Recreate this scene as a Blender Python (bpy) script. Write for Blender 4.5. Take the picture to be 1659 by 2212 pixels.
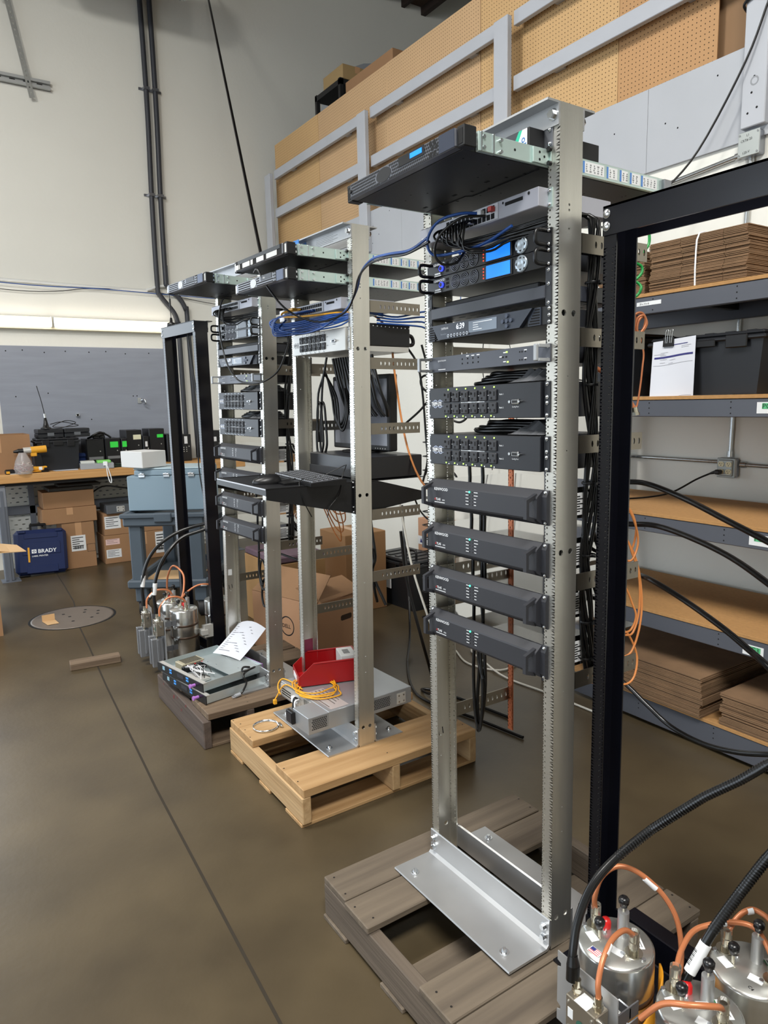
import bpy, bmesh, math, random
from mathutils import Matrix, Vector
random.seed(7)
for o in list(bpy.data.objects): bpy.data.objects.remove(o)
S = bpy.context.scene
COL = S.collection
PI = math.pi
def V(*a): return Vector(a)

# ---------------------------------------------------------------- camera
cd = bpy.data.cameras.new('camera'); cam = bpy.data.objects.new('camera', cd); COL.objects.link(cam)
cd.sensor_fit = 'HORIZONTAL'; cd.sensor_width = 36.0
cd.lens = 1522.587/1659*36.0
cd.clip_start = 0.02; cd.clip_end = 200
yaw, pitch, roll = -0.98900, -0.15570, 0.02270
fw = V(math.sin(yaw)*math.cos(pitch), math.cos(yaw)*math.cos(pitch), math.sin(pitch))
rt = V(math.cos(yaw), -math.sin(yaw), 0); dn = fw.cross(rt)
r2 = math.cos(roll)*rt + math.sin(roll)*dn; d2 = -math.sin(roll)*rt + math.cos(roll)*dn
cam.matrix_world = Matrix(((r2.x, -d2.x, -fw.x, 1.7004), (r2.y, -d2.y, -fw.y, -1.2837), (r2.z, -d2.z, -fw.z, 1.6204), (0, 0, 0, 1)))
S.camera = cam

# ---------------------------------------------------------------- world, lights, exposure
S.view_settings.view_transform = 'Standard'; S.view_settings.look = 'None'
S.view_settings.gamma = 1.0; S.view_settings.use_curve_mapping = False
S.view_settings.exposure = 0.42
wd = bpy.data.worlds.new('world'); S.world = wd; wd.use_nodes = True
wd.node_tree.nodes['Background'].inputs[0].default_value = (0.80, 0.90, 1.0, 1)
wd.node_tree.nodes['Background'].inputs[1].default_value = 2.7
def area(name, loc, size, power, col, rot=(0, 0, 0), sy=None):
    l = bpy.data.lights.new(name, 'AREA'); l.energy = power; l.color = col
    l.shape = 'RECTANGLE'; l.size = size; l.size_y = sy or size
    o = bpy.data.objects.new(name, l); o.location = loc; o.rotation_euler = rot; COL.objects.link(o)
    return o
area('ceiling_lamp', (-1.6, -2.6, 5.8), 1.2, 190, (1.0, 0.985, 0.945), sy=2.4)
area('ceiling_lamp', (3.0, -1.8, 5.8), 1.2, 330, (1.0, 0.985, 0.945), sy=2.4)
for loc, pw in (((-1.6, -2.6, 5.6), 150), ((3.0, -1.8, 5.6), 120)):  # point lights added under the ceiling lamps to brighten the upper walls
    l = bpy.data.lights.new('lamp_side_fill', 'POINT'); l.energy = pw; l.color = (1.0, 0.985, 0.945); l.shadow_soft_size = .3
    o = bpy.data.objects.new('lamp_side_fill', l); o.location = loc; COL.objects.link(o)
for nm, loc, sx, sy, rot in (('door_portal', (-.6, -9.05, 2.3), 8.0, 4.6, (-PI/2, 0, 0)), ('added_opening_portal', (-6.5, -3.28, 1.75), 3.5, 4.45, (0, -PI/2, 0))):
    o = area(nm, loc, sx, 1, (1, 1, 1), rot, sy); o.data.cycles.is_portal = True  # the second portal serves the opening added in the back wall

# ---------------------------------------------------------------- materials
MATS = {}
def rgb(h):
    h = h.lstrip('#'); c = [int(h[i:i+2], 16)/255 for i in (0, 2, 4)]
    return [x/12.92 if x <= .04045 else ((x+.055)/1.055)**2.4 for x in c]
def mat(name, col, rough=.5, metal=0., var=0., vs=8., stretch=(1, 1, 1), bump=0., bs=60., col2=None, emit=0., spec=.5, trans=0., vdet=3., contrast=0.25):
    if name in MATS: return MATS[name]
    m = bpy.data.materials.new(name); m.use_nodes = True; MATS[name] = m
    nt = m.node_tree; b = nt.nodes['Principled BSDF']
    c = rgb(col) if isinstance(col, str) else list(col)
    b.inputs['Base Color'].default_value = (*c, 1); b.inputs['Roughness'].default_value = rough
    b.inputs['Metallic'].default_value = metal; b.inputs['Specular IOR Level'].default_value = spec
    if trans: b.inputs['Transmission Weight'].default_value = trans; b.inputs['IOR'].default_value = 1.3
    if emit:
        b.inputs['Emission Color'].default_value = (*c, 1); b.inputs['Emission Strength'].default_value = emit
    if var or bump or col2:
        tc = nt.nodes.new('ShaderNodeTexCoord'); mp = nt.nodes.new('ShaderNodeMapping')
        mp.inputs['Scale'].default_value = stretch
        nt.links.new(tc.outputs['Object'], mp.inputs['Vector'])
        if var or col2:
            n = nt.nodes.new('ShaderNodeTexNoise'); n.inputs['Scale'].default_value = vs; n.inputs['Detail'].default_value = vdet
            nt.links.new(mp.outputs[0], n.inputs['Vector'])
            r = nt.nodes.new('ShaderNodeValToRGB')
            r.color_ramp.elements[0].position = .5-contrast; r.color_ramp.elements[1].position = .5+contrast
            if col2:
                k = rgb(col2) if isinstance(col2, str) else col2
                r.color_ramp.elements[0].color = (*c, 1); r.color_ramp.elements[1].color = (*k, 1)
            else:
                r.color_ramp.elements[0].color = (*[x*(1-var) for x in c], 1); r.color_ramp.elements[1].color = (*[min(1, x*(1+var)) for x in c], 1)
            nt.links.new(n.outputs['Fac'], r.inputs[0]); nt.links.new(r.outputs[0], b.inputs['Base Color'])
        if bump:
            n2 = nt.nodes.new('ShaderNodeTexNoise'); n2.inputs['Scale'].default_value = bs; n2.inputs['Detail'].default_value = 2
            nt.links.new(mp.outputs[0], n2.inputs['Vector'])
            bp = nt.nodes.new('ShaderNodeBump'); bp.inputs['Strength'].default_value = bump; bp.inputs['Distance'].default_value = .01
            nt.links.new(n2.outputs['Fac'], bp.inputs['Height']); nt.links.new(bp.outputs[0], b.inputs['Normal'])
    return m
def wood_mat(name, c1, c2, axis=1, scale=9., rough=.75, bump=.25):
    if name in MATS: return MATS[name]
    st = [26, 26, 26]; st[axis] = 1.3
    return mat(name, c1, rough, 0, vs=scale/9, stretch=st, col2=c2, bump=bump, bs=3, vdet=5, contrast=.22)
ALU = mat('aluminium', '#d2d0c8', .34, .92, var=.06, vs=2.5, stretch=(14, 14, 1.2), bump=.03, bs=30)
ALU2 = mat('mill_aluminium', '#b9babb', .45, .85, var=.08, vs=5)
BOLT = mat('zinc_bolt', '#d6dade', .22, 1.0)
ZINC = mat('zinc_rail', '#c9dcd8', .34, .75, var=.06, vs=6)
STEEL = mat('galvanised_steel', '#8f9298', .34, .85, var=.12, vs=9)
BRKT = mat('bracket_steel', '#8b857a', .34, .95, var=.10, vs=6)
BLK = mat('black_powder_coat', '#101114', .45, 0, bump=.05, bs=500)
BLKP = mat('black_plastic', '#0f0f11', .38)
BLKM = mat('matt_black', '#101012', .6)
VOID = mat('dark_hole', '#040405', .9)
NAVY = mat('blue_black_paint', '#0b0c13', .22, 0, var=.05, vs=20)
AMPG = mat('amp_grey', '#28292e', .5, 0, bump=.03, bs=700)
DGRY = mat('dark_grey_metal', '#2c2e33', .4, .1)
LGRY = mat('light_grey_paint', '#b9bac0', .45)
WHT = mat('white_print', '#eceff2', .5)
PAPER = mat('paper', '#cdd0d8', .8)
CABLE = mat('black_cable', '#070708', .32)
BLUC = mat('blue_cable', '#1f4c94', .4)
YELC = mat('yellow_cable', '#e0a021', .4)
ORGC = mat('orange_cable', '#d98a4a', .4)
COPC = mat('copper_coax', '#b9724a', .35, .25)
COPPER = mat('copper_bar', '#b06a4c', .35, .85, var=.15, vs=20)
GRNC = mat('green_wire', '#128a3c', .4)
CARD = mat('cardboard', '#94704f', .85, var=.07, vs=4, bump=.06, bs=40)
CARD2 = mat('cardboard_edge', '#8c6a48', .9, var=.25, vs=90, bump=.3, bs=200)
TAPE = mat('packing_tape', '#b78f6a', .3)
LABEL = mat('white_label', '#d8dadb', .6)
LEDG = mat('green_led', '#3df2b0', .3, emit=2.5)
LEDY = mat('yellow_green_led', '#b4e866', .3, emit=1.0)
LEDR = mat('red_led', '#ff3a1c', .3, emit=1.5)
LCD = mat('blue_lcd', '#1b78ee', .25, emit=.85)
LCDB = mat('blue_button', '#3b4cff', .3, emit=1.2)
SILV = mat('silver_face', '#c3c2bd', .38, .35)

# ---------------------------------------------------------------- geometry helper
SPLIT = {'screw', 'mounting_ear', 'side_panel', 'bolt', 'clip', 'caster_fork', 'sticker', 'bracket_arm', 'apron_rail', 'flap', 'latch', 'spacer_block', 'clamp'}
SMALL = {'port', 'indicator', 'status_light', 'button', 'arrow_key', 'blue_key', 'rivet_hole', 'hole', 'slot', 'rail_catch', 'rail_hole', 'lit_indicator', 'hex_opening', 'large_hex_opening', 'bezel_slot', 'vent_slot', 'terminal_screw', 'pad_key', 'wire_handle', 'outlet_slot', 'logo', 'print', 'tuning_rod', 'ear_latch', 'finger_ring_set', 'label_rows', 'red_stain', 'vent_shadow', 'connector_set'}
class G:
    def __init__(s): s.v = []; s.f = []; s.m = []; s.sm = []
    def add(s, vs, fs, mi=0, smooth=False):
        o = len(s.v); s.v.extend([tuple(x) for x in vs])
        for f in fs: s.f.append([i+o for i in f]); s.m.append(mi); s.sm.append(smooth)
        return s
    def box(s, x0, x1, y0, y1, z0, z1, mi=0, c=0.):
        if x0 > x1: x0, x1 = x1, x0
        if y0 > y1: y0, y1 = y1, y0
        if z0 > z1: z0, z1 = z1, z0
        if c <= 0:
            vs = [(x, y, z) for z in (z0, z1) for y in (y0, y1) for x in (x0, x1)]
            return s.add(vs, [(0, 2, 3, 1), (4, 5, 7, 6), (0, 1, 5, 4), (2, 6, 7, 3), (0, 4, 6, 2), (1, 3, 7, 5)], mi)
        c = min(c, (x1-x0)*.45, (y1-y0)*.45, (z1-z0)*.45)
        A = [(x0, x1), (y0, y1), (z0, z1)]; vs = []; idx = {}
        for a in range(3):
            for i in range(8):
                b = [(i >> k) & 1 for k in range(3)]; p = []
                for k in range(3):
                    q = A[k][b[k]]
                    if k != a: q += c*(1-2*b[k])
                    p.append(q)
                idx[(a, i)] = len(vs); vs.append(tuple(p))
        fs = []
        for a in range(3):
            b, d = [(1, 2), (0, 2), (0, 1)][a]
            for sd in (0, 1):
                L = [sd << a | i << b | j << d for i, j in ((0, 0), (1, 0), (1, 1), (0, 1))]
                fs.append([idx[(a, i)] for i in L])
        for a in range(3):
            b, d = [(1, 2), (0, 2), (0, 1)][a]
            for i, j in ((0, 0), (1, 0), (1, 1), (0, 1)):
                p, q = (i << b | j << d), (i << b | j << d | 1 << a)
                fs.append([idx[(b, p)], idx[(b, q)], idx[(d, q)], idx[(d, p)]])
        for i in range(8): fs.append([idx[(0, i)], idx[(1, i)], idx[(2, i)]])
        # outward orientation
        cx, cy, cz = (x0+x1)/2, (y0+y1)/2, (z0+z1)/2; out = []
        for f in fs:
            p = [Vector(vs[i]) for i in f]; n = (p[1]-p[0]).cross(p[2]-p[0]); m = sum(p, Vector())/len(p)
            if n.dot(m-Vector((cx, cy, cz))) < 0: f = f[::-1]
            out.append(f)
        return s.add(vs, out, mi)
    def cyl(s, p0, p1, r0, r1=None, n=12, mi=0, cap=True, smooth=True):
        p0 = Vector(p0); p1 = Vector(p1); r1 = r0 if r1 is None else r1
        d = (p1-p0).normalized(); a = d.orthogonal().normalized(); b = d.cross(a)
        vs = []
        for p, r in ((p0, r0), (p1, r1)):
            for i in range(n):
                t = 2*PI*i/n; vs.append(p+a*(r*math.cos(t))+b*(r*math.sin(t)))
        s.add(vs, [(i, (i+1) % n, n+(i+1) % n, n+i) for i in range(n)], mi, smooth)
        if cap:
            s.add(vs, [list(range(n))[::-1], list(range(n, 2*n))], mi)
        return s
    def lathe(s, prof, c, axis=(0, 0, 1), n=24, mi=0, smooth=True):
        c = Vector(c); d = Vector(axis).normalized(); a = d.orthogonal().normalized(); b = d.cross(a)
        vs = []
        for r, h in prof:
            for i in range(n):
                t = 2*PI*i/n; vs.append(c+d*h+a*(r*math.cos(t))+b*(r*math.sin(t)))
        fs = []
        for k in range(len(prof)-1):
            for i in range(n): fs.append((k*n+i, k*n+(i+1) % n, (k+1)*n+(i+1) % n, (k+1)*n+i))
        return s.add(vs, fs, mi, smooth)
    def tube(s, pts, r, n=7, mi=0, sub=5, closed=False):
        P = [Vector(p) for p in pts]
        if sub > 1 and len(P) > 2:
            Q = []; m = len(P)
            rng = range(m if closed else m-1)
            for i in rng:
                p0 = P[(i-1) % m] if (closed or i > 0) else P[0]*2-P[1]
                p1 = P[i]; p2 = P[(i+1) % m]
                p3 = P[(i+2) % m] if (closed or i+2 < m) else P[-1]*2-P[-2]
                for k in range(sub):
                    t = k/sub
                    Q.append(.5*((2*p1)+(p2-p0)*t+(2*p0-5*p1+4*p2-p3)*t*t+(3*p1-p0-3*p2+p3)*t**3))
            if not closed: Q.append(P[-1])
            P = Q
        m = len(P); vs = []; up = None
        for i in range(m):
            d = (P[(i+1) % m]-P[i-1]) if closed else (P[min(i+1, m-1)]-P[max(i-1, 0)])
            d = d.normalized() if d.length > 1e-9 else V(0, 0, 1)
            if up is None: up = d.orthogonal().normalized()
            up = up-d*up.dot(d)
            up = up.normalized() if up.length > 1e-6 else d.orthogonal().normalized()
            b = d.cross(up)
            for k in range(n):
                t = 2*PI*k/n; vs.append(P[i]+up*(r*math.cos(t))+b*(r*math.sin(t)))
        fs = []
        for i in range(m if closed else m-1):
            j = (i+1) % m
            for k in range(n): fs.append((i*n+k, i*n+(k+1) % n, j*n+(k+1) % n, j*n+k))
        s.add(vs, fs, mi, True)
        if not closed: s.add(vs, [list(range(n))[::-1], list(range((m-1)*n, m*n))], mi)
        return s
    def prism(s, poly, a0, a1, axis=2, mi=0):
        # poly: 2D points in the two other axes (order x,y / x,z / y,z), extruded along axis
        def mk(p, h):
            return {0: (h, p[0], p[1]), 1: (p[0], h, p[1]), 2: (p[0], p[1], h)}[axis]
        n = len(poly); vs = [mk(p, a0) for p in poly]+[mk(p, a1) for p in poly]
        return s.add(vs, [list(range(n))[::-1], list(range(n, 2*n))]+[(i, (i+1) % n, n+(i+1) % n, n+i) for i in range(n)], mi)
    def quad(s, a, b, c, d, mi=0): return s.add([a, b, c, d], [(0, 1, 2, 3)], mi)
    def holed(s, O, U, W, T, w, h, rows, mi=0, n=8, th=.003):
        """plate in plane O + U*a + W*b, thickness th along T; rows=[(b centre, cell height, [(a centre, ra, rb)])]"""
        O, U, W, T = Vector(O), Vector(U), Vector(W), Vector(T)
        for k, off in ((0, 0.), (1, th)):
            def pt(a, b): return O+U*a+W*b+T*off
            def q(a0, a1, b0, b1):
                vs = [pt(a0, b0), pt(a1, b0), pt(a1, b1), pt(a0, b1)]; s.add(vs, [(0, 1, 2, 3)], mi)
            cur = 0.
            for bc, ch, hs in rows:
                b0, b1 = bc-ch/2, bc+ch/2
                if b0 > cur+1e-6: q(0, w, cur, b0)
                cuts = [0.]+[(hs[i][0]+hs[i+1][0])/2 for i in range(len(hs)-1)]+[w]
                for (ac, ra, rb), a0, a1 in zip(hs, cuts[:-1], cuts[1:]):
                    inn = []; out = []
                    for i in range(n):
                        t = 2*PI*i/n; ct, st = math.cos(t), math.sin(t)
                        inn.append((ac+ra*ct, bc+rb*st))
                        mx = max(abs(ct), abs(st)); ox, oy = ct/mx, st/mx
                        out.append((ac+(ox*(a1-ac) if ox > 0 else ox*(ac-a0)), bc+oy*ch/2))
                    vs = [pt(*p) for p in inn]+[pt(*p) for p in out]
                    s.add(vs, [(i, n+i, n+(i+1) % n, (i+1) % n) for i in range(n)], mi)
                    if k == 0:
                        vs = [O+U*p[0]+W*p[1] for p in inn]+[O+U*p[0]+W*p[1]+T*th for p in inn]
                        s.add(vs, [(i, (i+1) % n, n+(i+1) % n, n+i) for i in range(n)], mi, True)
                cur = b1
            if cur < h-1e-6: q(0, w, cur, h)
        for a, b in (((0, 0), (w, 0)), ((w, 0), (w, h)), ((w, h), (0, h)), ((0, h), (0, 0))):
            p, r = O+U*a[0]+W*a[1], O+U*b[0]+W*b[1]
            s.add([p, r, r+T*th, p+T*th], [(0, 1, 2, 3)], mi)
        return s
    def disc(s, c, nrm, r, n=8, mi=0, r2=None, up=None):
        c = Vector(c); d = Vector(nrm).normalized(); a = (Vector(up) if up else d.orthogonal()).normalized(); b = d.cross(a)
        return s.add([c+a*(r*math.cos(2*PI*i/n))+b*((r2 or r)*math.sin(2*PI*i/n)) for i in range(n)], [list(range(n))], mi)
    def xf(s, M):
        s.v = [tuple(M @ Vector(p)) for p in s.v]; return s
    def parts(s):
        p = list(range(len(s.v)))
        def f(i):
            while p[i] != i: p[i] = p[p[i]]; i = p[i]
            return i
        for fc in s.f:
            for i in fc[1:]: p[f(i)] = f(fc[0])
        gr = {}
        for i in range(len(s.v)): gr.setdefault(f(i), []).append(i)
        bb = [[[min(s.v[i][k] for i in ix)-1e-4 for k in range(3)], [max(s.v[i][k] for i in ix)+1e-4 for k in range(3)], {r}] for r, ix in gr.items()]
        done = False
        while not done:
            done = True
            for a in range(len(bb)):
                for b in range(a+1, len(bb)):
                    if all(bb[a][0][k] <= bb[b][1][k] and bb[b][0][k] <= bb[a][1][k] for k in range(3)):
                        bb[a] = [[min(x, y) for x, y in zip(bb[a][0], bb[b][0])], [max(x, y) for x, y in zip(bb[a][1], bb[b][1])], bb[a][2] | bb[b][2]]; del bb[b]; done = False; break
                if not done: break
        out = []
        for _, _, rs in bb:
            g = G(); mp = {}
            for i in range(len(s.v)):
                if f(i) in rs: mp[i] = len(g.v); g.v.append(s.v[i])
            for fc, mi, sm in zip(s.f, s.m, s.sm):
                if fc[0] in mp: g.f.append([mp[i] for i in fc]); g.m.append(mi); g.sm.append(sm)
            out.append(g)
        return out
    def build(s, name, mats, parent=None, M=None, fix=True):
        if parent is not None and name in SPLIT:
            ps = s.parts()
            if len(ps) > 1: return [p.build1(name, mats, parent, M, fix) for p in ps][0]
        o = s.build1(name, mats, parent, M, fix)
        if parent is not None and name in SMALL: o['kind'] = 'stuff'
        return o
    def build1(s, name, mats, parent=None, M=None, fix=True):
        me = bpy.data.meshes.new(name)
        me.from_pydata(s.v, [], s.f)
        if not isinstance(mats, (list, tuple)): mats = [mats]
        for m in mats: me.materials.append(m)
        me.polygons.foreach_set('material_index', s.m); me.polygons.foreach_set('use_smooth', s.sm)
        if fix:
            bm = bmesh.new(); bm.from_mesh(me); bmesh.ops.recalc_face_normals(bm, faces=bm.faces); bm.to_mesh(me); bm.free()
        me.update()
        o = bpy.data.objects.new(name, me); COL.objects.link(o)
        if parent: o.parent = parent
        if M is not None: o.matrix_basis = M
        return o
def tag(o, label, cat, group=None, kind=None):
    o['label'] = label; o['category'] = cat
    if group: o['group'] = group
    if kind: o['kind'] = kind
    return o
def thing(name, label, cat, M=None, group=None):
    o = bpy.data.objects.new(name, None); o.empty_display_size = .05; COL.objects.link(o)
    if M is not None: o.matrix_basis = M
    return tag(o, label, cat, group)
def struct(o): o['kind'] = 'structure'; return o
def stuff(o): o['kind'] = 'stuff'; return o
def plab(o, label): o['label'] = label; return o
def kids(o): return [c for c in bpy.data.objects if c.parent == o]
def dup(root, M, label=None, group=None):
    r = root.copy(); COL.objects.link(r); r.matrix_basis = M
    if label: r['label'] = label
    if group: r['group'] = group
    for ch in kids(root):
        c = ch.copy(); COL.objects.link(c); c.parent = r
        for g in kids(ch):
            d = g.copy(); COL.objects.link(d); d.parent = c
    return r
def T(x, y, z): return Matrix.Translation((x, y, z))
def RZ(a): return Matrix.Rotation(a, 4, 'Z')
def RX(a): return Matrix.Rotation(a, 4, 'X')
def RY(a): return Matrix.Rotation(a, 4, 'Y')
_txt = {}
def text(body, size, M, material, parent, name='lettering', bold=0., sx=1., align='LEFT'):
    """flat printed lettering; M maps text plane (x right, y up, z out)"""
    key = (body, bold, align)
    if key not in _txt:
        cu = bpy.data.curves.new('t', 'FONT'); cu.body = body; cu.size = 1; cu.align_x = align; cu.resolution_u = 2
        cu.offset = bold
        o = bpy.data.objects.new('t', cu); COL.objects.link(o)
        dg = bpy.context.evaluated_depsgraph_get(); dg.update()
        me = bpy.data.meshes.new_from_object(o.evaluated_get(dg))
        bpy.data.objects.remove(o); bpy.data.curves.remove(cu)
        _txt[key] = me
    me = _txt[key].copy(); me.materials.clear(); me.materials.append(material); me.name = name
    o = bpy.data.objects.new(name, me); COL.objects.link(o); o.parent = parent
    o.matrix_basis = M @ Matrix.Diagonal((size*sx, size, size, 1))
    return o
# text frames: FRONT faces -Y (x right = +X), SIDE faces +X (x right = +Y)
FRONT = Matrix(((1, 0, 0, 0), (0, 0, -1, 0), (0, 1, 0, 0), (0, 0, 0, 1)))
SIDE = Matrix(((0, 0, 1, 0), (1, 0, 0, 0), (0, 1, 0, 0), (0, 0, 0, 1)))
# ================================================================ STRUCTURE
CONC = mat('concrete_floor', '#382f22', .36, 0, vs=2.2, col2='#5c503b', bump=.05, bs=40, vdet=9, contrast=.32)
WALLW = mat('painted_wall', '#dad9d1', .8, 0, var=.02, vs=1.5, bump=.10, bs=30)
PLYG = mat('grey_painted_plywood', '#8b909b', .7, 0, var=.07, vs=3, stretch=(6, .8, 6), bump=.12, bs=4)
GRYW = mat('grey_painted_wood', '#a9acb2', .6, 0, var=.03, vs=5, bump=.04, bs=12)
DARKW = mat('dark_brown_deck', '#2a1d17', .85)
PEG = mat('pegboard_tan', '#be9b6c', .75, 0, var=.04, vs=2.5, bump=.02, bs=80)
PEG2 = mat('pegboard_brown', '#af875c', .75, 0, var=.04, vs=2.5, bump=.02, bs=80)
HARDB = mat('hardboard_back', '#8a6b4c', .8, var=.06, vs=2)
XB, YW = -6.35, 2.33
g = G(); g.box(XB-.3, 9, -9, 7, -.3, 0); fl = struct(g.build('floor', CONC))
def crack(pts, w):
    g = G()
    for (a, b), (c, d) in zip(pts[:-1], pts[1:]):
        n = Vector((-(d-b), c-a)).normalized()*w
        g.quad((a-n.x, b-n.y, .0008), (a+n.x, b+n.y, .0008), (c+n.x, d+n.y, .0008), (c-n.x, d-n.y, .0008))
    return g.build('control_joint', mat('joint_dirt', '#2c251a', .95), fl)
crack([(-5.9, -.25), (-5.2, -.28), (-4.6, -.31), (-4.36, -.34)], .005)
crack([(-3.92, -.40), (-3.3, -.44), (-2.5, -.50), (-1.2, -.58), (1.5, -.7)], .005)
g = G(); g.box(XB-.3, XB, -1.05, 7, 0, 7.4); g.box(XB-.3, XB, -9.2, -5.5, 0, 7.4); g.box(XB-.3, XB, -5.5, -1.05, 3.5, 7.4); struct(g.build('wall_back', WALLW))  # unseen daylight opening added here for pale reflections on the rack fronts
g = G(); g.box(9, 9.2, -9, 7, 0, 7.1); struct(g.build('wall_front', WALLW))
g = G(); g.box(XB, 9, YW, YW+.12, 0, 2.98); struct(g.build('wall_right', WALLW))
g = G(); g.box(XB, 9, YW+.12, 7, 2.86, 3.06); struct(g.build('trim_1', GRYW))        # loft deck
# far wall of the loft and dark roof deck
g = G(); g.box(XB, 9, 7, 7.3, 0, 7.4); struct(g.build('wall_loft', WALLW))
g = G(); g.box(XB, 9, -9.2, 7, 7.05, 7.3); g.box(XB, 9, -9.2, 4.83, 6.66, 6.72); ce = struct(g.build('ceiling', mat('brown_roof_deck', '#4a382d', .9)))
g = G(); g.box(XB, 9, 4.76, 4.83, 6.565, 7.05); g.build('roof_beam', DARKW, ce)
for i in range(8):
    y = 4.45-i*.41
    g = G(); g.box(XB, 9, y, y+.05, 6.58, 6.66); g.build('roof_joist', DARKW, ce)
for i in range(5):
    g = G(); g.box(-5.9+i*1.25, -5.82+i*1.25, 1.6, 4.76, 6.60, 6.66); g.build('roof_purlin', mat('grey_purlin', '#6a6460', .8), ce)
# left wall with the open roll-up door that lets the daylight in
g = G(); g.box(XB, -4.6, -9.2, -9, 0, 6.85); g.box(3.4, 9, -9.2, -9, 0, 6.85); g.box(-4.6, 3.4, -9.2, -9, 4.6, 6.85)
struct(g.build('wall_left', WALLW))

# grey plywood backing on the back wall
g = G(); g.box(XB, XB+.018, -.545, 1.15, .55, 2.253, 0, .003)
pl = tag(g.build('plywood_panel', PLYG), 'grey painted plywood panel on back wall below the fluorescent light', 'wall panel')
g = G()
for y, z in [(-.45, 2.2), (-.3, 2.21), (-.1, 2.19), (.1, 2.205), (.33, 2.2), (.5, 2.21), (.7, 2.19), (.95, 2.2), (-.4, 1.75), (-.1, 1.78), (.75, 1.74), (.79, 1.74), (-.36, 1.45), (.3, 1.5)]:
    g.disc((XB+.0186, y, z), (1, 0, 0), .007, 6)
stuff(g.build('nail_hole', VOID, pl))
# fluorescent strip
fx = thing('fluorescent_light', 'white twin-tube fluorescent strip light on the back wall', 'light', T(XB, .0, 2.49))
g = G(); g.box(.0, .06, -1.24, 1.24, -.075, -.045, 0, .005); g.box(.0, .045, -1.24, 1.24, -.045, .05); g.build('housing', mat('beige_enamel', '#d8cfb4', .5), fx)
TUBE = mat('fluorescent_tube', '#fff6ea', .4, emit=5.0)
for y0 in (-1.225, .012):
    g = G(); g.cyl((.072, y0, .0), (.072, y0+1.205, .0), .042, n=14); g.build('tube', TUBE, fx)
    for yy in (y0-.006, y0+1.205):
        g = G(); g.box(.03, .1, yy, yy+.006, -.05, .05); g.build('lamp_holder', WHT, fx)
# black vertical conduits
DKC = mat('dark_conduit', '#32343a', .5)
for nm, ys, lab in (('a', [(1.10, 6.8), (1.115, 4.92), (1.095, 3.86), (1.09, 2.95), (1.115, 2.82), (1.25, 2.65), (1.29, 2.52), (1.295, 2.42), (1.30, 1.03)], 'dark grey conduit running up back wall, left of the pair'),
                    ('b', [(1.205, 6.8), (1.21, 4.92), (1.19, 3.86), (1.185, 3.02), (1.20, 2.93), (1.33, 2.8), (1.39, 2.68), (1.40, 2.58), (1.43, 1.03)], 'dark grey conduit running up back wall, right of the pair')):
    g = G(); g.tube([(XB+.04, y, z) for y, z in ys], .026, n=10, sub=4)
    tag(g.build('conduit', DKC), lab, 'conduit', 'dark conduits on the back wall')
for z, ya, yb in ((4.92, 1.115, 1.21), (3.86, 1.095, 1.19), (2.42, 1.295, 1.405)):
    g = G(); g.box(XB, XB+.012, ya-.07, yb+.07, z-.012, z+.012); g.box(XB, XB+.07, ya-.03, ya+.03, z-.014, z+.014); g.box(XB, XB+.07, yb-.03, yb+.03, z-.014, z+.014)
    tag(g.build('pipe_clamp', STEEL), 'steel strap clamp across both dark conduits at %s' % {4.92: 'the top', 3.86: 'mid height', 2.42: 'the lower bend'}[z], 'clamp', 'pipe clamps on the dark conduits')
# horizontal conduit and wires
g = G(); g.tube([(XB+.02, -2.2, 2.90), (XB+.02, -.43, 2.885), (XB+.02, .156, 2.874), (XB+.02, .89, 2.866), (XB+.025, 1.0, 2.88), (XB+.03, 1.2, 2.93), (XB+.03, 1.9, 2.94)], .016, n=8)
tag(g.build('conduit', mat('white_conduit', '#d4d5d2', .45)), 'thin white conduit running along the back wall above the light', 'conduit')
g = G(); g.tube([(XB+.03, -1.2, 2.86), (XB+.03, -.4, 2.79), (XB+.03, .05, 2.80), (XB+.03, .4, 2.85), (XB+.03, 1.0, 2.86), (XB+.03, 1.6, 2.78), (XB+.03, 2.1, 2.74)], .004, n=5)
tag(g.build('cable', CABLE), 'thin black cable drooping along the white wall conduit', 'cable')
g = G(); g.tube([(XB+.045, -1.2, 2.89), (XB+.045, -.2, 2.845), (XB+.045, .5, 2.85), (XB+.045, 1.4, 2.83), (XB+.045, 2.1, 2.82)], .005, n=5)
tag(g.build('cable', BLUC), 'thin blue cable running along the white wall conduit', 'cable')
# strut channel and perforated strap at the upper left
st = thing('strut_channel', 'galvanised slotted strut channel fixed horizontally high on the back wall', 'bracket', T(XB, 0, 4.75))
g = G(); g.box(.01, .05, -1.6, .178, .012, .04); g.box(.01, .05, -1.6, .178, -.04, -.012); g.box(.01, .02, -1.6, .178, -.04, .04); g.build('channel', mat('strut_zinc', '#a9abaa', .45, .5), st)
g = G()
for i in range(14): g.box(.019, .0215, -1.5+i*.12, -1.45+i*.12, -.008, .008)
stuff(g.build('slot', VOID, st))
g = G(); g.holed((XB+.055, -.215, 5.75), V(0, 1, 0)*.9+V(0, 0, .2), V(0, .165, -.985), V(1, 0, 0), .055, 1.17, [(0.03+i*.05, .05, [(.027, .008, .014)]) for i in range(23)], th=.004)
tag(g.build('perforated_strap', mat('dull_strut', '#8d8e8a', .55, .3, var=.1, vs=12)), 'perforated steel strap hanging at a slant behind the strut channel', 'bracket')
g = G(); g.tube([(-6.2, -.05, 5.85), (-6.28, -.19, 5.42)], .014, n=6, sub=1)
tag(g.build('brace_rod', mat('white_rod', '#d9d9d4', .5)), 'short white brace rod meeting the top of the perforated strap', 'rod')
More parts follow.
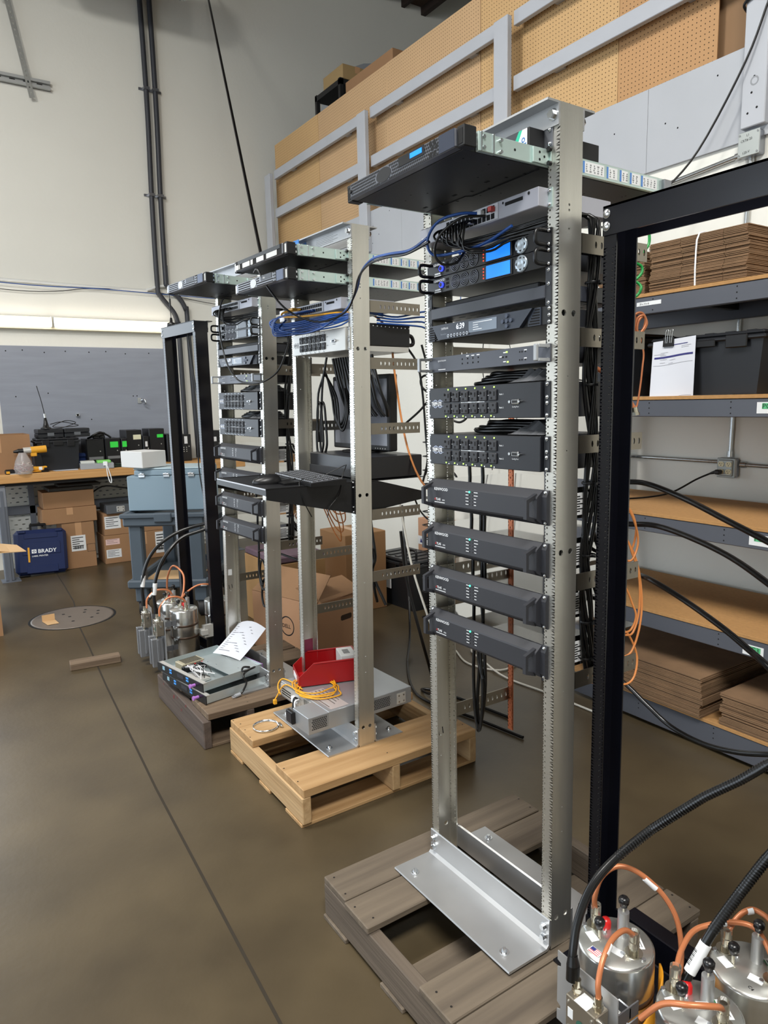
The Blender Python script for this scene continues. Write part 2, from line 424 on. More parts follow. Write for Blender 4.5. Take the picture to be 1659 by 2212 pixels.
# flexible duct at the ceiling
g = G()
prof = []
for i in range(60): prof.append((.17+.010*(i % 2), i*.02))
g.lathe(prof, (-5.75, 0.2, 5.71), (.06, .9, .02), n=20)
tag(g.build('flexible_duct', mat('duct_foil', '#c4c6c8', .25, .95)), 'silver flexible foil duct near the ceiling beside the dark conduits', 'duct')
# slanted hanging cable
g = G(); g.tube([(-6.2, 1.78, 6.1), (-2.05, .48, 2.05)], .012, n=6, sub=1)
tag(g.build('antenna_cable', CABLE), 'black cable slanting down from the ceiling to the middle rack', 'cable')
# wall hook
g = G(); g.box(XB+.018, XB+.03, .79, .83, 1.66, 1.72); g.tube([(XB+.03, .83, 1.69), (XB+.08, .85, 1.70), (XB+.09, .86, 1.66), (XB+.05, .85, 1.645)], .008, n=6)
tag(g.build('conduit_hanger', BOLT), 'small zinc conduit hanger screwed to the grey plywood', 'bracket')
g = G(); g.cyl((XB+.018, .165, 1.552), (XB+.05, .165, 1.552), .015, n=8); g.box(XB+.04, XB+.05, .14, .17, 1.54, 1.56)
tag(g.build('wall_bolt', BOLT), 'small bolt head sticking out of the grey plywood', 'bolt')

# ================================================================ WORKBENCH
BW = wood_mat('bench_top_wood', '#c79a63', '#b8874f', axis=1)
TGR = mat('bench_grey', '#5d626b', .55, 0, var=.05, vs=6)
wb = thing('workbench', 'long workbench with light wooden top and grey steel legs against back wall', 'workbench', T(-6.0, 0, 0))
ZT = 1.02
g = G(); g.box(-.34, .30, -1.02, 1.75, ZT-.083, ZT, 0, .006); g.build('bench_top', BW, wb)
g = G(); g.box(.2, .25, -1.0, 1.7, ZT-.115, ZT-.083); g.box(-.3, -.26, -1.0, 1.7, ZT-.13, ZT-.083); g.build('apron_rail', BLKM, wb)
for y in (-.67, 1.6):
    g = G(); g.box(.16, .26, y-.04, y+.04, 0.006, ZT-.1, 0, .006); g.box(.26, .268, y-.012, y+.012, .0, ZT-.15)
    g.box(.13, .30, y-.07, y+.09, 0, .007); l = g.build('leg', TGR, wb)
    g = G(); g.box(.258, .262, y-.035, y+.035, .72, .9, 0, .0); g.build('leg_gusset', mat('bench_grey_light', '#787c84', .5), wb)
g = G(); g.box(-.27, -.24, -.63, 1.56, .565, .655, 0, .006); g.build('lower_rail', TGR, wb)
for y in (-.36, .9):
    g = G(); g.box(-.28, -.24, y-.025, y+.025, .06, ZT-.1); g.build('upright', TGR, wb)
g = G()
rows = [(.03+i*.046, .046, [(.03+j*.07+(.035 if i % 2 else 0), .017, .006) for j in range(32)]) for i in range(18)]
g.holed((-.3, -.62, .06), (0, 1, 0), (0, 0, 1), (-1, 0, 0), 2.27, .86, rows, n=8, th=.003)
g.build('perforated_back_panel', mat('panel_light_grey', '#c2c3bd', .6), wb)

def carton(name, label, x0, x1, y0, y1, z0, z1, tape=True, rot=0., m=None, open_=False, cat='box', group=None):
    cx, cy = (x0+x1)/2, (y0+y1)/2; hx, hy, h = (x1-x0)/2, (y1-y0)/2, z1-z0
    t = thing(name, label, cat, T(cx, cy, z0) @ RZ(rot), group)
    g = G()
    if open_:
        th = .006
        g.box(-hx, hx, -hy, hy, 0, th); g.box(-hx, -hx+th, -hy, hy, th, h); g.box(hx-th, hx, -hy, hy, th, h)
        g.box(-hx+th, hx-th, -hy, -hy+th, th, h); g.box(-hx+th, hx-th, hy-th, hy, th, h)
    else:
        g.box(-hx, hx, -hy, hy, 0, h, 0, .004)
    g.build('carton_body', m or CARD, t)
    if tape:
        g = G(); g.box(hx, hx+.0008, -.03, .03, h*.55, h); g.box(-hx, hx, -.03, .03, h, h+.0008) if not open_ else None
        g.build('tape_strip', TAPE, t)
    return t
def sticker(t, x, y0, y1, z0, z1, lines=5, bars=False, m=LABEL):
    """printed label on a +X face of thing t"""
    g = G(); g.box(x, x+.0012, y0, y1, z0, z1); s = g.build('label_sticker', m, t)
    g = G(); w, h = y1-y0, z1-z0
    for i in range(lines):
        zz = z1-h*(.12+.8*i/lines); ww = w*(.85 if i % 2 == 0 else .55)
        g.quad((x+.0016, y0+w*.08, zz), (x+.0016, y0+w*.08+ww*.9, zz), (x+.0016, y0+w*.08+ww*.9, zz-h*.05), (x+.0016, y0+w*.08, zz-h*.05))
    if bars:
        for i in range(12):
            yy = y0+w*(.15+.055*i); g.quad((x+.0017, yy, z0+h*.12), (x+.0017, yy+w*(.02+.015*(i % 3)), z0+h*.12), (x+.0017, yy+w*(.02+.015*(i % 3)), z0+h*.32), (x+.0017, yy, z0+h*.32))
    stuff(g.build('print', BLKM, s)); return s
c1 = carton('cardboard_box', 'upright brown carton with white barcode label beside the blue case', -6.28, -5.93, -.15, .155, 0, .475)
sticker(c1, .175, -.08, .06, .18, .34, 6, True)
g = G()
for a in ((.07, .15, .16, .163), (.07, .15, .237, .24), (.07, .073, .16, .24), (.147, .15, .16, .24)): g.box(.1752, .1762, a[0], a[1], a[2], a[3])
g.build('handling_mark', BLKM, c1)
carton('cardboard_box', 'flat brown carton lying on the barcode carton, middle of the stack', -6.26, -5.92, -.32, .19, .477, .632)
carton('cardboard_box', 'flat brown carton on top of the stack right of bench leg', -6.26, -5.93, -.30, .18, .634, .80, tape=False)
g = G(); g.box(-.18, .14, -.2, .22, 0, .035, 0, .006); g.box(-.15, .1, -.1, .3, .035, .06, 0, .006)
tag(g.build('flat_equipment', mat('dark_flat_equipment', '#3a3733', .6), None, T(-6.08, -.04, .802)), 'dark flat equipment lying on top carton under the bench top', 'equipment')
cB = carton('cardboard_box', 'long low carton with two white labels on floor under the bench', -6.28, -5.93, .24, 1.05, 0, .298)
sticker(cB, .175, -.39, -.24, .06, .15, 5); sticker(cB, .175, -.39, -.25, .2, .26, 3, m=mat('pink_label', '#d9b9b4', .6)); sticker(cB, .175, .12, .26, .05, .28, 6, True)
cA = carton('cardboard_box', 'long carton with one white label stacked on low carton under bench', -6.28, -5.93, .25, 1.03, .30, .53)
sticker(cA, .175, -.38, -.22, .07, .2, 5)
g = G(); g.box(-.2, .12, 0, .62, 0, .09, 0, .003)
ch = tag(g.build('equipment_chassis', mat('dull_grey_metal', '#62666b', .45, .4), None, T(-6.0, .28, .532)), 'grey metal equipment chassis lying on the cartons under the bench', 'equipment')
g = G(); g.box(.12, .124, .1, .18, .015, .075, 0, .002); g.build('mounting_ear', SILV, ch)
g = G()
for a in ((.115, .03), (.165, .03), (.115, .06), (.165, .06)): g.cyl((.124, a[0], a[1]), (.127, a[0], a[1]), .006, n=6)
g.build('screw', BOLT, ch)
g = G(); g.tube([(-6.15, .1, .66), (-6.1, .3, .80), (-6.0, .5, .78), (-5.98, .7, .77), (-6.1, .95, .82)], .008, n=6)
tag(g.build('cable', CABLE), 'black cable looping above grey chassis under the bench', 'cable')

# blue hard case
BLU = mat('navy_plastic', '#172650', .45, 0, var=.05, vs=10)
bc = thing('tool_case', 'navy blue plastic case with white lettering leaning on floor by bench', 'case', T(-5.86, -.375, 0.0) @ RX(-.035) @ RY(-.09))
g = G(); g.box(-.06, .06, -.235, .235, .012, .45, 0, .035); g.build('shell', BLU, bc)
g = G(); g.box(.06, .066, -.15, .15, .37, .42, 0, .01); g.box(.06, .066, -.17, .17, .21, .33, 0, .004); g.box(.06, .066, -.14, .14, .03, .10, 0, .01); g.build('raised_rib', BLU, bc)
g = G(); g.box(-.02, .02, -.09, .06, .485, .51, 0, .008); g.box(-.015, .015, -.09, -.07, .45, .49); g.box(-.015, .015, .04, .06, .45, .49); g.build('handle', BLKP, bc)
for y in (-.165, .165):
    g = G(); g.box(.03, .067, y-.03, y+.03, .425, .452, 0, .004); g.build('latch', BLU, bc)
for y in (-.16, .16):
    g = G(); g.box(-.04, .04, y-.05, y+.05, 0, .014, 0, .004); g.build('foot', BLKP, bc)
g = G(); g.box(.0655, .068, -.125, -.108, .14, .285, 0, .004); plab(g.build('yellow_strip', mat('yellow_strip', '#e0a332', .5), bc), 'yellow strip on the case front')
g = G(); g.box(.066, .0675, -.09, -.048, .225, .262); lg = g.build('logo', WHT, bc)
g = G(); g.disc((.0679, -.069, .2435), (1, 0, 0), .013, 10, up=(0, 1, 0), r2=.011); g.disc((.0682, -.069, .2435), (1, 0, 0), .007, 6, 1)
g.build('logo_ring', [BLU, WHT], lg)
text('BRADY', .052, T(.0675, -.035, .225) @ SIDE, WHT, bc, bold=.02)
text('LABEL PRINTER', .021, T(.0675, -.09, .19) @ SIDE, WHT, bc, bold=.01)
# kraft cardboard flaps at the left edge
kb = thing('cardboard_box', 'open tan carton at left edge with one flap sticking out', 'box', T(-4.2, -1.12, 0))
g = G(); g.box(-.25, .25, -.28, .22, 0, .62); g.build('carton_body', CARD, kb)
g = G(); g.prism([(-.25, .2), (.25, .2), (.2, .43), (-.1, .40)], .0, .005); plab(g.build('flap', mat('kraft_light', '#cba678', .8, var=.04, vs=4), kb, T(0, 0, .63) @ RX(-.10)), 'tan flap sticking out')
g = G(); g.prism([(-.25, .2), (.25, .2), (.2, .34), (-.12, .32)], .0, .005); g.build('flap', mat('kraft_light', '#cba678'), kb, T(0, 0, .68) @ RX(-.25))

# ---------------- things on the bench
b0 = carton('cardboard_box', 'open brown carton standing on left end of the bench', -6.3, -5.86, -.93, -.37, ZT, 1.385, open_=True)
BT = mat('tote_black', '#1c1e22', .4)
def tote(name, label, M, w, d, h, group=None):
    """lidded storage tote; width along local x, front at -y"""
    t = thing(name, label, 'tote', M, group)
    g = G(); k = .9
    vs = [(-w/2*k, -d/2*k, 0), (w/2*k, -d/2*k, 0), (w/2*k, d/2*k, 0), (-w/2*k, d/2*k, 0), (-w/2, -d/2, h*.86), (w/2, -d/2, h*.86), (w/2, d/2, h*.86), (-w/2, d/2, h*.86)]
    g.add(vs, [(3, 2, 1, 0), (4, 5, 6, 7), (0, 1, 5, 4), (1, 2, 6, 5), (2, 3, 7, 6), (3, 0, 4, 7)]); g.build('body', BT, t)
    g = G(); g.box(-w/2-.015, w/2+.015, -d/2-.015, d/2+.015, h*.86, h*.93, 0, .006); g.build('rim', BT, t)
    g = G(); g.box(-w/2-.004, w/2+.004, -d/2-.004, d/2+.004, h*.93, h, 0, .01)
    for i in range(5): g.box(-w*.4+i*w*.18, -w*.4+i*w*.18+w*.08, -d*.4, d*.4, h, h+.006, 0, .002)
    g.build('lid', BT, t)
    for x in (-w*.3, w*.3):
        g = G(); g.box(x-w*.09, x+w*.09, -d/2-.022, -d/2-.012, h*.74, h*.95, 0, .004); g.build('latch', BLKP, t)
    g = G(); g.box(-w*.12, w*.12, -d/2-.02, -d/2-.012, h*.78, h*.9, 0, .004); g.build('hinge_block', BLKP, t)
    return t
EAST = RZ(PI/2)      # local -y looks to +X
tote('storage_tote', 'black lidded storage tote on bench behind the yellow drill', T(-6.02, -.12, ZT) @ EAST, .38, .3, .315)
for y, lb in ((-.17, 'left of two black flat cases lying on bench tote'), (.075, 'right of two black flat cases lying on bench tote')):
    t = thing('flat_case', lb, 'case', T(-6.05, y, 1.338), 'flat cases on the bench tote')
    g = G(); g.box(-.12, .12, -.119, .119, 0, .04, 0, .006); g.box(-.118, .118, -.118, .118, .042, .085, 0, .006); g.build('shell', BT, t)
    g = G(); g.box(.12, .123, -.03, .03, .02, .05); g.build('catch_plate', mat('dull_plate', '#6f7378', .4, .5), t)
an = thing('antenna', 'black magnetic base whip antenna standing on flat cases by back wall', 'antenna', T(-5.98, -.2, 1.425))
g = G(); g.lathe([(0, 0), (.05, 0), (.05, .012), (.03, .02), (.02, .06), (.012, .11), (0, .11)], (0, 0, 0), n=12); g.build('magnetic_base', BLKP, an)
g = G(); g.cyl((0, 0, .11), (0, -.003, .15), .012, n=8); g.build('coil_fitting', BOLT, an)
g = G(); g.tube([(0, -.003, .15), (0, -.02, .27), (0, -.05, .42)], .004, n=5); g.build('whip', BLKM, an)
g = G(); g.tube([(-5.97, -.2, 1.432), (-5.9, -.22, 1.43), (-5.86, -.1, 1.432), (-5.95, .0, 1.45), (-6.0, .08, 1.48), (-5.98, -.02, 1.50), (-5.97, -.14, 1.45), (-5.93, -.08, 1.44), (-5.92, .05, 1.445), (-6.02, .1, 1.455), (-6.0, -.05, 1.49), (-5.98, -.16, 1.47)], .004, n=5)
tag(g.build('cable', CABLE), 'loose black antenna lead coiled on top of flat cases', 'cable')
# drill
YEL = mat('drill_yellow', '#dfa02a', .45)
dr = thing('cordless_drill', 'yellow and black cordless drill standing on its battery on the bench', 'drill', T(-5.78, -.33, ZT))
g = G(); g.box(-.035, .035, -.06, .08, .02, .058, 0, .01); g.build('battery', YEL, dr)
g = G(); g.box(-.03, .03, -.03, .085, 0, .022, 0, .006); g.box(-.036, .036, .04, .088, .02, .05, 0, .006); g.build('battery_base', BLKP, dr)
g = G(); g.prism([(-.02, .055), (.045, .055), (.03, .17), (-.025, .19)], -.018, .018, axis=0); g.build('grip', BLKP, dr)
g = G(); g.cyl((0, -.05, .215), (0, .085, .222), .034, n=14); g.box(-.022, .022, -.055, .0, .155, .2, 0, .006); g.build('motor_housing', YEL, dr)
g = G(); g.cyl((0, -.115, .212), (0, -.05, .215), .031, n=14); g.build('gear_case', SILV, dr)
g = G(); g.cyl((0, -.16, .21), (0, -.115, .212), .024, n=12); g.cyl((0, -.20, .207), (0, -.16, .21), .01, .02, n=12); g.build('chuck', BLKP, dr)
g = G(); g.box(.036, .038, .0, .03, .025, .055); g.build('battery_label', WHT, dr)
# plastic bag of red wire ties
BAGM = mat('clear_plastic', '#e9e6e6', .25, trans=.75)
bg = thing('plastic_bag', 'clear plastic bag of pink and white cable ties hanging below drill chuck', 'bag', T(-5.74, -.46, ZT))
g = G(); g.lathe([(.075, .0), (.085, .05), (.07, .12), (.045, .17), (.03, .2)], (0, 0, 0), n=14); g.build('bag_film', BAGM, bg)
g = G(); random.seed(3)
for i in range(46):
    a = random.uniform(0, 6.3); r = random.uniform(.01, .055); z = random.uniform(.01, .085); b = random.uniform(0, 6.3)
    p = V(r*math.cos(a), r*math.sin(a), z); q = p+V(.04*math.cos(b), .04*math.sin(b), random.uniform(-.01, .03))
    g.cyl(p, q, .0035, n=5, mi=i % 2)
stuff(g.build('cable_tie', [mat('tie_pink', '#c08a86', .5), mat('tie_white', '#dccfc6', .5)], bg))
g = G(); g.box(-.02, .03, -.06, .06, 0, .045, 0, .01); g.box(.03, .034, -.05, -.02, .008, .03, 1)
tag(g.build('tape_measure', [BLKP, YEL], None, T(-5.77, -.56, ZT)), 'black tape measure lying on bench left of plastic bag', 'tool')
g = G(); g.box(-.05, .02, -.08, .1, 0, .008); g.box(-.02, .0, .02, .19, .008, .02, 1, .004)
tag(g.build('hand_tool', [SILV, YEL], None, T(-5.74, -.5, ZT)), 'flat steel and yellow tool lying in front of the plastic bag', 'tool')
g = G(); g.quad((-.08, -.12, .0015), (.06, -.1, .0015), (.08, .1, .0015), (-.06, .12, .003))
tag(g.build('paper_sheet', PAPER, None, T(-5.82, -.08, ZT)), 'sheet of paper lying on bench between drill and battery pack', 'paper')
bp = thing('battery_pack', 'grey metal battery pack with green topped cells lying on bench', 'battery', T(-5.8, .2, ZT) @ RZ(-.12))
g = G(); g.box(-.07, .09, -.15, .16, 0, .055, 0, .003); g.build('tray', mat('battery_grey', '#a9acb0', .4, .3), bp)
for y in (-.075, .075):
    g = G(); g.box(-.06, .08, y-.068, y+.06, .055, .08, 0, .004); g.build('cell', mat('battery_pale', '#c8cbc6', .5) if y < 0 else mat('battery_green', '#7fd069', .5), bp)
g = G(); g.box(.07, .11, .06, .1, .03, .07, 0, .004); g.build('connector', WHT, bp)
g = G(); g.tube([(.1, .08, .045), (.125, .085, .02), (.125, .09, -.06), (.125, .105, -.13), (.125, .12, -.14), (.125, .12, -.09), (.12, .1, .0), (.1, .09, .04)], .005, n=6); g.build('lead', WHT, bp)
g = G(); g.box(-.06, .06, -.09, .09, 0, .02, 0, .008); g.box(-.05, .05, -.03, .1, .02, .035, 0, .008)
tag(g.build('glove', mat('dark_green_fabric', '#1c2a20', .9), None, T(-5.8, .42, ZT)), 'dark green folded gloves lying on bench below the white box', 'gloves')
g = G(); g.box(-.08, .08, -.09, .09, 0, .09, 0, .03); g.box(-.07, .07, -.07, .09, .09, .14, 0, .025)
tag(g.build('tool_bag', mat('blue_bag', '#22396f', .7), None, T(-6.15, .15, ZT)), 'small blue fabric bag on bench between tote and computers', 'bag')
# computers
TWR = mat('tower_black', '#1b1c20', .38)
GRNL = mat('green_sticker', '#35d948', .6)
def tower(y0, y1, x1, h, label, st=None, badge=True, tall=None):
    t = thing('desktop_computer', label, 'computer', T(x1, (y0+y1)/2, ZT), 'desktop computers along the back wall')
    w = (y1-y0)/2
    g = G(); g.box(-.27, 0, -w, w, 0, h, 0, .004); g.build('case', TWR, t)
    g = G(); g.box(0, .008, -w+.004, w-.004, .004, h-.004, 0, .003); g.build('front_panel', BLKP, t)
    if badge:
        g = G(); g.box(.008, .010, -w*.8, w*.8, h*.26, h*.36); g.build('badge_plate', mat('badge_grey', '#7d7f82', .4, .4), t)
    g = G(); g.cyl((.008, w*.5, h*.55), (.010, w*.5, h*.55), .006, n=8); g.build('power_button', SILV, t)
    if st:
        a, b, c, d, m = st; g = G(); g.box(.0085, .0100, a, b, c, d); plab(g.build('sticker', m, t), 'sticker on the computer front')
    return t
tower(.16, .335, -6.0, .285, 'black desktop tower with no sticker, leftmost of the computers on bench')
tower(.345, .50, -6.0, .285, 'black desktop tower with square green note, second from left on bench', (-.03, .05, .19, .25, GRNL))
tower(.505, .56, -5.99, .28, 'narrow black desktop tower with green note tucked beside tall tower', (-.02, .025, .19, .25, GRNL), False)
tower(.565, .73, -6.03, .36, 'taller black desktop tower with a cream note and grey badge', (-.01, .07, .26, .31, mat('cream_sticker', '#d8d6b8', .6)))
tower(.735, .80, -6.02, .29, 'slim black desktop tower with white strip between two tall towers', (-.012, .012, .18, .235, LABEL))
tower(.805, .97, -6.03, .365, 'taller black desktop tower with green note and grey badge', (.0, .065, .27, .305, GRNL))
tower(.985, 1.07, -6.0, .30, 'black desktop tower half hidden behind the left black rack post', None, False)
t = tower(1.135, 1.25, -6.0, .29, 'black desktop tower seen between the two black rack posts', (-.02, .015, .19, .27, LABEL), False)
g = G()
for i in range(6): g.disc((.0105, -.03+.03*(i % 2), .15-.022*(i//2)), (1, 0, 0), .006, 6)
g.build('port', SILV, t)
tower(1.48, 1.6, -6.0, .32, 'black desktop tower just right of right black rack post', (-.03, .0, .2, .25, LABEL), False)
g = G(); g.tube([(-6.1, .2, 1.31), (-6.05, .24, 1.33), (-6.02, .32, 1.345), (-6.08, .36, 1.36), (-6.1, .28, 1.35), (-6.02, .22, 1.33), (-6.0, .3, 1.37), (-6.05, .38, 1.34), (-6.06, .42, 1.31)], .011, n=6)
g.box(-6.1, -6.04, .3, .36, 1.306, 1.34, 0, .006); g.box(-6.08, -6.03, .24, .3, 1.306, 1.335, 0, .006)
tag(g.build('power_adapters', BLKP), 'tangle of black power adapters and cords lying on leftmost computers', 'cables')

# ================================================================ UTILITY CART, ENCLOSURE
CARTM = mat('cart_blue_grey', '#434e58', .55, 0, var=.05, vs=8)
CM = Matrix(((.552, -.833, 0, -3.80), (.833, .552, 0, -.045), (0, 0, 1, 0), (0, 0, 0, 1)))
ct = thing('utility_cart', 'blue-grey plastic utility cart on casters under light blue enclosure', 'cart', CM)
g = G()
w, l = .62, .95
for z0, z1, nm in ((.72, .815, 'top_shelf'), (.235, .30, 'lower_shelf')):
    g = G()
    g.box(.02, w-.02, .02, l-.02, z0, z0+.02); zz = z1
    for a in ((0, w, 0, .05), (0, w, l-.05, l), (0, .05, .05, l-.05), (w-.05, w, .05, l-.05)): g.box(*a, z0, zz, 0, .012)
    if nm == 'top_shelf':
        g.box(-.015, w+.015, -.02, .035, z1-.03, z1+.006, 0, .008); g.box(-.015, .03, .03, l, z1-.03, z1+.006, 0, .008); g.box(w-.03, w+.015, .03, l, z1-.03, z1+.006, 0, .008)
        g.box(w*.4, w*.62, -.03, .02, z1-.06, z1+.01, 0, .008)
    g.build(nm, CARTM, ct)
for x, y in ((.03, .03), (w-.13, .03), (.03, l-.11), (w-.13, l-.11)):
    g = G(); g.box(x, x+.1, y, y+.08, .225, .74, 0, .01); g.box(x+.015, x+.115, y+.005, y+.085, .12, .24, 0, .01); g.build('leg', CARTM, ct)
    c = G(); c.cyl((x+.045, y+.04, .063), (x+.085, y+.04, .063), .062, n=16); c.build('caster_wheel', BLKM, ct)
    c = G(); c.prism([(y+.0, .12), (y+.08, .12), (y+.055, .05), (y+.03, .05)], x+.036, x+.042, axis=0); c.prism([(y+.0, .12), (y+.08, .12), (y+.055, .05), (y+.03, .05)], x+.088, x+.094, axis=0); c.build('caster_fork', STEEL, ct)
g = G(); g.box(.08, .5, .1, .5, .256, .262)
tag(g.build('cardboard_sheet', mat('kraft_light', '#cba678'), None, CM), 'tan cardboard sheet lying on the cart lower shelf', 'cardboard')
ENC = mat('enclosure_blue_grey', '#7b909e', .5, 0, bump=.03, bs=300)
en = thing('electrical_enclosure', 'light blue-grey steel electrical enclosure box lying on the utility cart', 'enclosure', CM @ T(.012, .13, .823))
g = G(); g.box(0, .60, 0, .42, 0, .27, 0, .006); g.build('box_body', ENC, en)
g = G(); g.box(.06, .60, .0, .42, .272, .315, 0, .006); g.build('cover', ENC, en)
for x in (.12, .31, .5):
    g = G(); g.box(x-.025, x+.025, -.012, .01, .26, .285, 0, .003); g.cyl((x-.02, -.014, .285), (x+.02, -.014, .285), .007, n=8); g.cyl((x, -.02, .29), (x, .01, .29), .008, n=8); g.build('clamp', BOLT, en)
g = G(); g.box(.05, .6, .02, .4, .317, .33, 0, .004); g.build('gasket_lip', mat('pale_lip', '#a9bcc4', .5), en)
wbx = thing('white_box', 'white carton with black print lying on the blue-grey enclosure', 'box', CM @ T(-.055, .22, 1.158) @ RZ(-.62))
g = G(); g.box(0, .27, 0, .22, 0, .125, 0, .004); g.build('carton_body', mat('white_carton', '#c6c7c6', .6), wbx)
g = G()
for a in ((-.001, .06, .165, .08, .086),):
    g.box(a[0], 0, .06, .17, .068, .075)
for i in range(3): g.box(-.001, 0, .045+i*.055, .062+i*.055, .02, .045)
g.disc((-.0012, .18, .102), (-1, 0, 0), .012, 10)
g.build('print', BLKM, wbx)
# ================================================================ RACKS
U = .04445; W0 = 1.510          # rack unit; height of the grid line at the top of the upper outlet strip
UL, UR, RH = -.0035, .5185, 2.134
def rackM(x, y, z, t, tu, tv): return T(x, y, z) @ RZ(t) @ RX(-tv) @ RY(tu)
RM = [rackM(0, 0, .145, 0, -.0120, .0068), rackM(-1.2467, .1526, .1636, .0177, .0080, .0110), rackM(-2.042, .076, .1765, .0676, .0100, .0229)]
def post_mesh(side):
    g = G(); fw_ = .0356
    hs = []
    for i in range(45):
        for o in (.00635, .022225, .0381): hs.append(.0876+i*U+o)
    inner = .0072
    for v0, tdir in ((0, 1), (.0765, -1)):
        a = fw_-inner if side == 'L' else inner
        o = (UL, v0, 0) if side == 'L' else (UR-fw_, v0, 0)
        g.holed(o, (1, 0, 0), (0, 0, 1), (0, tdir, 0), fw_, RH, [(h, .011, [(a, .0027, .0027)]) for h in hs], n=6, th=.004)
    o = (UL, .004, 0) if side == 'L' else (UR, .004, 0)
    d = 1 if side == 'L' else -1
    rows = [(.086, .024, [(.016, .008, .008), (.05, .008, .008)]), (1.086, .024, [(.016, .008, .008), (.05, .008, .008)]), (1.668, .024, [(.016, .008, .008), (.05, .008, .008)]),
            (1.86, .008, [(.03, .0022, .0022)]), (1.902, .008, [(.03, .003, .003)]), (1.914, .008, [(.03, .003, .003)])]
    for h in (.33, .40, .72, 1.34, 1.52): rows.append((h, .008, [(.032, .0018, .0018)]))
    rows.sort()
    g.holed(o, (0, 1, 0), (0, 0, 1), (d, 0, 0), .0685, RH, rows, n=8, th=.004)
    return g
POST_L, POST_R = post_mesh('L'), post_mesh('R')
def bolt(g, c, ax, r=.011, mi=0, washer=True):
    c = Vector(c); ax = Vector(ax)
    if washer: g.cyl(c, c+ax*.003, r*1.35, n=12, mi=mi)
    g.cyl(c+ax*.003, c+ax*.012, r, n=6, mi=mi, smooth=False)
def build_rack(i, label):
    t = thing('equipment_rack', label, 'rack', RM[i], 'aluminium equipment racks')
    POST_L.build('post', ALU, t); POST_R.build('post', ALU, t)
    for nm, f, v in (('front', -1, 0), ('rear', 1, .0765)):
        g = G(); g.prism([(v, RH), (v+f*.040, RH), (v+f*.040, RH-.005), (v+f*.0055, RH-.005), (v+f*.005, RH-.05), (v, RH-.05)], UL, UR, axis=0); a = g.build('top_angle', ALU2, t)
        for u in (.012, .503):
            g = G(); bolt(g, (u, v+f*.005, RH-.026), (0, f, 0), .010); g.build('bolt', BOLT, a)
        g = G(); g.prism([(v, .085), (v+f*.005, .088), (v+f*.007, .085), (v+f*.008, .016), (v+f*.017, .0075), (v+f*.152, .007), (v+f*.154, .003), (v+f*.152, 0), (v+f*.012, 0), (v, .012)], UL, UR, axis=0)
        b = g.build('base_angle', ALU2, t)
        for u in (.014, .501):
            g = G()
            for w in (.032, .062): bolt(g, (u, v+f*.007, w), (0, f, 0), .008)
            g.build('bolt', BOLT, b)
        for u in (.055, .46):
            g = G(); g.cyl((u, v+f*.115, .007), (u, v+f*.115, .010), .013, n=14); g.cyl((u, v+f*.115, .010), (u, v+f*.115, .019), .008, .006, n=6); g.build('anchor_bolt', BOLT, b)
    for w in (1.833, 1.613, 1.352, 1.0, .738, .468):
        for s, u0, u1, L in ((1, .5185, .5155, .326), (-1, UL, UL+.003, .335)):
            if s == 1 and w < .5: continue
            if s == -1 and w > 1.7: continue
            g = G(); n = 10; pitch = .0205
            a0 = L-.0775-.012-pitch*9
            g.holed((u0, .0775, w-.022), (0, 1, 0), (0, 0, 1), (-s, 0, 0), L-.0775, .045, [(.0225, .02, [(a0+pitch*k, .0038, .0085) for k in range(10)])], n=8, th=.003)
            g.box(u0, u0-s*.033, .0775, .0805, w-.022, w+.023)
            o = g.build('side_bracket', BRKT, t)
            if s == 1 and i != 1:
                c = G(); c.box(u0, u0+.012, .20, .235, w-.004, w+.006, 0, .003); c.box(u0+.008, u0+.014, .205, .212, w-.01, w+.012, 0, .002); c.box(u0+.008, u0+.014, .222, .229, w-.01, w+.012, 0, .002)
                c.build('cable_clip', BLKP, o)
    return t
R0 = build_rack(0, 'tall aluminium two-post rack nearest the camera, with blue lit screens')
R1 = build_rack(1, 'tall aluminium two-post rack in the middle, holding keyboard shelf and monitor')
R2 = build_rack(2, 'tall aluminium two-post rack furthest left, behind the open electronics chassis')
g = G(); g.box(.10, .165, -.0415, -.040, RH-.045, RH+.001); g.box(.10, .165, -.006, -.0052, RH-.05, RH-.006)
plab(g.build('blue_sticker', mat('blue_sticker', '#2a6fb3', .5), R1), 'blue and white maker sticker')
g = G()
for k in range(5): g.box(.25, .25+.17*(1 if k % 2 else .8), -.0060, -.0052, RH-.018-k*.006, RH-.0165-k*.006)
stuff(g.build('print', mat('faint_print', '#a8a8a8', .6), R1))
# pinkish film and paper tag low on the far post of the middle rack
g = G(); g.box(UL+.004, UL+.0045, .01, .066, .17, .33); plab(g.build('film', mat('maroon_film', '#7a3048', .35, .2, var=.3, vs=12), R1), 'torn maroon film stuck inside the post')
g = G(); g.box(UL+.0046, UL+.005, .022, .05, .150, .185); g.build('paper_tag', LABEL, R1)
g = G(); g.box(UL+.0046, UL+.005, .022, .046, .49, .525); g.build('paper_tag', LABEL, R2)
for i, r in ((0, R0), (2, R2)):
    text('11', .035, T(UL+.0047, .02, .40 if i == 0 else .41) @ SIDE @ RZ(.15), BLKM, r)

def EQ(i, k, n): return RM[i] @ T(.0162, 0, W0+k*U-n*U)      # k = grid line of the top edge, n = height in units
PW = .4826
def screw(g, x, y, z, r=.0052):
    g.cyl((x, y, z), (x, y-.002, z), r, n=10); g.lathe([(r*.9, 0), (r*.55, .0028), (0, .0034)], (x, y-.002, z), (0, -1, 0), n=10)
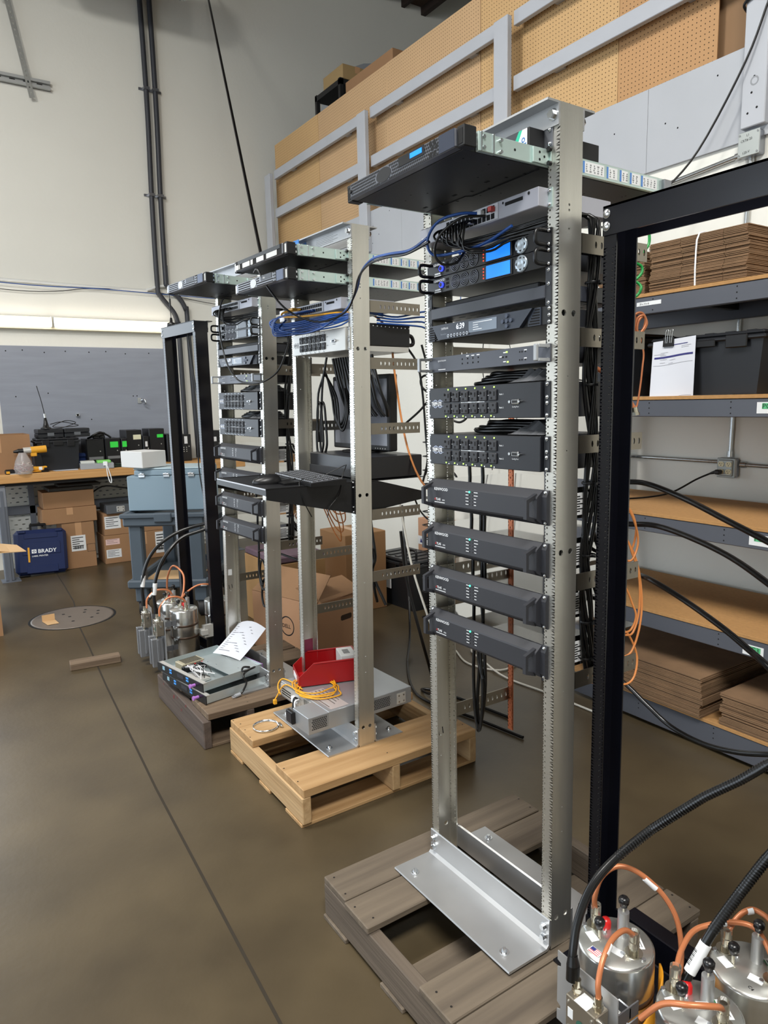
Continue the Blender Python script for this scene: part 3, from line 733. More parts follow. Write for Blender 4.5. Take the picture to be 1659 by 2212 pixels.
# ---- two-unit power amplifier
def amp():
    t = thing('power_amplifier', 'x', 'amplifier')
    h = 2*U-.0008
    g = G()
    g.prism([(-.003, 0), (-.026, .013), (-.028, .018), (-.028, .068), (-.026, .072), (-.006, h), (0, h), (0, 0)], .017, PW-.017, axis=0)
    for a, b in ((0, .017), (PW-.017, PW)):
        g.prism([(-.004, 0), (-.012, .014), (-.012, .072), (-.004, h), (0, h), (0, 0)], a, b, axis=0)
    g.build('front_panel', AMPG, t)
    for x in (.024, PW-.024-.011):
        g = G(); g.prism([(-.020, .006), (-.056, .018), (-.056, .066), (-.020, .080), (-.020, .070), (-.047, .059), (-.047, .025), (-.020, .016)], x, x+.011, axis=0)
        g.build('handle', AMPG, t)
    g = G()
    for x in (.0087, PW-.0087):
        for z in (.0064, h-.0064): screw(g, x, -.006, z)
    for s in ('screw',): g.build(s, BOLT, t)
    g = G(); g.box(.022, PW-.022, .0, .30, .003, h-.003); g.build('chassis', mat('polished_steel', '#c4c4c4', .045, 1.0), t)
    g = G(); g.box(PW-.0216, PW-.021, .085, .165, .012, .07); s = g.build('warning_label', LABEL, t)
    g = G()
    for k in range(7): g.box(PW-.021, PW-.0207, .092, .092+.06*(.9 if k % 2 else .7), .02+k*.0065, .023+k*.0065)
    stuff(g.build('print', BLKM, s))
    g = G()
    for k in range(6):
        for j in range(5): g.disc((PW-.0214, .205+j*.009, .016+k*.009), (1, 0, 0), .0035, 6)
    stuff(g.build('vent_hole', VOID, t))
    text('KENWOOD', .0118, T(.051, -.0284, .0585) @ FRONT, WHT, t, bold=.01)
    text('A', .0098, T(.052, -.0284, .029) @ FRONT, mat('red_print', '#c8332c', .5), t, bold=.01)
    text('TLAS', .0098, T(.0585, -.0284, .029) @ FRONT, WHT, t, bold=.02)
    text('4500', .006, T(.088, -.0284, .029) @ FRONT, WHT, t)
    g = G()
    for k in range(22): g.quad((.052+.0022*k, -.0284, .0222), (.0535+.0022*k, -.0284, .0222), (.0535+.0022*k, -.0284, .0248), (.052+.0022*k, -.0284, .0248))
    for k in range(5):
        g.quad((.194, -.0284, .0635-k*.0088), (.206, -.0284, .0635-k*.0088), (.206, -.0284, .0653-k*.0088), (.194, -.0284, .0653-k*.0088))
        g.quad((.229, -.0284, .0635-k*.0088), (.245 if k < 2 else .238, -.0284, .0635-k*.0088), (.245 if k < 2 else .238, -.0284, .0653-k*.0088), (.229, -.0284, .0653-k*.0088))
    stuff(g.build('print', WHT, t))
    g = G()
    for k in range(5):
        if k: g.disc((.2105, -.0284, .0644-k*.0088), (0, -1, 0), .0018, 6)
        g.disc((.224, -.0284, .0644-k*.0088), (0, -1, 0), .0018, 6)
    stuff(g.build('indicator_hole', VOID, t))
    return t
# ---- one-unit repeater with colour screen
def repeater(lit=True):
    t = thing('radio_repeater', 'x', 'radio repeater'); h = U-.0008
    g = G(); g.box(0, PW, -.004, 0, 0, h, 0, .001); g.build('front_panel', NAVY, t)
    g = G(); g.box(.022, PW-.022, 0, .33, .002, h-.002); g.build('chassis', DGRY, t)
    for x, s in ((.014, 1), (PW-.014, -1)):
        g = G(); g.tube([(x, -.003, .006), (x, -.032, .006), (x, -.042, .013), (x, -.042, h-.013), (x, -.032, h-.006), (x, -.003, h-.006)], .0048, n=8, sub=3); g.build('handle', BLKP, t)
    g = G()
    for x in (.007, PW-.007):
        for z in (.0064, h-.0064): screw(g, x, -.004, z, .0045)
    g.build('screw', BOLT, t)
    text('KENWOOD', .0095, T(.030, -.0044, .031) @ FRONT, WHT, t, bold=.01)
    text('TKR-D', .0052, T(.038, -.0044, .007) @ FRONT, WHT, t) if False else None
    g = G()
    for k in range(10): g.quad((.036+.0026*k, -.0044, .0075), (.0378+.0026*k, -.0044, .0075), (.0378+.0026*k, -.0044, .0115), (.036+.0026*k, -.0044, .0115))
    for k in range(12): g.quad((.034+.0026*k, -.0044, .0025), (.0358+.0026*k, -.0044, .0025), (.0358+.0026*k, -.0044, .005), (.034+.0026*k, -.0044, .005))
    stuff(g.build('print', WHT, t))
    g = G(); g.cyl((.068, -.004, .021), (.068, -.009, .021), .008, n=14); g.cyl((.068, -.009, .021), (.068, -.0098, .021), .006, n=14, mi=1)
    g.build('power_button', [LCDB if lit else NAVY, NAVY], t)
    g = G()
    for k in range(3): g.box(.087, .099, -.0046, -.004, .008+k*.0105, .015+k*.0105)
    g.build('port', VOID, t)
    for x in (.128, .167, .206):
        g = G(); g.disc((x, -.0044, h/2), (0, -1, 0), .0182, 20); f = g.build('fan', VOID, t)
        g = G()
        for r in (.0175, .0125, .0075, .003): g.lathe([(r, 0), (r+.0016, .0008), (r-.0016, .0008), (r, 0)], (x, -.0044, h/2), (0, -1, 0), n=20)
        for a in range(4): g.box(x-.0008, x+.0008, -.0054, -.0046, h/2-.017, h/2+.017) if a % 2 else g.box(x-.017, x+.017, -.0054, -.0046, h/2-.0008, h/2+.0008)
        g.build('fan_grille', mat('grille_grey', '#8b8e97', .4, .3), f)
    g = G()
    for k in range(4): g.disc((.2445, -.0044, .010+k*.008), (0, -1, 0), .0022, 6)
    g.build('status_light', LEDR if lit else BOLT, t)
    g = G(); g.box(.251, .354, -.0065, -.004, .003, h-.003, 0, .001); sc = g.build('screen_bezel', BLKP, t)
    g = G(); g.box(.258, .347, -.0072, -.0065, .0055, h-.0055); g.build('screen', LCD if lit else mat('screen_off', '#3a4450', .12), sc)
    g = G(); c = (.385, -.004, h/2); g.lathe([(.0205, 0), (.0205, .003), (.018, .0045), (.008, .005), (.006, .004), (0, .004)], c, (0, -1, 0), n=20); dp = g.build('control_pad', mat('pad_silver', '#a9b4bd', .3, .5), t)
    g = G()
    for a in range(4): g.disc((c[0]+.0125*math.cos(a*PI/2), -.0088, c[2]+.0125*math.sin(a*PI/2)), (0, -1, 0), .0038, 8)
    for a in range(4): g.disc((c[0]+.0165*math.cos(PI/4+a*PI/2), -.0086, c[2]+.0165*math.sin(PI/4+a*PI/2)), (0, -1, 0), .003, 6)
    g.build('pad_key', BLKP, dp)
    return t
# ---- time server
def timeserver():
    t = thing('time_server', 'x', 'time server'); h = U-.0008; F = mat('slate_panel', '#2f3540', .35, .1)
    g = G(); g.box(0, PW, -.003, 0, 0, h, 0, .001); g.build('front_panel', BLKP, t)
    g = G(); g.box(.02, PW-.02, 0, .30, .001, h-.001); g.build('chassis', DGRY, t)
    g = G(); g.prism([(.032, h-.001), (.060, .001), (.388, .001), (.432, h-.001)], -.014, -.003, axis=1); g.build('bezel', F, t)
    g = G(); g.box(.010, .034, -.006, -.003, .001, h-.001); g.box(.41, .452, -.006, -.003, .001, h-.001); g.build('side_panel', F, t)
    g = G()
    for k in range(6):
        z = .004+k*.0064; g.box(.012, .0445-k*.0035, -.0068, -.006, z, z+.0034); g.box(.413+k*.004, .449, -.0068, -.006, z, z+.0034)
    g.build('vent_slot', VOID, t)
    g = G()
    for x in (.005, PW-.005, ):
        for z in (.0064, .022, h-.0064): screw(g, x, -.003, z, .0045)
    g.build('screw', BOLT, t)
    text('SAFRAN', .0088, T(.075, -.0144, .0275) @ FRONT, WHT, t)
    text('SecureSync', .006, T(.072, -.0144, .0135) @ FRONT, mat('grey_print', '#8d949e', .5), t)
    text('6:39', .021, T(.142, -.0146, .0235) @ FRONT, mat('clock_digits', '#dfe7f2', .4, emit=.8), t, name='clock_digits', bold=.015)
    g = G()
    for k in range(7): g.cyl((.110+k*.0135, -.014, .0085), (.110+k*.0135, -.0175, .0085), .0046, n=12); g.disc((.110+k*.0135, -.0177, .0085), (0, -1, 0), .0026, 8, 1)
    g.build('button', [mat('button_silver', '#b9bec6', .35, .5), DGRY], t)
    g = G(); g.box(.196, .306, -.0152, -.014, .008, h-.006); d = g.build('display', mat('grey_display', '#7f8b99', .15), t)
    g = G()
    for k, L in enumerate((.075, .02, .022, .035)): g.box(.214, .214+L, -.0155, -.0152, h-.0125-k*.006, h-.0105-k*.006)
    g.build('print', WHT, d)
    g = G()
    for x, z in ((.345, .022), (.345, .0345), (.345, .0095), (.330, .022), (.360, .022)): g.cyl((x, -.014, z), (x, -.018, z), .0052, n=12)
    g.build('arrow_key', mat('key_dark', '#4a5160', .3, .4), t)
    return t
# ---- distribution unit with cast handles
def distributor():
    t = thing('signal_distributor', 'x', 'network device'); h = U-.0008; F = mat('steel_grey_panel', '#4b4e56', .4, .2)
    g = G(); g.box(0, PW, -.004, 0, 0, h, 0, .001); g.build('front_panel', F, t)
    g = G(); g.box(.02, PW-.02, 0, .26, .001, h-.001); g.build('chassis', DGRY, t)
    for x, s in ((.0, 1), (PW, -1)):
        g = G(); a, b = sorted((x+s*.004, x+s*.034)); e0, e1 = sorted((x+s*.002, x+s*.014))
        g.prism([(x+s*.001, -.040), (x+s*.010, -.044), (x+s*.018, -.004), (x+s*.001, -.004)], .002, .009, axis=2)
        g.prism([(x+s*.001, -.040), (x+s*.010, -.044), (x+s*.018, -.004), (x+s*.001, -.004)], h-.009, h-.002, axis=2)
        g.box(e0, e1, -.048, -.040, .002, h-.002, 0, .002)
        g.build('handle', mat('cast_silver', '#a7aaad', .4, .5), t)
    g = G()
    for x in (.006, PW-.006):
        for z in (.0064, h-.0064): screw(g, x, -.004, z, .0045)
    g.build('screw', BOLT, t)
    text('spectracom', .008, T(.045, -.0044, .030) @ FRONT, WHT, t)
    g = G()
    for k in range(14): g.quad((.047+.0024*k, -.0044, .006), (.0487+.0024*k, -.0044, .006), (.0487+.0024*k, -.0044, .0085), (.047+.0024*k, -.0044, .0085))
    for x in (.178, .2, .222): g.quad((x-.006, -.0044, .036), (x+.006, -.0044, .036), (x+.006, -.0044, .0385), (x-.006, -.0044, .0385))
    for x, z in ((.395, .034), (.395, .014), (.306, .023), (.32, .033), (.32, .010)): g.quad((x, -.0044, z), (x+.01, -.0044, z), (x+.01, -.0044, z+.0025), (x, -.0044, z+.0025))
    stuff(g.build('print', WHT, t))
    g = G()
    for x in (.155, .178, .2, .222):
        for z in (.030, .018): g.box(x-.0018, x+.0018, -.0048, -.004, z-.002, z+.002)
    for x in (.331, .318, ): g.box(x-.003, x+.003, -.0048, -.004, .021, .025)
    for x in (.38, .388, .40): g.box(x-.0016, x+.0016, -.0048, -.004, .010, .0135); g.box(x-.0016, x+.0016, -.0048, -.004, .030, .0335)
    g.build('indicator', VOID, t)
    g = G()
    for x in (.326, .33): g.box(x+.004, x+.010, -.005, -.004, .033 if x < .328 else .008, .037 if x < .328 else .012)
    g.build('lit_indicator', LEDY, t)
    return t
# ---- two-unit outlet strip
def outlets(face=None, leds=True, logo=True):
    t = thing('power_distribution_unit', 'x', 'power strip'); h = 2*U-.0008
    F = face or mat('pdu_black', '#12141a', .42, 0, bump=.03, bs=600)
    g = G(); g.box(.014, PW-.022, -.012, 0, 0, h, 0, .0015); g.build('front_panel', F, t)
    g = G(); g.box(.016, PW-.024, 0, .30, 0, h); g.build('chassis', F, t)
    g = G(); g.box(0, .0135, -.003, 0, 0, h); g.box(PW-.0185, PW, -.003, 0, 0, h); g.build('mounting_ear', F if face is None else SILV, t)
    g = G()
    for x, zs in ((.0068, (.0064, .036, .05, h-.0064)), (PW-.0088, (.0064, .036, .05, h-.0064))):
        for z in zs: screw(g, x, -.003, z, .005)
    g.build('screw', BOLT, t)
    for r, z in ((0, .0605), (1, .0270)):
        for k in range(6):
            x = .098+k*.0385
            g = G(); g.box(x-.0150, x+.0150, -.0165, -.012, z-.0145, z+.0145, 0, .002); o = g.build('outlet', mat('outlet_black', '#26272b', .5), t)
            q = G(); s = 1 if r == 0 else -1
            q.box(x-.0085*s-.0028, x-.0085*s+.0028, -.0170, -.0165, z+.003*s, z+.0105*s); q.box(x+.0075-.0020 if s > 0 else x-.0075-.002, x+.0075+.0020 if s > 0 else x-.0075+.002, -.0170, -.0165, z-.002, z+.0095 if s > 0 else z-.0095)
            q.box(x-.0085*s+.0, x-.0085*s+.0056*s, -.0170, -.0165, z+.0045*s, z+.008*s) if s > 0 else None
            q.disc((x-.003*s, -.0170, z-.0075*s), (0, -1, 0), .0032, 8)
            q.build('outlet_slot', VOID, o)
    g = G()
    for k in range(6):
        x = .098+k*.0385
        g.cyl((x+.004, -.012, .0815), (x+.004, -.0138, .0815), .0021, n=8); g.cyl((x-.008, -.012, .0065), (x-.008, -.0138, .0065), .0021, n=8)
    g.build('indicator', LEDY if leds else BOLT, t)
    g = G()
    for k in range(30): g.quad((.158+.0033*k, -.0124, .0425), (.1602+.0033*k, -.0124, .0425), (.1602+.0033*k, -.0124, .0457), (.158+.0033*k, -.0124, .0457))
    for z in (.0605, .027):
        for k in range(5): g.quad((.1145+.0385*k, -.0124, z-.0006), (.1185+.0385*k, -.0124, z-.0006), (.1185+.0385*k, -.0124, z+.0006), (.1145+.0385*k, -.0124, z+.0006))
        for k in range(6): g.quad((.0995+.0385*k, -.0124, z-.025 if z < .04 else z+.0185), (.103+.0385*k, -.0124, z-.025 if z < .04 else z+.0185), (.103+.0385*k, -.0124, z-.0215 if z < .04 else z+.022), (.0995+.0385*k, -.0124, z-.0215 if z < .04 else z+.022))
    PR = WHT if face is None else DGRY
    stuff(g.build('print', PR, t))
    text('TRIPP·LITE', .0145, T(.0245, -.0130, .0375) @ FRONT, PR, t, bold=.022, sx=.70)
    g = G()
    for x, a in ((.041, .010), (.063, .010)):
        for s0 in (0, PI):
            pp = [(x+a*math.cos(s0+.65+k*.205), .0425+a*math.sin(s0+.65+k*.205)) for k in range(10)]; p2 = [(x+(a+.0016)*math.cos(s0+.65+k*.205), .0425+(a+.0016)*math.sin(s0+.65+k*.205)) for k in range(10)]
            for k in range(9): g.quad((pp[k][0], -.0124, pp[k][1]), (pp[k+1][0], -.0124, pp[k+1][1]), (p2[k+1][0], -.0124, p2[k+1][1]), (p2[k][0], -.0124, p2[k][1]))
    g.quad((.026, -.0124, .0355), (.078, -.0124, .0355), (.078, -.0124, .0362), (.026, -.0124, .0362)); g.quad((.026, -.0124, .0495), (.078, -.0124, .0495), (.078, -.0124, .0502), (.026, -.0124, .0502))
    g.build('logo', mat('logo_pale', '#b8c4dd', .5) if face is None else PR, t)
    text('Bank 1', .0058, T(.314, -.0124, .060) @ FRONT, PR, t); text('Bank 2', .0058, T(.314, -.0124, .0255) @ FRONT, PR, t)
    text('Config Port', .0052, T(.361, -.0124, .027) @ FRONT, PR, t)
    g = G(); g.box(.362, .388, -.017, -.012, .035, .048, 0, .003); g.cyl((.353, -.012, .0415), (.353, -.015, .0415), .004, n=6); g.cyl((.394, -.012, .0415), (.394, -.021, .0415), .003, n=6); p = g.build('serial_port', BOLT, t)
    g = G(); g.box(.366, .384, -.0176, -.017, .038, .045); g.build('port_face', BLKM, p)
    return t
# ---- vented two-unit shelf
def vent_shelf():
    t = thing('rack_shelf', 'x', 'shelf'); h = 2*U-.0008
    g = G(); g.box(0, .018, -.003, 0, 0, h); g.box(PW-.018, PW, -.003, 0, 0, h); g.build('mounting_ear', DGRY, t)
    g = G()
    for x in (.0075, PW-.0075):
        for z in (.0064, h-.0064, .05): screw(g, x, -.003, z, .0045)
    g.build('screw', BOLT, t)
    g = G(); g.box(.018, PW-.018, -.006, .003, .017, .048, 0, .002); g.box(.018, .0205, .003, .26, .017, .055); g.box(PW-.0205, PW-.018, .003, .26, .017, .055)
    g.build('front_lip', mat('shelf_slate', '#3a3d45', .35), t)
    rows = []
    for i in range(7): rows.append((.03+i*.035, .03, [(.035+.047*j+(.0 if i % 2 else .012), .016, .0035) for j in range(9)]))
    g = G(); g.holed((.018, .003, .017), (1, 0, 0), (0, 1, 0), (0, 0, 1), PW-.036, .257, rows, n=8, th=.0015); g.build('vented_tray', mat('shelf_slate', '#3a3d45'), t)
    g = G(); g.box(.05, .42, .02, .22, .019, .065, 0, .003); d = g.build('enclosed_device', BLKM, t)
    text('QUINTRON QLX', .004, T(.055, .0195, .055) @ FRONT, WHT, d) if False else None
    return t
# ---- ethernet switch / patch unit
def switch(label_strip=True):
    t = thing('network_switch', 'x', 'network switch'); h = U-.0008; F = mat('switch_grey', '#a2a3ac', .35, .25)
    g = G(); g.box(.008, PW-.012, -.035, .22, 0, h, 0, .0015); g.build('chassis', F, t)
    g = G(); g.box(0, .010, -.003, 0, 0, h); g.box(PW-.014, PW, -.003, 0, 0, h); g.build('mounting_ear', ZINC, t)
    g = G()
    for x in (.0065, PW-.0065):
        for z in (.0064, h-.0064): screw(g, x, -.003, z, .0045)
    g.build('screw', BOLT, t)
    g = G(); g.box(.13, .335, -.0365, -.035, .003, h-.003); pb = g.build('port_block', LGRY, t)
    g = G()
    for i in range(12):
        for j in range(2): x = .138+i*.0162; g.box(x-.0062, x+.0062, -.0372, -.0365, .006+j*.0185, .019+j*.0185)
    g.build('port', VOID, pb)
    g = G(); g.box(.36, .42, -.0362, -.035, .026, .034); g.disc((.352, -.0358, .035), (0, -1, 0), .003, 8); g.disc((.44, -.0358, .036), (0, -1, 0), .004, 8)
    for k in range(5): g.box(.015+k*.018, .028+k*.018, -.034, -.028, h, h+.0008)
    g.build('port', VOID, t)
    g = G(); g.box(.018, .048, -.0358, -.035, .008, .019); g.build('label_sticker', LABEL, t)
    return t
# ---- one-unit rack server on sliding rails
def server(style):
    t = thing('rack_server', 'x', 'server'); h = U-.002; f = -.262
    g = G(); g.box(.024, PW-.024, f+.012, .43, .001, h, 0, .001); g.build('chassis', BLK, t)
    g = G()
    for k in range(9): g.box(.06+k*.042+(.01 if k % 3 else 0), .075+k*.042, f+.2+.02*(k % 3), f+.208+.02*(k % 3), .0006, .001)
    for k in range(30):
        random.seed(k); x, y = random.uniform(.05, .43), random.uniform(f+.04, .38); g.disc((x, y, .0008), (0, 0, -1), .0028, 6)
    g.tube([(.03, f+.235, .001), (.2, f+.235, .001), (.21, f+.25, .001), (.45, f+.25, .001)], .0012, n=4, sub=1)
    stuff(g.build('underside_detail', VOID, t))
    for x, s in ((.0, 1), (PW, -1)):
        g = G(); a, b = sorted((x, x+s*.024)); g.box(a, b, f-.006, f+.03, .0, h+.001, 0, .002); e = g.build('ear', BLK, t)
        g = G(); a, b = sorted((x+s*.004, x+s*.018)); g.box(a, b, f-.0068, f-.006, .006, h-.006); g.build('ear_latch', VOID if style == 'hex' else SILV, e)
    B0, B1 = .024, PW-.024
    BZ = mat('bezel_charcoal', '#6b6e76', .35, .5) if style == 'hex' else mat('bezel_silver', '#77787c', .3, .7)
    g = G(); g.box(B0, B1, f-.012, f+.012, .002, h-.001, 0, .003); bz = g.build('bezel', BZ, t)
    if style == 'hex':
        g = G()
        for r in range(5):
            for k in range(58):
                x = .032+k*.0069+(.0035 if r % 2 else 0); z = .0065+r*.0072
                if x > .405 or (.247 < x < .352 and z > .018) or ((x-.185)/.036)**2+((z-.021)/.0175)**2 < 1: continue
                g.disc((x, f-.0124, z), (0, -1, 0), .0029, 6, up=(0, 0, 1))
        stuff(g.build('hex_opening', VOID, bz))
        g = G()
        for r in range(3):
            for k in range(2): g.disc((.375+k*.014+(.007 if r % 2 else 0), f-.0126, .011+r*.0115), (0, -1, 0), .0058, 6)
        g.build('large_hex_opening', VOID, bz)
        g = G(); g.box(.25, .352, f-.0135, f-.012, .0185, h-.002, 0, .0005); pn = g.build('control_panel', BLKP, bz)
        g = G(); g.box(.298, .344, f-.0142, f-.0135, .025, .036); g.build('screen', LCD, pn)
        g = G(); g.disc((.185, f-.0128, .021), (0, -1, 0), .032, 24, r2=.0165, up=(1, 0, 0)); g.build('badge', BLKM, bz)
        g = G(); g.box(.405, B1, f-.0128, f-.012, .003, h-.002); g.build('end_cap', mat('cap_navy', '#2b3242', .4), bz)
        g = G(); g.cyl((.030, f-.012, .021), (.030, f-.016, .021), .005, n=8); g.build('lock', BLKM, bz)
    elif style == 'bars':
        g = G()
        for r in range(4): z = .006+r*.0085; g.box(.045, .165, f-.0126, f-.012, z, z+.0042); g.box(.225, .37, f-.0126, f-.012, z, z+.0042) if r < 2 else g.box(.225, .25, f-.0126, f-.012, z, z+.0042)
        g.build('bezel_slot', VOID, bz)
        g = G(); g.disc((.195, f-.0130, .021), (0, -1, 0), .028, 24, r2=.017, up=(1, 0, 0)); g.build('badge', mat('badge_pale', '#b5b6b4', .4, .4), bz)
        g = G(); g.box(.265, .362, f-.0135, f-.012, .0215, h-.002); pn = g.build('control_panel', DGRY, bz)
        text('DELL', .0085, T(.287, f-.0139, .027) @ FRONT, SILV, pn, bold=.02)
        g = G(); g.box(.372, .40, f-.0128, f-.012, .003, h-.002, 0); g.build('hex_panel', VOID, bz)
        g = G()
        for r in range(3):
            for k in range(2): g.disc((.379+k*.013, f-.0131, .01+r*.011), (0, -1, 0), .005, 6)
        g.build('hex_opening', BZ, bz)
        g = G(); g.box(.402, B1, f-.0128, f-.012, .003, h-.002); g.build('end_cap', mat('cap_navy2', '#3f4a63', .4), bz)
    else:
        g = G(); g.box(.03, B1-.006, f-.0124, f-.012, .004, h-.003); pn = g.build('drive_bay', VOID, bz)
        g = G(); g.box(.05, .44, f-.0135, f-.0124, .026, .0395); g.build('bay_strip', BLKP, pn)
        for a, b in ((.035, .06), (.066, .072), (.10, .17), (.18, .20), (.235, .30), (.325, .415)):
            g = G(); g.box(a, b, f-.0150, f-.0124, .005, .0245, 0, .001); g.build('drive_carrier', SILV, pn)
    for x, s in ((PW-.023, 1), (.023, -1)):
        g = G(); x1 = x+s*.008
        a, b = sorted((x, x1)); g.box(a, b, f+.09, .44, .002, h-.001, 0, .0015)
        a, b = sorted((x, x+s*.011)); g.box(a, b, f+.045, f+.095, .001, h, 0, .0015)
        a, b = sorted((x1, x1+s*.006)); g.box(a, b, -.055, -.004, .004, h-.004, 0, .001); g.box(*sorted((x1, x1+s*.011)), -.004, -.0005, .003, h-.003)
        rl = g.build('rail', ZINC, t)
        g = G()
        for y in (f+.05, f+.085): g.box(*sorted((x+s*.011, x+s*.014)), y, y+.004, .002, h-.001)
        for y, z in ((f+.035, .03), (f+.035, .012), (f+.06, .032), (f+.06, .01), (f+.11, .033), (f+.11, .009)): g.cyl((x+s*.0065, y, z), (x+s*.0145, y, z), .0042, n=8)
        g.build('rail_catch', BOLT, rl)
        g = G()
        for y, z in ((f+.155, .022), (-.035, .028), (-.02, .02), (-.035, .012)): g.disc((x+s*(.0083 if y < -.06 else .0143), y, z), (s, 0, 0), .0032, 8)
        g.build('rail_hole', VOID, rl)
        if s == 1:
            for k, (ya, yb) in enumerate(((.118, .195), (.205, .245), (.255, .285), (.295, .335), (.34, .405))):
                g = G(); g.box(x1, x1+.0005, ya, yb, .009, .036); g.box(x1, x1+.0007, ya, ya+.006, .009, .036, 1)
                for j in range(int((yb-ya)/.014)):
                    random.seed(k*10+j); yy = ya+.012+j*.014
                    for q in range(4): g.box(x1+.0005, x1+.0008, yy+random.uniform(-.003, .0), yy+random.uniform(.001, .005), .013+q*.005, .016+q*.005, 2)
                g.build('instruction_label', [LABEL, mat('label_blue', '#4f7fc0', .6), mat('sketch_grey', '#7d7f82', .6)], rl)
            g = G(); g.box(x1-.002, x1+.010, .425, .455, .004, h-.004, 0, .002); g.build('rail_end', STEEL, rl)
    for x in (.004, PW-.004):
        g = G()
        for z in (.0064, h-.005): g.cyl((x, -.004, z), (x, -.013, z), .0055, n=8)
        g.build('clip', BLKP, t)
    return t

# ------------------------------------------------ place the equipment
NEAR, MID, LEFT = 'in the nearest rack', 'in the middle rack', 'in the left rack'
def put(proto, i, k, n, label, group=None, first=[]):
    M = EQ(i, k, n)
    if id(proto) not in first:
        first.append(id(proto)); proto.matrix_basis = M; proto['label'] = label
        if group: proto['group'] = group
        return proto
    return dup(proto, M, label, group)
pa = amp(); names = ['top one of the four', 'second from the top of four', 'third from the top of four', 'lowest of the four']
for i, wh in ((0, NEAR), (2, LEFT)):
    for j in range(4): put(pa, i, -6-3*j, 2, 'dark grey amplifier with two handles, %s %s' % (names[j], wh), 'dark grey amplifiers')
for o in pa.children:      # the nearest rack's amplifiers are powered: the lit lamp is theirs alone
    pass
for j in range(4):
    g = G(); g.cyl((.2105, -.028, .0644), (.2105, -.0296, .0644), .0028, n=10)
    r = [o for o in bpy.data.objects if o.get('label', '').startswith('dark grey amplifier with two handles, '+names[j]+' in the nearest')] or [o for o in bpy.data.objects if o.get('label', '') == 'dark grey amplifier with two handles, %s %s' % (names[j], NEAR)]
    plab(g.build('power_light', LEDG, r[0]), 'green power light')
rp = repeater(True)
put(rp, 0, 8, 1, 'black repeater with lit blue screen, upper of the pair ' + NEAR, 'repeaters with blue screens')
put(rp, 0, 7, 1, 'black repeater with lit blue screen, lower of the pair ' + NEAR, 'repeaters with blue screens')
rq = repeater(False)
put(rq, 2, 8, 1, 'repeater with screen off, upper of the pair ' + LEFT, 'repeaters with dark screens')
put(rq, 2, 7, 1, 'repeater with screen off, lower of the pair ' + LEFT, 'repeaters with dark screens')
ts = timeserver(); put(ts, 0, 4, 1, 'slate time server with lit clock digits ' + NEAR); put(ts, 2, 4, 1, 'time server with curved side vents ' + LEFT)
ds = distributor(); put(ds, 0, 2, 1, 'grey signal distributor with two cast handles ' + NEAR); put(ds, 2, 2, 1, 'grey signal distributor with two cast handles ' + LEFT)
po = outlets()
put(po, 0, 0, 2, 'black outlet strip with twelve sockets, upper of two ' + NEAR, 'black outlet strips')
put(po, 0, -3, 2, 'black outlet strip with twelve sockets, lower of two ' + NEAR, 'black outlet strips')
pq = outlets(None, False); put(pq, 2, 0, 2, 'black outlet strip with twelve sockets, upper of two ' + LEFT, 'black outlet strips')
put(pq, 2, -3, 2, 'black outlet strip with twelve sockets, lower of two ' + LEFT, 'black outlet strips')
pw = outlets(SILV, False); put(pw, 1, 5.47, 2, 'silver outlet strip with twelve black sockets ' + MID)
vs_ = vent_shelf(); put(vs_, 0, 6, 2, 'dark vented shelf with slate front lip ' + NEAR); put(vs_, 2, 6, 2, 'dark vented shelf with slate front lip ' + LEFT)
sw = switch()
put(sw, 0, 10, 1, 'grey network switch with black cables plugged in ' + NEAR, 'network switches'); put(sw, 1, 8, 1, 'grey network switch with blue cables plugged in ' + MID, 'network switches'); put(sw, 2, 10, 1, 'grey network switch with black cables plugged in ' + LEFT, 'network switches')
put(server('hex'), 0, 12, 1, 'black rack server with honeycomb front pulled forward ' + NEAR)
put(server('drives'), 1, 12, 1, 'black rack server with open drive bays, top ' + MID)
sb = server('bars')
put(sb, 1, 10, 1, 'black rack server with barred silver front, below another ' + MID); put(sb, 2, 12, 1, 'black rack server with barred silver front, top ' + LEFT)
# small appliance under the top bar
ap = thing('network_appliance', 'small black appliance with white and green front under the top bar of nearest rack', 'network device', EQ(0, 13, 1))
g = G(); g.box(.14, .455, -.05, .19, .002, .042, 0, .001); g.build('case', BLKM, ap)
g = G(); g.box(.145, .45, -.0515, -.05, .004, .040); fp = g.build('front_plate', mat('front_dark', '#3d4046', .4), ap)
g = G(); g.prism([(.415, .004), (.45, .004), (.45, .040), (.435, .040)], -.0522, -.0515, axis=1); g.build('white_panel', WHT, fp)
g = G(); g.prism([(.400, .004), (.415, .004), (.435, .040), (.424, .040)], -.0524, -.0515, axis=1); g.build('green_stripe', mat('green_stripe', '#20b18e', .5), fp)
g = G(); g.lathe([(.003, 0), (.0045, .0003), (.006, 0)], (.438, -.0523, .017), (0, -1, 0), n=14); g.box(.43, .448, -.0526, -.0522, .007, .0095); g.build('logo', mat('logo_blue', '#2a6aa8', .5), fp)
g = G(); g.box(.455, PW, -.003, 0, 0, .0435); g.box(.455, .458, -.003, .1, 0, .0435); g.build('mounting_ear', STEEL, ap)
g = G()
for z in (.0064, .037): screw(g, PW-.0085, -.003, z, .005)
g.build('screw', BOLT, ap)
# box of gear behind the middle rack's outlet strip
t = thing('power_chassis', 'black metal power chassis sticking out behind the middle rack posts', 'equipment', RM[1])
g = G(); g.box(.03, .478, .1, .305, 1.685, 1.775, 0, .003); g.build('case', BLK, t)
g = G()
for k in range(10): g.disc((.4785, .12+.02*k, 1.765-.0005*k), (1, 0, 0), .0025, 6)
stuff(g.build('screw', BOLT, t))
g = G(); g.tube([(.45, .305, 1.74), (.45, .335, 1.73), (.45, .34, 1.70), (.45, .305, 1.695)], .008, n=7); g.build('cord_loop', CABLE, t)
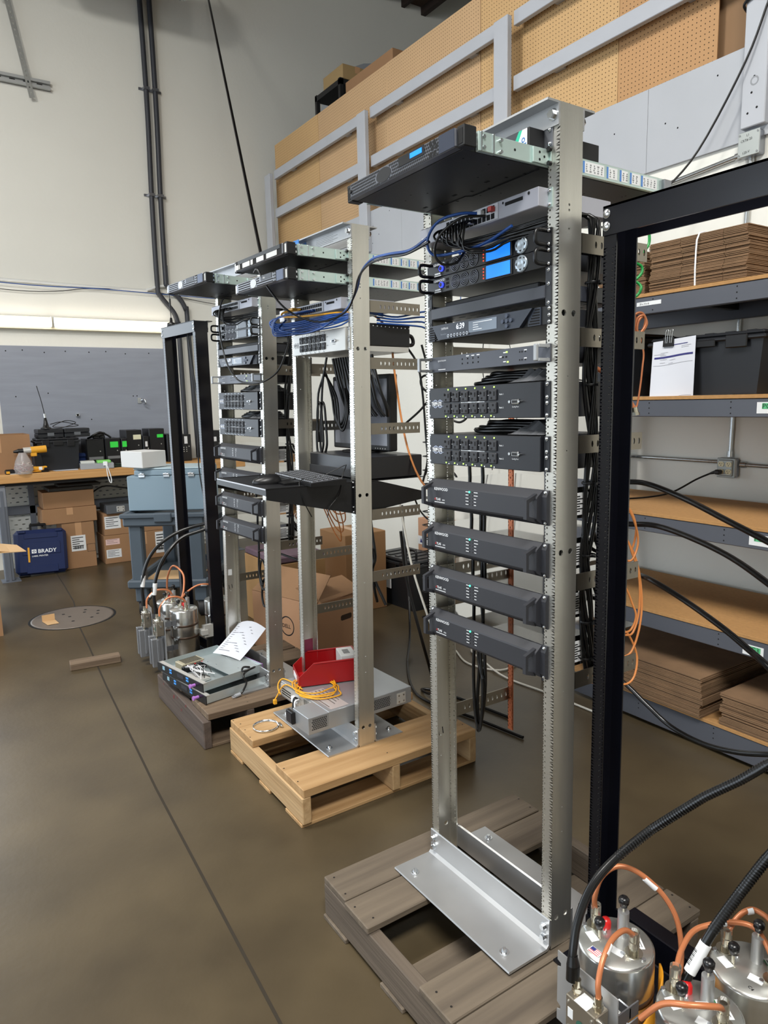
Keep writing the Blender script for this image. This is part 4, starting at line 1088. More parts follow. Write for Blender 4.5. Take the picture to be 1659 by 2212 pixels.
# copper ground bars at the rear left of two racks
for i, wh in ((0, 'nearest'), (2, 'left')):
    g = G(); g.holed((-.001, .338, .34), (1, 0, 0), (0, 0, 1), (0, -1, 0), .022, 1.27, [(.02+.025*k, .02, [(.011, .0035, .0035)]) for k in range(50)], n=6, th=.005)
    tag(g.build('ground_bar', COPPER, None, RM[i]), 'vertical copper ground bar with holes behind the %s rack' % wh, 'ground bar')

# ================================================================ PULL-OUT SHELF AND WORKSTATION in the middle rack
sh = thing('rack_shelf', 'black cantilever shelf carrying keyboard and mouse in middle rack', 'shelf', RM[1])
g = G(); g.box(.012, .503, -.385, .36, 1.138, 1.1405); g.box(.012, .503, -.387, -.384, 1.115, 1.1405); g.build('tray', BLK, sh)
for u in (.012, .500):
    g = G(); g.prism([(-.385, 1.1405), (.36, 1.06), (.36, 1.045), (.1, 1.01), (0, 1.012), (-.385, 1.10)], u, u+.003, axis=0) if False else g.prism([(-.385, 1.143), (.0, 1.143), (.1, 1.143), (.365, 1.075), (.365, 1.045), (.08, 1.012), (0, 1.012), (-.385, 1.10)], u, u+.003, axis=0)
    g.build('side_plate', BLK, sh)
for u0, u1 in ((.0, .016), (.499, .515)):
    g = G(); g.box(u0, u1, -.004, 0, 1.012, 1.150); g.build('mounting_ear', BLK, sh)
g = G(); g.box(.014, .501, -.388, -.387, 1.137, 1.142); g.build('lip_edge', mat('worn_edge', '#a8a8aa', .4, .5), sh)
g = G()
for w in (1.02, 1.04, 1.12, 1.14): screw(g, .508, -.004, w, .004)
g.build('screw', BOLT, sh)
kb_ = thing('keyboard', 'black keyboard lying on the middle rack shelf', 'keyboard', RM[1] @ T(.345, -.115, 1.142) @ RZ(-.10))
g = G(); g.prism([(-.085, 0), (.065, 0), (.065, .022), (-.085, .012)], -.215, .215, axis=0); g.build('case', BLKP, kb_)
g = G(); g.prism([(-.15, 0), (-.085, 0), (-.085, .010), (-.15, .006)], -.215, .10, axis=0); g.build('palm_rest', BLKP, kb_)
KEYM = mat('key_black', '#0d0d0f', .65)
kg = None
for r in range(6):
    cols = [(-.205+.0188*k, .0155) for k in range(22)]
    for k, (x, w) in enumerate(cols):
        if k in (15, 18) and r in (3, 4) and k == 15: continue
        if r == 0 and 4 <= k <= 8:
            if k != 4: continue
            w = .09
        y = -.075+r*.0215; z = .0135+(y+.085)/.15*.010
        if kg is None or abs(w-.0155) > 1e-6:
            g = G(); a, b = .0, w; vs = [(0, 0, 0), (w, 0, 0), (w, .0175, .001), (0, .0175, .001), (.0015, .0015, .006), (w-.0015, .0015, .006), (w-.0015, .016, .0068), (.0015, .016, .0068)]
            g.add(vs, [(0, 1, 5, 4), (1, 2, 6, 5), (2, 3, 7, 6), (3, 0, 4, 7)]); g.add(vs, [(4, 5, 6, 7)], 1)
            o = g.build('key', [mat('key_edge', '#5d5e62', .4), KEYM], kb_, T(x, y, z))
            if abs(w-.0155) < 1e-6: kg = o
        else:
            o = bpy.data.objects.new('key', kg.data); COL.objects.link(o); o.parent = kb_; o.matrix_basis = T(x, y, z)
ms = thing('mouse', 'black computer mouse on the front edge of middle rack shelf', 'mouse', RM[1] @ T(.33, -.30, 1.141) @ RZ(-.25))
g = G(); n = 12
prof = [(1.0, 0.0), (1.03, .008), (.95, .018), (.75, .028), (.45, .034), (.02, .036)]
vs = []
for s_, z in prof:
    for k in range(n*2): a = PI*k/n; vs.append((.033*s_*math.cos(a), .058*s_*math.sin(a)+(.006 if s_ < .9 else 0), z*(1+.1*math.sin(a))))
fs = [(j*2*n+k, j*2*n+(k+1) % (2*n), (j+1)*2*n+(k+1) % (2*n), (j+1)*2*n+k) for j in range(len(prof)-1) for k in range(2*n)]
g.add(vs, fs, 0, True); g.build('shell', BLKP, ms)
g = G(); g.cyl((-.004, .035, .033), (.004, .035, .033), .006, n=10); g.build('scroll_wheel', DGRY, ms)
g = G(); g.tube([tuple(RM[1] @ V(*p)) for p in ((.33, -.24, 1.15), (.37, -.19, 1.158), (.45, -.2, 1.165), (.49, -.24, 1.15), (.508, -.23, 1.08), (.512, -.20, 1.02))], .002, n=5)
tag(g.build('cable', CABLE), 'thin black mouse cord hanging over side of the keyboard shelf', 'cable')
g = G(); g.tube([tuple(RM[1] @ V(*p)) for p in ((.37, -.05, 1.165), (.40, .02, 1.2), (.46, -.01, 1.2), (.495, -.05, 1.16), (.51, -.07, 1.10), (.513, -.12, 1.05), (.513, -.13, 1.01))], .002, n=5)
tag(g.build('cable', CABLE), 'thin black keyboard cord arching from keyboard to near post', 'cable')
pc = thing('desktop_computer', 'black desktop computer lying flat on middle rack shelf under the monitor', 'computer', RM[1])
g = G(); g.box(.03, .49, .06, .36, 1.143, 1.235, 0, .004); g.build('case', TWR, pc)
g = G(); g.box(.032, .488, .056, .06, 1.146, 1.18, 0, .001); g.build('front_grille', mat('grille_black', '#26272a', .6, bump=.4, bs=500), pc)
mo = thing('monitor', 'black flat monitor with grey screen standing on the middle rack computer', 'monitor', RM[1] @ T(.165, .27, 1.235) @ RZ(.04))
g = G(); g.box(-.225, .225, -.02, .025, .01, .345, 0, .005); g.build('case', BLKP, mo)
g = G(); g.box(-.207, .207, -.0212, -.02, .034, .325); g.build('screen', mat('screen_grey', '#6d6f77', .18), mo)
g = G()
for k in range(5): g.disc((.12+.018*k, -.0212, .021), (0, -1, 0), .003, 8)
g.build('button', SILV, mo)
g = G(); g.box(-.03, .03, .0, .02, .0, .08); g.lathe([(0, 0), (.11, 0), (.11, .006), (.03, .012), (0, .012)], (0, .01, 0), n=24); g.build('stand', BLKP, mo)
# ================================================================ LOFT RAILING (pegboard) AND WALL FITTINGS
lr = thing('loft_railing', 'long loft railing of tan pegboard behind grey painted posts and rails', 'railing', T(0, 0, 0))
PZ0, PZ1, PY = 3.28, 4.487, 2.42
xs = [-6.0, -4.98, -3.735, -2.52, -1.295, -.66]
for i in range(5):
    a, b = xs[i]+.002, xs[i+1]-.002
    g = G(); g.box(a, b, PY+(.002*(i % 2)), PY+.007+(.002*(i % 2)), PZ0, PZ1, 0, .001)
    pm = g.build('pegboard_panel', PEG2 if i == 4 else [PEG, mat('pegboard_pale', '#bb9a73', .75, 0, var=.04, vs=2.5), mat('pegboard_pale', '#bb9a73'), PEG][i], lr)
    g = G(); n = int((b-a)/.0254); o = ((b-a)-(n-1)*.0254)/2
    for k in range(n):
        for j in range(47): g.disc((a+o+k*.0254, PY+(.002*(i % 2))-.0004, PZ0+.018+j*.0254), (0, -1, 0), .0034, 6)
    stuff(g.build('peg_hole', mat('peg_hole', '#3a2a18', .9), pm))
g = G(); g.box(-6.1, 1.2, PY+.05, PY+.06, 3.06, PZ1-.02); g.build('backing_board', HARDB, lr)
for x in (-5.92, -3.94, -2.15, -.365):
    w = .06 if x > -1 else .068
    g = G(); g.box(x-w, x+w, 2.27, 2.312, 2.905 if x > -1 else 2.95, 5.2 if x > -1 else 4.135, 0, .004); p = g.build('post', GRYW, lr)
    if x > -1:
        g = G()
        for dx, z in ((.0, 3.13), (-.025, 2.97), (.02, 2.985), (-.01, 3.06)): g.disc((x+dx, 2.2696, z), (0, -1, 0), .006, 6)
        stuff(g.build('nail_hole', VOID, p))
        g = G(); g.lathe([(.014, 0), (.018, .0006), (.022, 0)], (x+.002, 2.2697, 3.11), (0, -1, 0), n=12); g.build('ring_mark', mat('ring_mark', '#85888c', .6), p)
px = [-5.852, -4.008, -3.872, -2.218, -2.082, -.425]
for z0, z1 in ((4.075, 4.165), (3.672, 3.765)):
    for a, b in ((-5.852, -4.009), (-3.871, -2.219), (-2.081, -.65 if z0 > 4 else -.43)):
        g = G(); g.box(a, b, 2.325, 2.363, z0, z1, 0, .003); g.build('rail', GRYW, lr)
        g = G()
        for xx in (a+.3, b-.4): g.box(xx, xx+.08, 2.363, PY, z0+.02, z1-.02)
        g.build('spacer_block', GRYW, lr)
# grey plywood band on the wall under the railing
for a, b in ((-6.34, -3.4), (-3.398, -.996), (-.994, 1.45)):
    g = G(); g.box(a, b, 2.312, 2.329, 2.86, 3.30, 0, .001); pp = g.build('plywood_sheet', mat('grey_ply_light', '#a5a8ad', .65, 0, var=.04, vs=3, bump=.05, bs=20), lr)
    g = G(); random.seed(int(a*10))
    for k in range(12):
        x, z = random.uniform(a+.1, b-.1), random.uniform(2.9, 3.27); g.disc((x, 2.3115, z), (0, -1, 0), .005, 6)
    stuff(g.build('nail_hole', VOID, pp))
# dark shelf, cartons and fan stored on the loft
sf = thing('storage_shelf', 'dark steel shelf frame standing up on the loft behind pegboard', 'shelf', T(-5.1, 2.75, 3.06))
for x in (-.27, .22):
    for y in (-.14, .3):
        g = G(); g.box(x, x+.04, y, y+.04, 0, 1.76); g.build('upright', BLKM, sf)
for z in (.6, 1.2, 1.70):
    g = G(); g.box(-.27, .26, -.14, .34, z, z+.05); g.build('shelf_board', BLKM, sf)
carton('cardboard_box', 'small printed carton on top of the dark loft shelf', -5.25, -4.85, 2.65, 3.0, 4.822, 4.96, m=mat('carton_tan', '#9b8259', .85))
carton('cardboard_box', 'long orange-brown carton lying high on the loft right of the dark shelf', -4.72, -3.9, 2.6, 2.95, 4.30, 4.72, tape=False)
g = G(); g.box(-4.75, -3.7, 2.6, 2.97, 3.06, 4.29); tag(g.build('storage_cabinet', BLKM), 'dark cabinet on loft carrying the long orange-brown carton', 'cabinet')
g = G(); g.cyl((-5.85, 3.45, 4.85), (-5.45, 3.45, 4.85), .5, n=28); g.cyl((-5.45, 3.45, 4.85), (-5.43, 3.45, 4.85), .46, n=28); g.box(-5.8, -5.5, 3.2, 3.7, 3.06, 4.4)
tag(g.build('drum_fan', mat('fan_grey', '#a5aab0', .45, .3)), 'round grey drum fan on loft behind the long carton', 'fan')
g = G(); g.prism([(-6.05, 4.32), (-5.6, 4.52), (-5.55, 4.50), (-5.9, 4.3)], 2.5, 2.8, axis=1)
tag(g.build('grey_board', mat('slate_board', '#6c6b72', .6)), 'corner of a grey board poking above pegboard at its left end', 'board')
# junction box, conduits, outlet box on the right wall
EMT = mat('conduit_steel', '#b9bcbd', .25, .9)
jb = thing('junction_box', 'square steel junction box with handwritten cover on the wall under right post', 'electrical box', T(-.376, 2.33, 2.83))
g = G(); g.box(-.052, .052, -.055, 0, -.056, .056, 0, .006); g.build('box_body', STEEL, jb)
g = G(); g.box(-.055, .053, -.060, -.055, -.058, .058, 0, .006); cv = g.build('cover_plate', mat('cover_zinc', '#a3a8a6', .4, .6), jb)
for tx, sz, dx, dz in (('L1', .016, -.012, .034), ('CRT# 20', .017, -.04, .010), ('120-V', .017, -.03, -.046)): text(tx, sz, T(dx, -.0608, dz) @ FRONT @ RZ(.08), BLKM, cv, sx=.9)
g = G()
for a, b in ((-.046, .046), (.044, .046), (-.046, -.046), (.044, -.046)): g.cyl((a, -.060, b), (a, -.063, b), .005, n=8)
g.build('screw', BOLT, cv)
def conduit(pts, lab, r=.0115, couplings=()):
    g = G(); g.tube(pts, r, n=10, sub=1)
    for c, d in couplings: g.cyl(c, Vector(c)+Vector(d)*.03, r*1.45, n=10)
    return tag(g.build('conduit', EMT), lab, 'conduit', 'steel conduits on the right wall')
conduit([(-1.9, 2.315, 2.70), (-1.147, 2.315, 2.745), (-.43, 2.315, 2.80)], 'steel conduit running left from the handwritten junction box', couplings=(((-.465, 2.315, 2.797), (1, 0, .06)),))
conduit([(-.384, 2.315, 2.775), (-.392, 2.315, 2.5), (-.411, 2.315, 1.29)], 'vertical steel conduit between junction box and power outlet', couplings=(((-.384, 2.315, 2.745), (0, 0, 1)), ((-.411, 2.315, 1.288), (0, 0, 1))))
conduit([(-2.3, 2.315, 1.26), (-.47, 2.315, 1.258)], 'horizontal steel conduit left of the power outlet')
conduit([(-.35, 2.315, 1.25), (1.4, 2.315, 1.24)], 'horizontal steel conduit right of the power outlet', couplings=(((-.35, 2.315, 1.25), (1, 0, 0)),))
ob = thing('power_outlet', 'steel box with four cream power sockets on the white wall above shelf', 'power outlet', T(-.413, 2.33, 1.231))
g = G(); g.box(-.052, .052, -.04, 0, -.052, .052, 0, .01); g.build('box_body', STEEL, ob)
g = G(); g.box(-.051, .051, -.047, -.04, -.052, .052, 0, .005); g.box(-.040, .040, -.056, -.047, -.043, .043, 0, .006); g.build('cover_plate', mat('cover_zinc', '#a3a8a6'), ob)
CREAM = mat('cream_socket', '#d9d1ae', .4)
for x in (-.021, .021):
    for z in (-.0195, .0195):
        g = G(); g.prism([(x+.0165*math.cos(t*PI/8), z+min(.0135, max(-.0135, .0165*math.sin(t*PI/8)))) for t in range(16)], -.0595, -.056, axis=1); s = g.build('socket', CREAM, ob)
        g = G(); g.box(x-.0075, x-.0045, -.0600, -.0595, z+.001, z+.007); g.box(x-.0085, x-.0035, -.0600, -.0595, z+.003, z+.0045); g.box(x+.005, x+.007, -.0600, -.0595, z, z+.007); g.disc((x, -.0598, z-.006), (0, -1, 0), .0025, 8); g.build('slot', VOID, s)
pc_ = thing('power_cable', 'black power cable plugged into the wall outlet and trailing over the shelf', 'cable', T(0, 0, 0))
g = G(); g.box(-.452, -.420, 2.235, 2.268, 1.197, 1.222, 0, .006); g.cyl((-.452, 2.25, 1.208), (-.475, 2.245, 1.200), .010, .006, n=8); g.build('plug', BLKP, pc_)
g = G(); g.tube([(-.475, 2.245, 1.2), (-.53, 2.2, 1.165), (-.60, 2.1, 1.10), (-.66, 1.98, 1.078), (-.72, 1.8, 1.078), (-.80, 1.66, 1.080), (-.86, 1.57, 1.04), (-.88, 1.5, .95)], .005, n=6); g.build('cord', CABLE, pc_)
# black cord tied round the right post, running down to the racks
g = G(); g.tube([(-.43, 2.30, 3.44), (-.43, 2.262, 3.47), (-.37, 2.258, 3.49), (-.30, 2.262, 3.46), (-.298, 2.30, 3.44)], .007, n=6)
g.tube([(-.302, 2.26, 3.455), (-.40, 2.245, 3.20), (-.60, 2.2, 2.85), (-.74, 2.10, 2.66), (-.78, 1.9, 2.50), (-.70, 1.5, 2.42), (-.4, .8, 2.28)], .0055, n=6)
tag(g.build('cable', CABLE), 'black cable looped round the right grey post and slanting down left', 'cable')
# hanging coil of blue network cable
g = G(); random.seed(5)
pts = []
for k in range(40):
    a = k*1.9; pts.append((-2.55+.07*math.cos(a)*random.uniform(.6, 1), 2.26+.02*math.sin(k), 2.78+.13*math.sin(a)*random.uniform(.5, 1)))
g.tube(pts, .004, n=5, sub=3); g.tube([(-2.55, 2.26, 2.66), (-2.54, 2.24, 2.4), (-2.5, 2.2, 2.15)], .004, n=5)
tag(g.build('cable_coil', BLUC), 'small bundle of coiled blue network cable hanging by the right wall', 'cable')
g = G(); g.tube([(-2.35, 2.25, 2.5), (-2.3, 2.26, 2.2), (-2.33, 2.27, 1.85), (-2.25, 2.26, 1.55), (-2.2, 2.25, 1.1)], .004, n=5); g.tube([(-2.1, 2.27, 2.2), (-2.0, 2.27, 1.8), (-1.95, 2.26, 1.38)], .003, n=5)
tag(g.build('cable', CABLE), 'thin black wires hanging down the white wall behind middle rack', 'cable')

# ================================================================ STORAGE SHELVING
SHG = mat('shelf_beam_grey', '#50535b', .4, .1, bump=.02, bs=200)
PART = mat('particle_board', '#a57c4c', .85, 0, var=.10, vs=60, bump=.08, bs=150)
su = thing('storage_shelving', 'grey steel storage shelving with five particle board decks along right wall', 'shelving', T(0, 0, 0))
SX0, SX1, SY0, SY1 = -1.06, 1.35, 1.60, 2.27
DZ = [2.086, 1.615, 1.067, .596, .150]
for k, z in enumerate(DZ):
    g = G(); g.box(SX0+.02, SX1-.02, SY0-.004, SY1, z-.016, z, 0, .001); g.build('deck_board', PART, su)
    for y0, y1 in ((SY0, SY0+.035), (SY1-.035, SY1)):
        zb = z-.016-.078 if k < 4 else .02
        g = G(); g.box(SX0+.03, SX1-.03, y0, y1, zb, z-.0165, 0, .003); bm_ = g.build('beam', SHG, su)
        if y0 == SY0:
            g = G()
            for x in (-.40, .0, .45):
                for dz in (.014, .038, .062): g.disc((x, SY0-.0006, z-.016-dz), (0, -1, 0), .0035, 6)
            g.build('rivet_hole', VOID, bm_)
    if k < 4:
        for x in (-.4, .1, .6):
            g = G(); g.box(x, x+.04, SY0+.035, SY1-.035, z-.05, z-.0165); g.build('cross_bar', BLKM, su)
for x in (SX0, SX1-.045):
    for y in (SY0, SY1-.045):
        g = G(); g.box(x, x+.045, y, y+.003, 0, 2.22); g.box(x if x == SX0 else x+.042, (x if x == SX0 else x+.042)+.003, y, y+.045, 0, 2.22); g.build('upright', SHG, su)
def tagplate(body, x, z, w=.09, h=.046, grn=True):
    g = G(); g.box(x, x+w, SY0-.0015, SY0-.0003, z-h/2, z+h/2); p = g.build('label_card', LABEL, su)
    if grn:
        g = G(); g.box(x+w*.24, x+w*.86, SY0-.0021, SY0-.0015, z-h*.1, z+h*.4); g.build('green_patch', mat('green_patch', '#4fae74', .6), p)
        text(body, h*.62, T(x+w*.25, SY0-.0025, z-h*.06) @ FRONT, BLKM, p)
    else: text(body, h*.72, T(x+w*.12, SY0-.0022, z-h*.25) @ FRONT, BLKM, p, sx=.85)
tagplate('20 x 14 x 6', -.486, 2.040, .13, .018, False)
tagplate('PG1', .112, 1.560); tagplate('PG2', .112, 1.012); tagplate('PG3', .112, .533)
# strapped bundles of flat cartons
def sheets(name, label, cat, x0, x1, y0, y1, z0, n, pitch, seed, secs=(), side=0, M=None, strap=None, lean=0.):
    t = thing(name, label, cat, (M or Matrix()) @ T(x0, y0, z0)); random.seed(seed)
    w, d = x1-x0, y1-y0; g = G(); e = G(); j = 0.
    for k in range(n):
        if k % 5 == 0: j = random.uniform(-.009, .009)
        jx, jy = j+random.uniform(-.003, .003)+lean*k, random.uniform(-.006, .002); z = k*pitch
        cuts = [0.]+list(secs)+[w]
        for a, b in zip(cuts[:-1], cuts[1:]):
            h = pitch*.68
            g.box(jx+a+(.0 if a == 0 else .001), jx+b-.001, jy+.001*((k+int(a*10)) % 2), jy+d, z, z+h)
    sh_ = stuff(g.build('cardboard_sheet', [mat('flat_cardboard', '#7a5f45', .9, 0, var=.2, vs=7, bump=.1, bs=60)], t))
    if strap:
        g = G(); h = n*pitch; g.tube([(strap, -.003, .0), (strap, -.006, h*.5), (strap+.012, -.004, h), (strap+.012, d*.4, h+.002), (strap+.012, d, h)], .004, n=6, sub=3); g.build('strap', WHT, t)
    return t
sheets('cardboard_bundle', 'strapped stack of flattened cardboard boxes on the top shelf', 'cardboard', -.445, .02, 1.635, 1.98, 2.088, 36, .0061, 11, (.16, .36), strap=.232)
sheets('cardboard_bundle', 'darker stack of flattened boxes at the left end of top shelf', 'cardboard', -.80, -.52, 1.70, 2.1, 2.088, 35, .006, 12)
sheets('cardboard_bundle', 'large stack of flattened boxes on the bottom shelf, left one', 'cardboard', -.72, -.05, 1.575, 2.2, .152, 30, .0064, 13, (.0,)[1:])
sheets('cardboard_bundle', 'large stack of flattened boxes on the bottom shelf, right one', 'cardboard', .03, .75, 1.60, 2.2, .152, 24, .0062, 14)
tote('storage_tote', 'black lidded storage tote on second shelf behind a hanging paper', T(-.17, 1.83, 1.617), .53, .36, .262)
tote('storage_tote', 'black lidded storage tote on second shelf, left one seen behind amplifier rack', T(-.70, 1.84, 1.617), .30, .32, .30)
pa_ = thing('paper_sheet', 'white printed sheet hanging from black binder clip on the shelf tote', 'paper', T(-.30, 1.625, 1.74))
g = G(); nx, nz = 10, 12; vs = []
for j in range(nz+1):
    for i in range(nx+1):
        u, v = i/nx, j/nz; vs.append((-.108+.216*u, -.012*math.sin(u*5+1)*(1-v)-.006*(1-v), -.145+.275*v+.01*(u-.5)*2*.7-(.008*math.sin(u*6)*(1-v))))
g.add(vs, [(j*(nx+1)+i, j*(nx+1)+i+1, (j+1)*(nx+1)+i+1, (j+1)*(nx+1)+i) for j in range(nz) for i in range(nx)], 0, True); g.build('sheet', PAPER, pa_)
def onp(u, v):
    return (-.108+.216*u, -.012*math.sin(u*5+1)*(1-v)-.006*(1-v)-.0012, -.145+.275*v+.01*(u-.5)*2*.7-(.008*math.sin(u*6)*(1-v)))
g = G()
def strip(u0, u1, v, h, mi):
    m = 8
    for k in range(m):
        a, b = u0+(u1-u0)*k/m, u0+(u1-u0)*(k+1)/m; g.quad(onp(a, v), onp(b, v), onp(b, v+h), onp(a, v+h), mi)
strip(.06, .95, .712, .030, 0); strip(.5, .82, .90, .012, 0)
for v, a, b in ((.87, .68, .9), (.845, .68, .85), (.80, .2, .38), (.78, .05, .3), (.76, .2, .34), (.69, .2, .36), (.67, .42, .55), (.64, .2, .32), (.62, .4, .5), (.60, .05, .95), (.045, .05, .95), (.03, .3, .6)): strip(a, b, v, .004, 1)
stuff(g.build('print', [mat('navy_print', '#2b2a6e', .6), mat('grey_ink', '#77777f', .7)], pa_))
bcp = thing('binder_clip', 'black binder clip with wire handles holding paper to tote lid', 'clip', T(-.325, 1.63, 1.868))
g = G(); g.prism([(-.010, .012), (.010, .012), (.014, -.03), (-.014, -.03)], -.026, .026, axis=0); g.build('clip_body', BLKP, bcp)
g = G()
for x in (-.01, .012): g.tube([(x-.004, -.013, -.015), (x-.006, -.008, .03), (x-.004, -.004, .045), (x+.006, -.004, .045), (x+.006, -.008, .03), (x+.004, -.013, -.015)], .0019, n=5)
g.build('wire_handle', BOLT, bcp)
# ================================================================ PALLETS
WOLD = wood_mat('weathered_wood', '#4f453a', '#6d6152', axis=1)
WOLDX = wood_mat('weathered_wood_x', '#4d4339', '#665a4d', axis=0)
WNEW = wood_mat('pine_wood', '#b8966a', '#9a774d', axis=1)
WNEWX = wood_mat('pine_wood_x', '#bea077', '#a18057', axis=0)
WDRK = wood_mat('dark_wood', '#7d6a55', '#5d4c3c', axis=1)
WDRKX = wood_mat('dark_wood_x', '#5e5148', '#453a34', axis=0)
NAIL = mat('nail_head', '#2a2725', .6, .5)
def pallet(name, label, x0, x1, y0, y1, top, boards, th, mt, mx, strs, bottoms):
    t = thing(name, label, 'pallet', T(x0, y0, 0)); w, l = x1-x0, y1-y0
    random.seed(int(top*1000)+len(boards))
    for a, b in boards:
        dz = random.uniform(-.002, 0); g = G(); g.box(a-x0, b-x0, random.uniform(0, .01), l-random.uniform(0, .012), top-th+dz, top+dz, 0, .003); o = g.build('plank', mt, t)
        g = G()
        for ys in strs:
            for k in range(2): g.disc((a-x0+(b-a)*(.25+.5*k)+random.uniform(-.01, .01), ys-y0+random.uniform(-.01, .012), top+dz+.0006), (0, 0, 1), .0035, 6)
        stuff(g.build('nail', NAIL, o))
    for ys in strs:
        g = G(); g.box(.0, w, ys-y0-.019, ys-y0+.019, .016, top-th-.001, 0, .003); g.build('stringer', mx, t)
    for a, b in bottoms:
        g = G(); g.box(a-x0, b-x0, 0, l, 0, .015, 0, .002); g.build('bottom_board', mt, t)
    return t
pallet('wooden_pallet', 'grey weathered wooden pallet under the nearest aluminium rack', -.107, .655, -.36, .475, .1445,
       [(-.107, .025), (.03, .162), (.405, .538), (.543, .655)], .022, WOLD, WOLDX, (-.335, .055, .447), [(-.107, .03), (.22, .33), (.52, .655)])
p2 = pallet('wooden_pallet', 'fresh yellow pine pallet under the middle aluminium rack', -1.314, -.565, -.20, .68, .1625,
            [(-1.314, -1.212), (-1.208, -1.055), (-.815, -.60+.035)], .036, WNEW, WNEWX, (-.178, .24, .655), [(-1.31, -1.17), (-.98, -.87), (-.72, -.575)])
p3 = pallet('wooden_pallet', 'dark stained heavy wooden pallet under the left aluminium rack', -2.16, -1.405, -.27, .50, .1755,
            [(-2.16, -2.0), (-1.985, -1.82), (-1.65, -1.512), (-1.507, -1.405)], .034, WDRK, WDRKX, (-.05, .23, .47), [(-2.15, -2.0), (-1.54, -1.41)])
g = G(); g.box(0, .755, -.022, .018, .0, .138, 0, .004); g.build('front_timber', WDRKX, p3)
g = G()
for x, z, r in ((.3, .11, .018), (.42, .08, .012), (.5, .13, .012), (.12, .12, .010), (.36, .125, .009)): g.disc((x, -.0226, z), (0, -1, 0), r, 10, r2=r*.5)
g.build('red_stain', mat('red_stain', '#6d2326', .6), p3)

# ================================================================ BLACK RACKS
def black_rack(label, M, H, W):
    t = thing('black_rack', label, 'rack', M, 'black two-post racks'); fw_ = .036; D = .0765
    hs = [.05+i*.015875*1.0 for i in range(int((H-.12)/.015875))]
    for s in (0, 1):
        g = G(); u0 = 0 if s == 0 else W-fw_
        hx = fw_-.009 if s == 0 else .009
        g.box(u0, u0+fw_, D-.004, D, 0, H)
        for v0, d in ((0, 1),): g.holed((u0, v0, 0), (1, 0, 0), (0, 0, 1), (0, d, 0), fw_, H, [(h, .010, [(hx, .0026, .0026)]) for h in hs], n=6, th=.004)
        g.box(0 if s == 0 else W-.004, .004 if s == 0 else W, .004, D-.004, 0, H); g.build('post', NAVY, t)
    for f, v in ((-1, 0), (1, D)):
        g = G(); g.box(0, W, v, v+f*.005, H-.064, H+.002); g.box(0, W, v, v+f*.035 if f > 0 else v-.005, H-.003, H+.002); a = g.build('top_bar', NAVY, t)
        for u in (.011, W-.011):
            g = G()
            for h in (H-.016, H-.044): g.cyl((u, v+f*.005, h), (u, v+f*.0065, h), .0105, n=14); g.lathe([(.0095, 0), (.006, .003), (0, .0038)], (u, v+f*.0065, h), (0, f, 0), n=14)
            g.build('screw', BOLT, a)
        g = G(); g.box(0, W, v, v+f*.006, 0, .08); g.box(0, W, v, v+f*.13, 0, .006); g.build('base_angle', NAVY, t)
    return t
black_rack('tall black two-post rack at right, its top bar running out of frame', T(.546, .110, .146), 1.908, .525)
black_rack('tall black two-post rack at far left in front of the blue-grey cart', T(-2.419, .138, 0) @ RZ(.09) @ T(-.50, 0, 0), 2.11, .50)

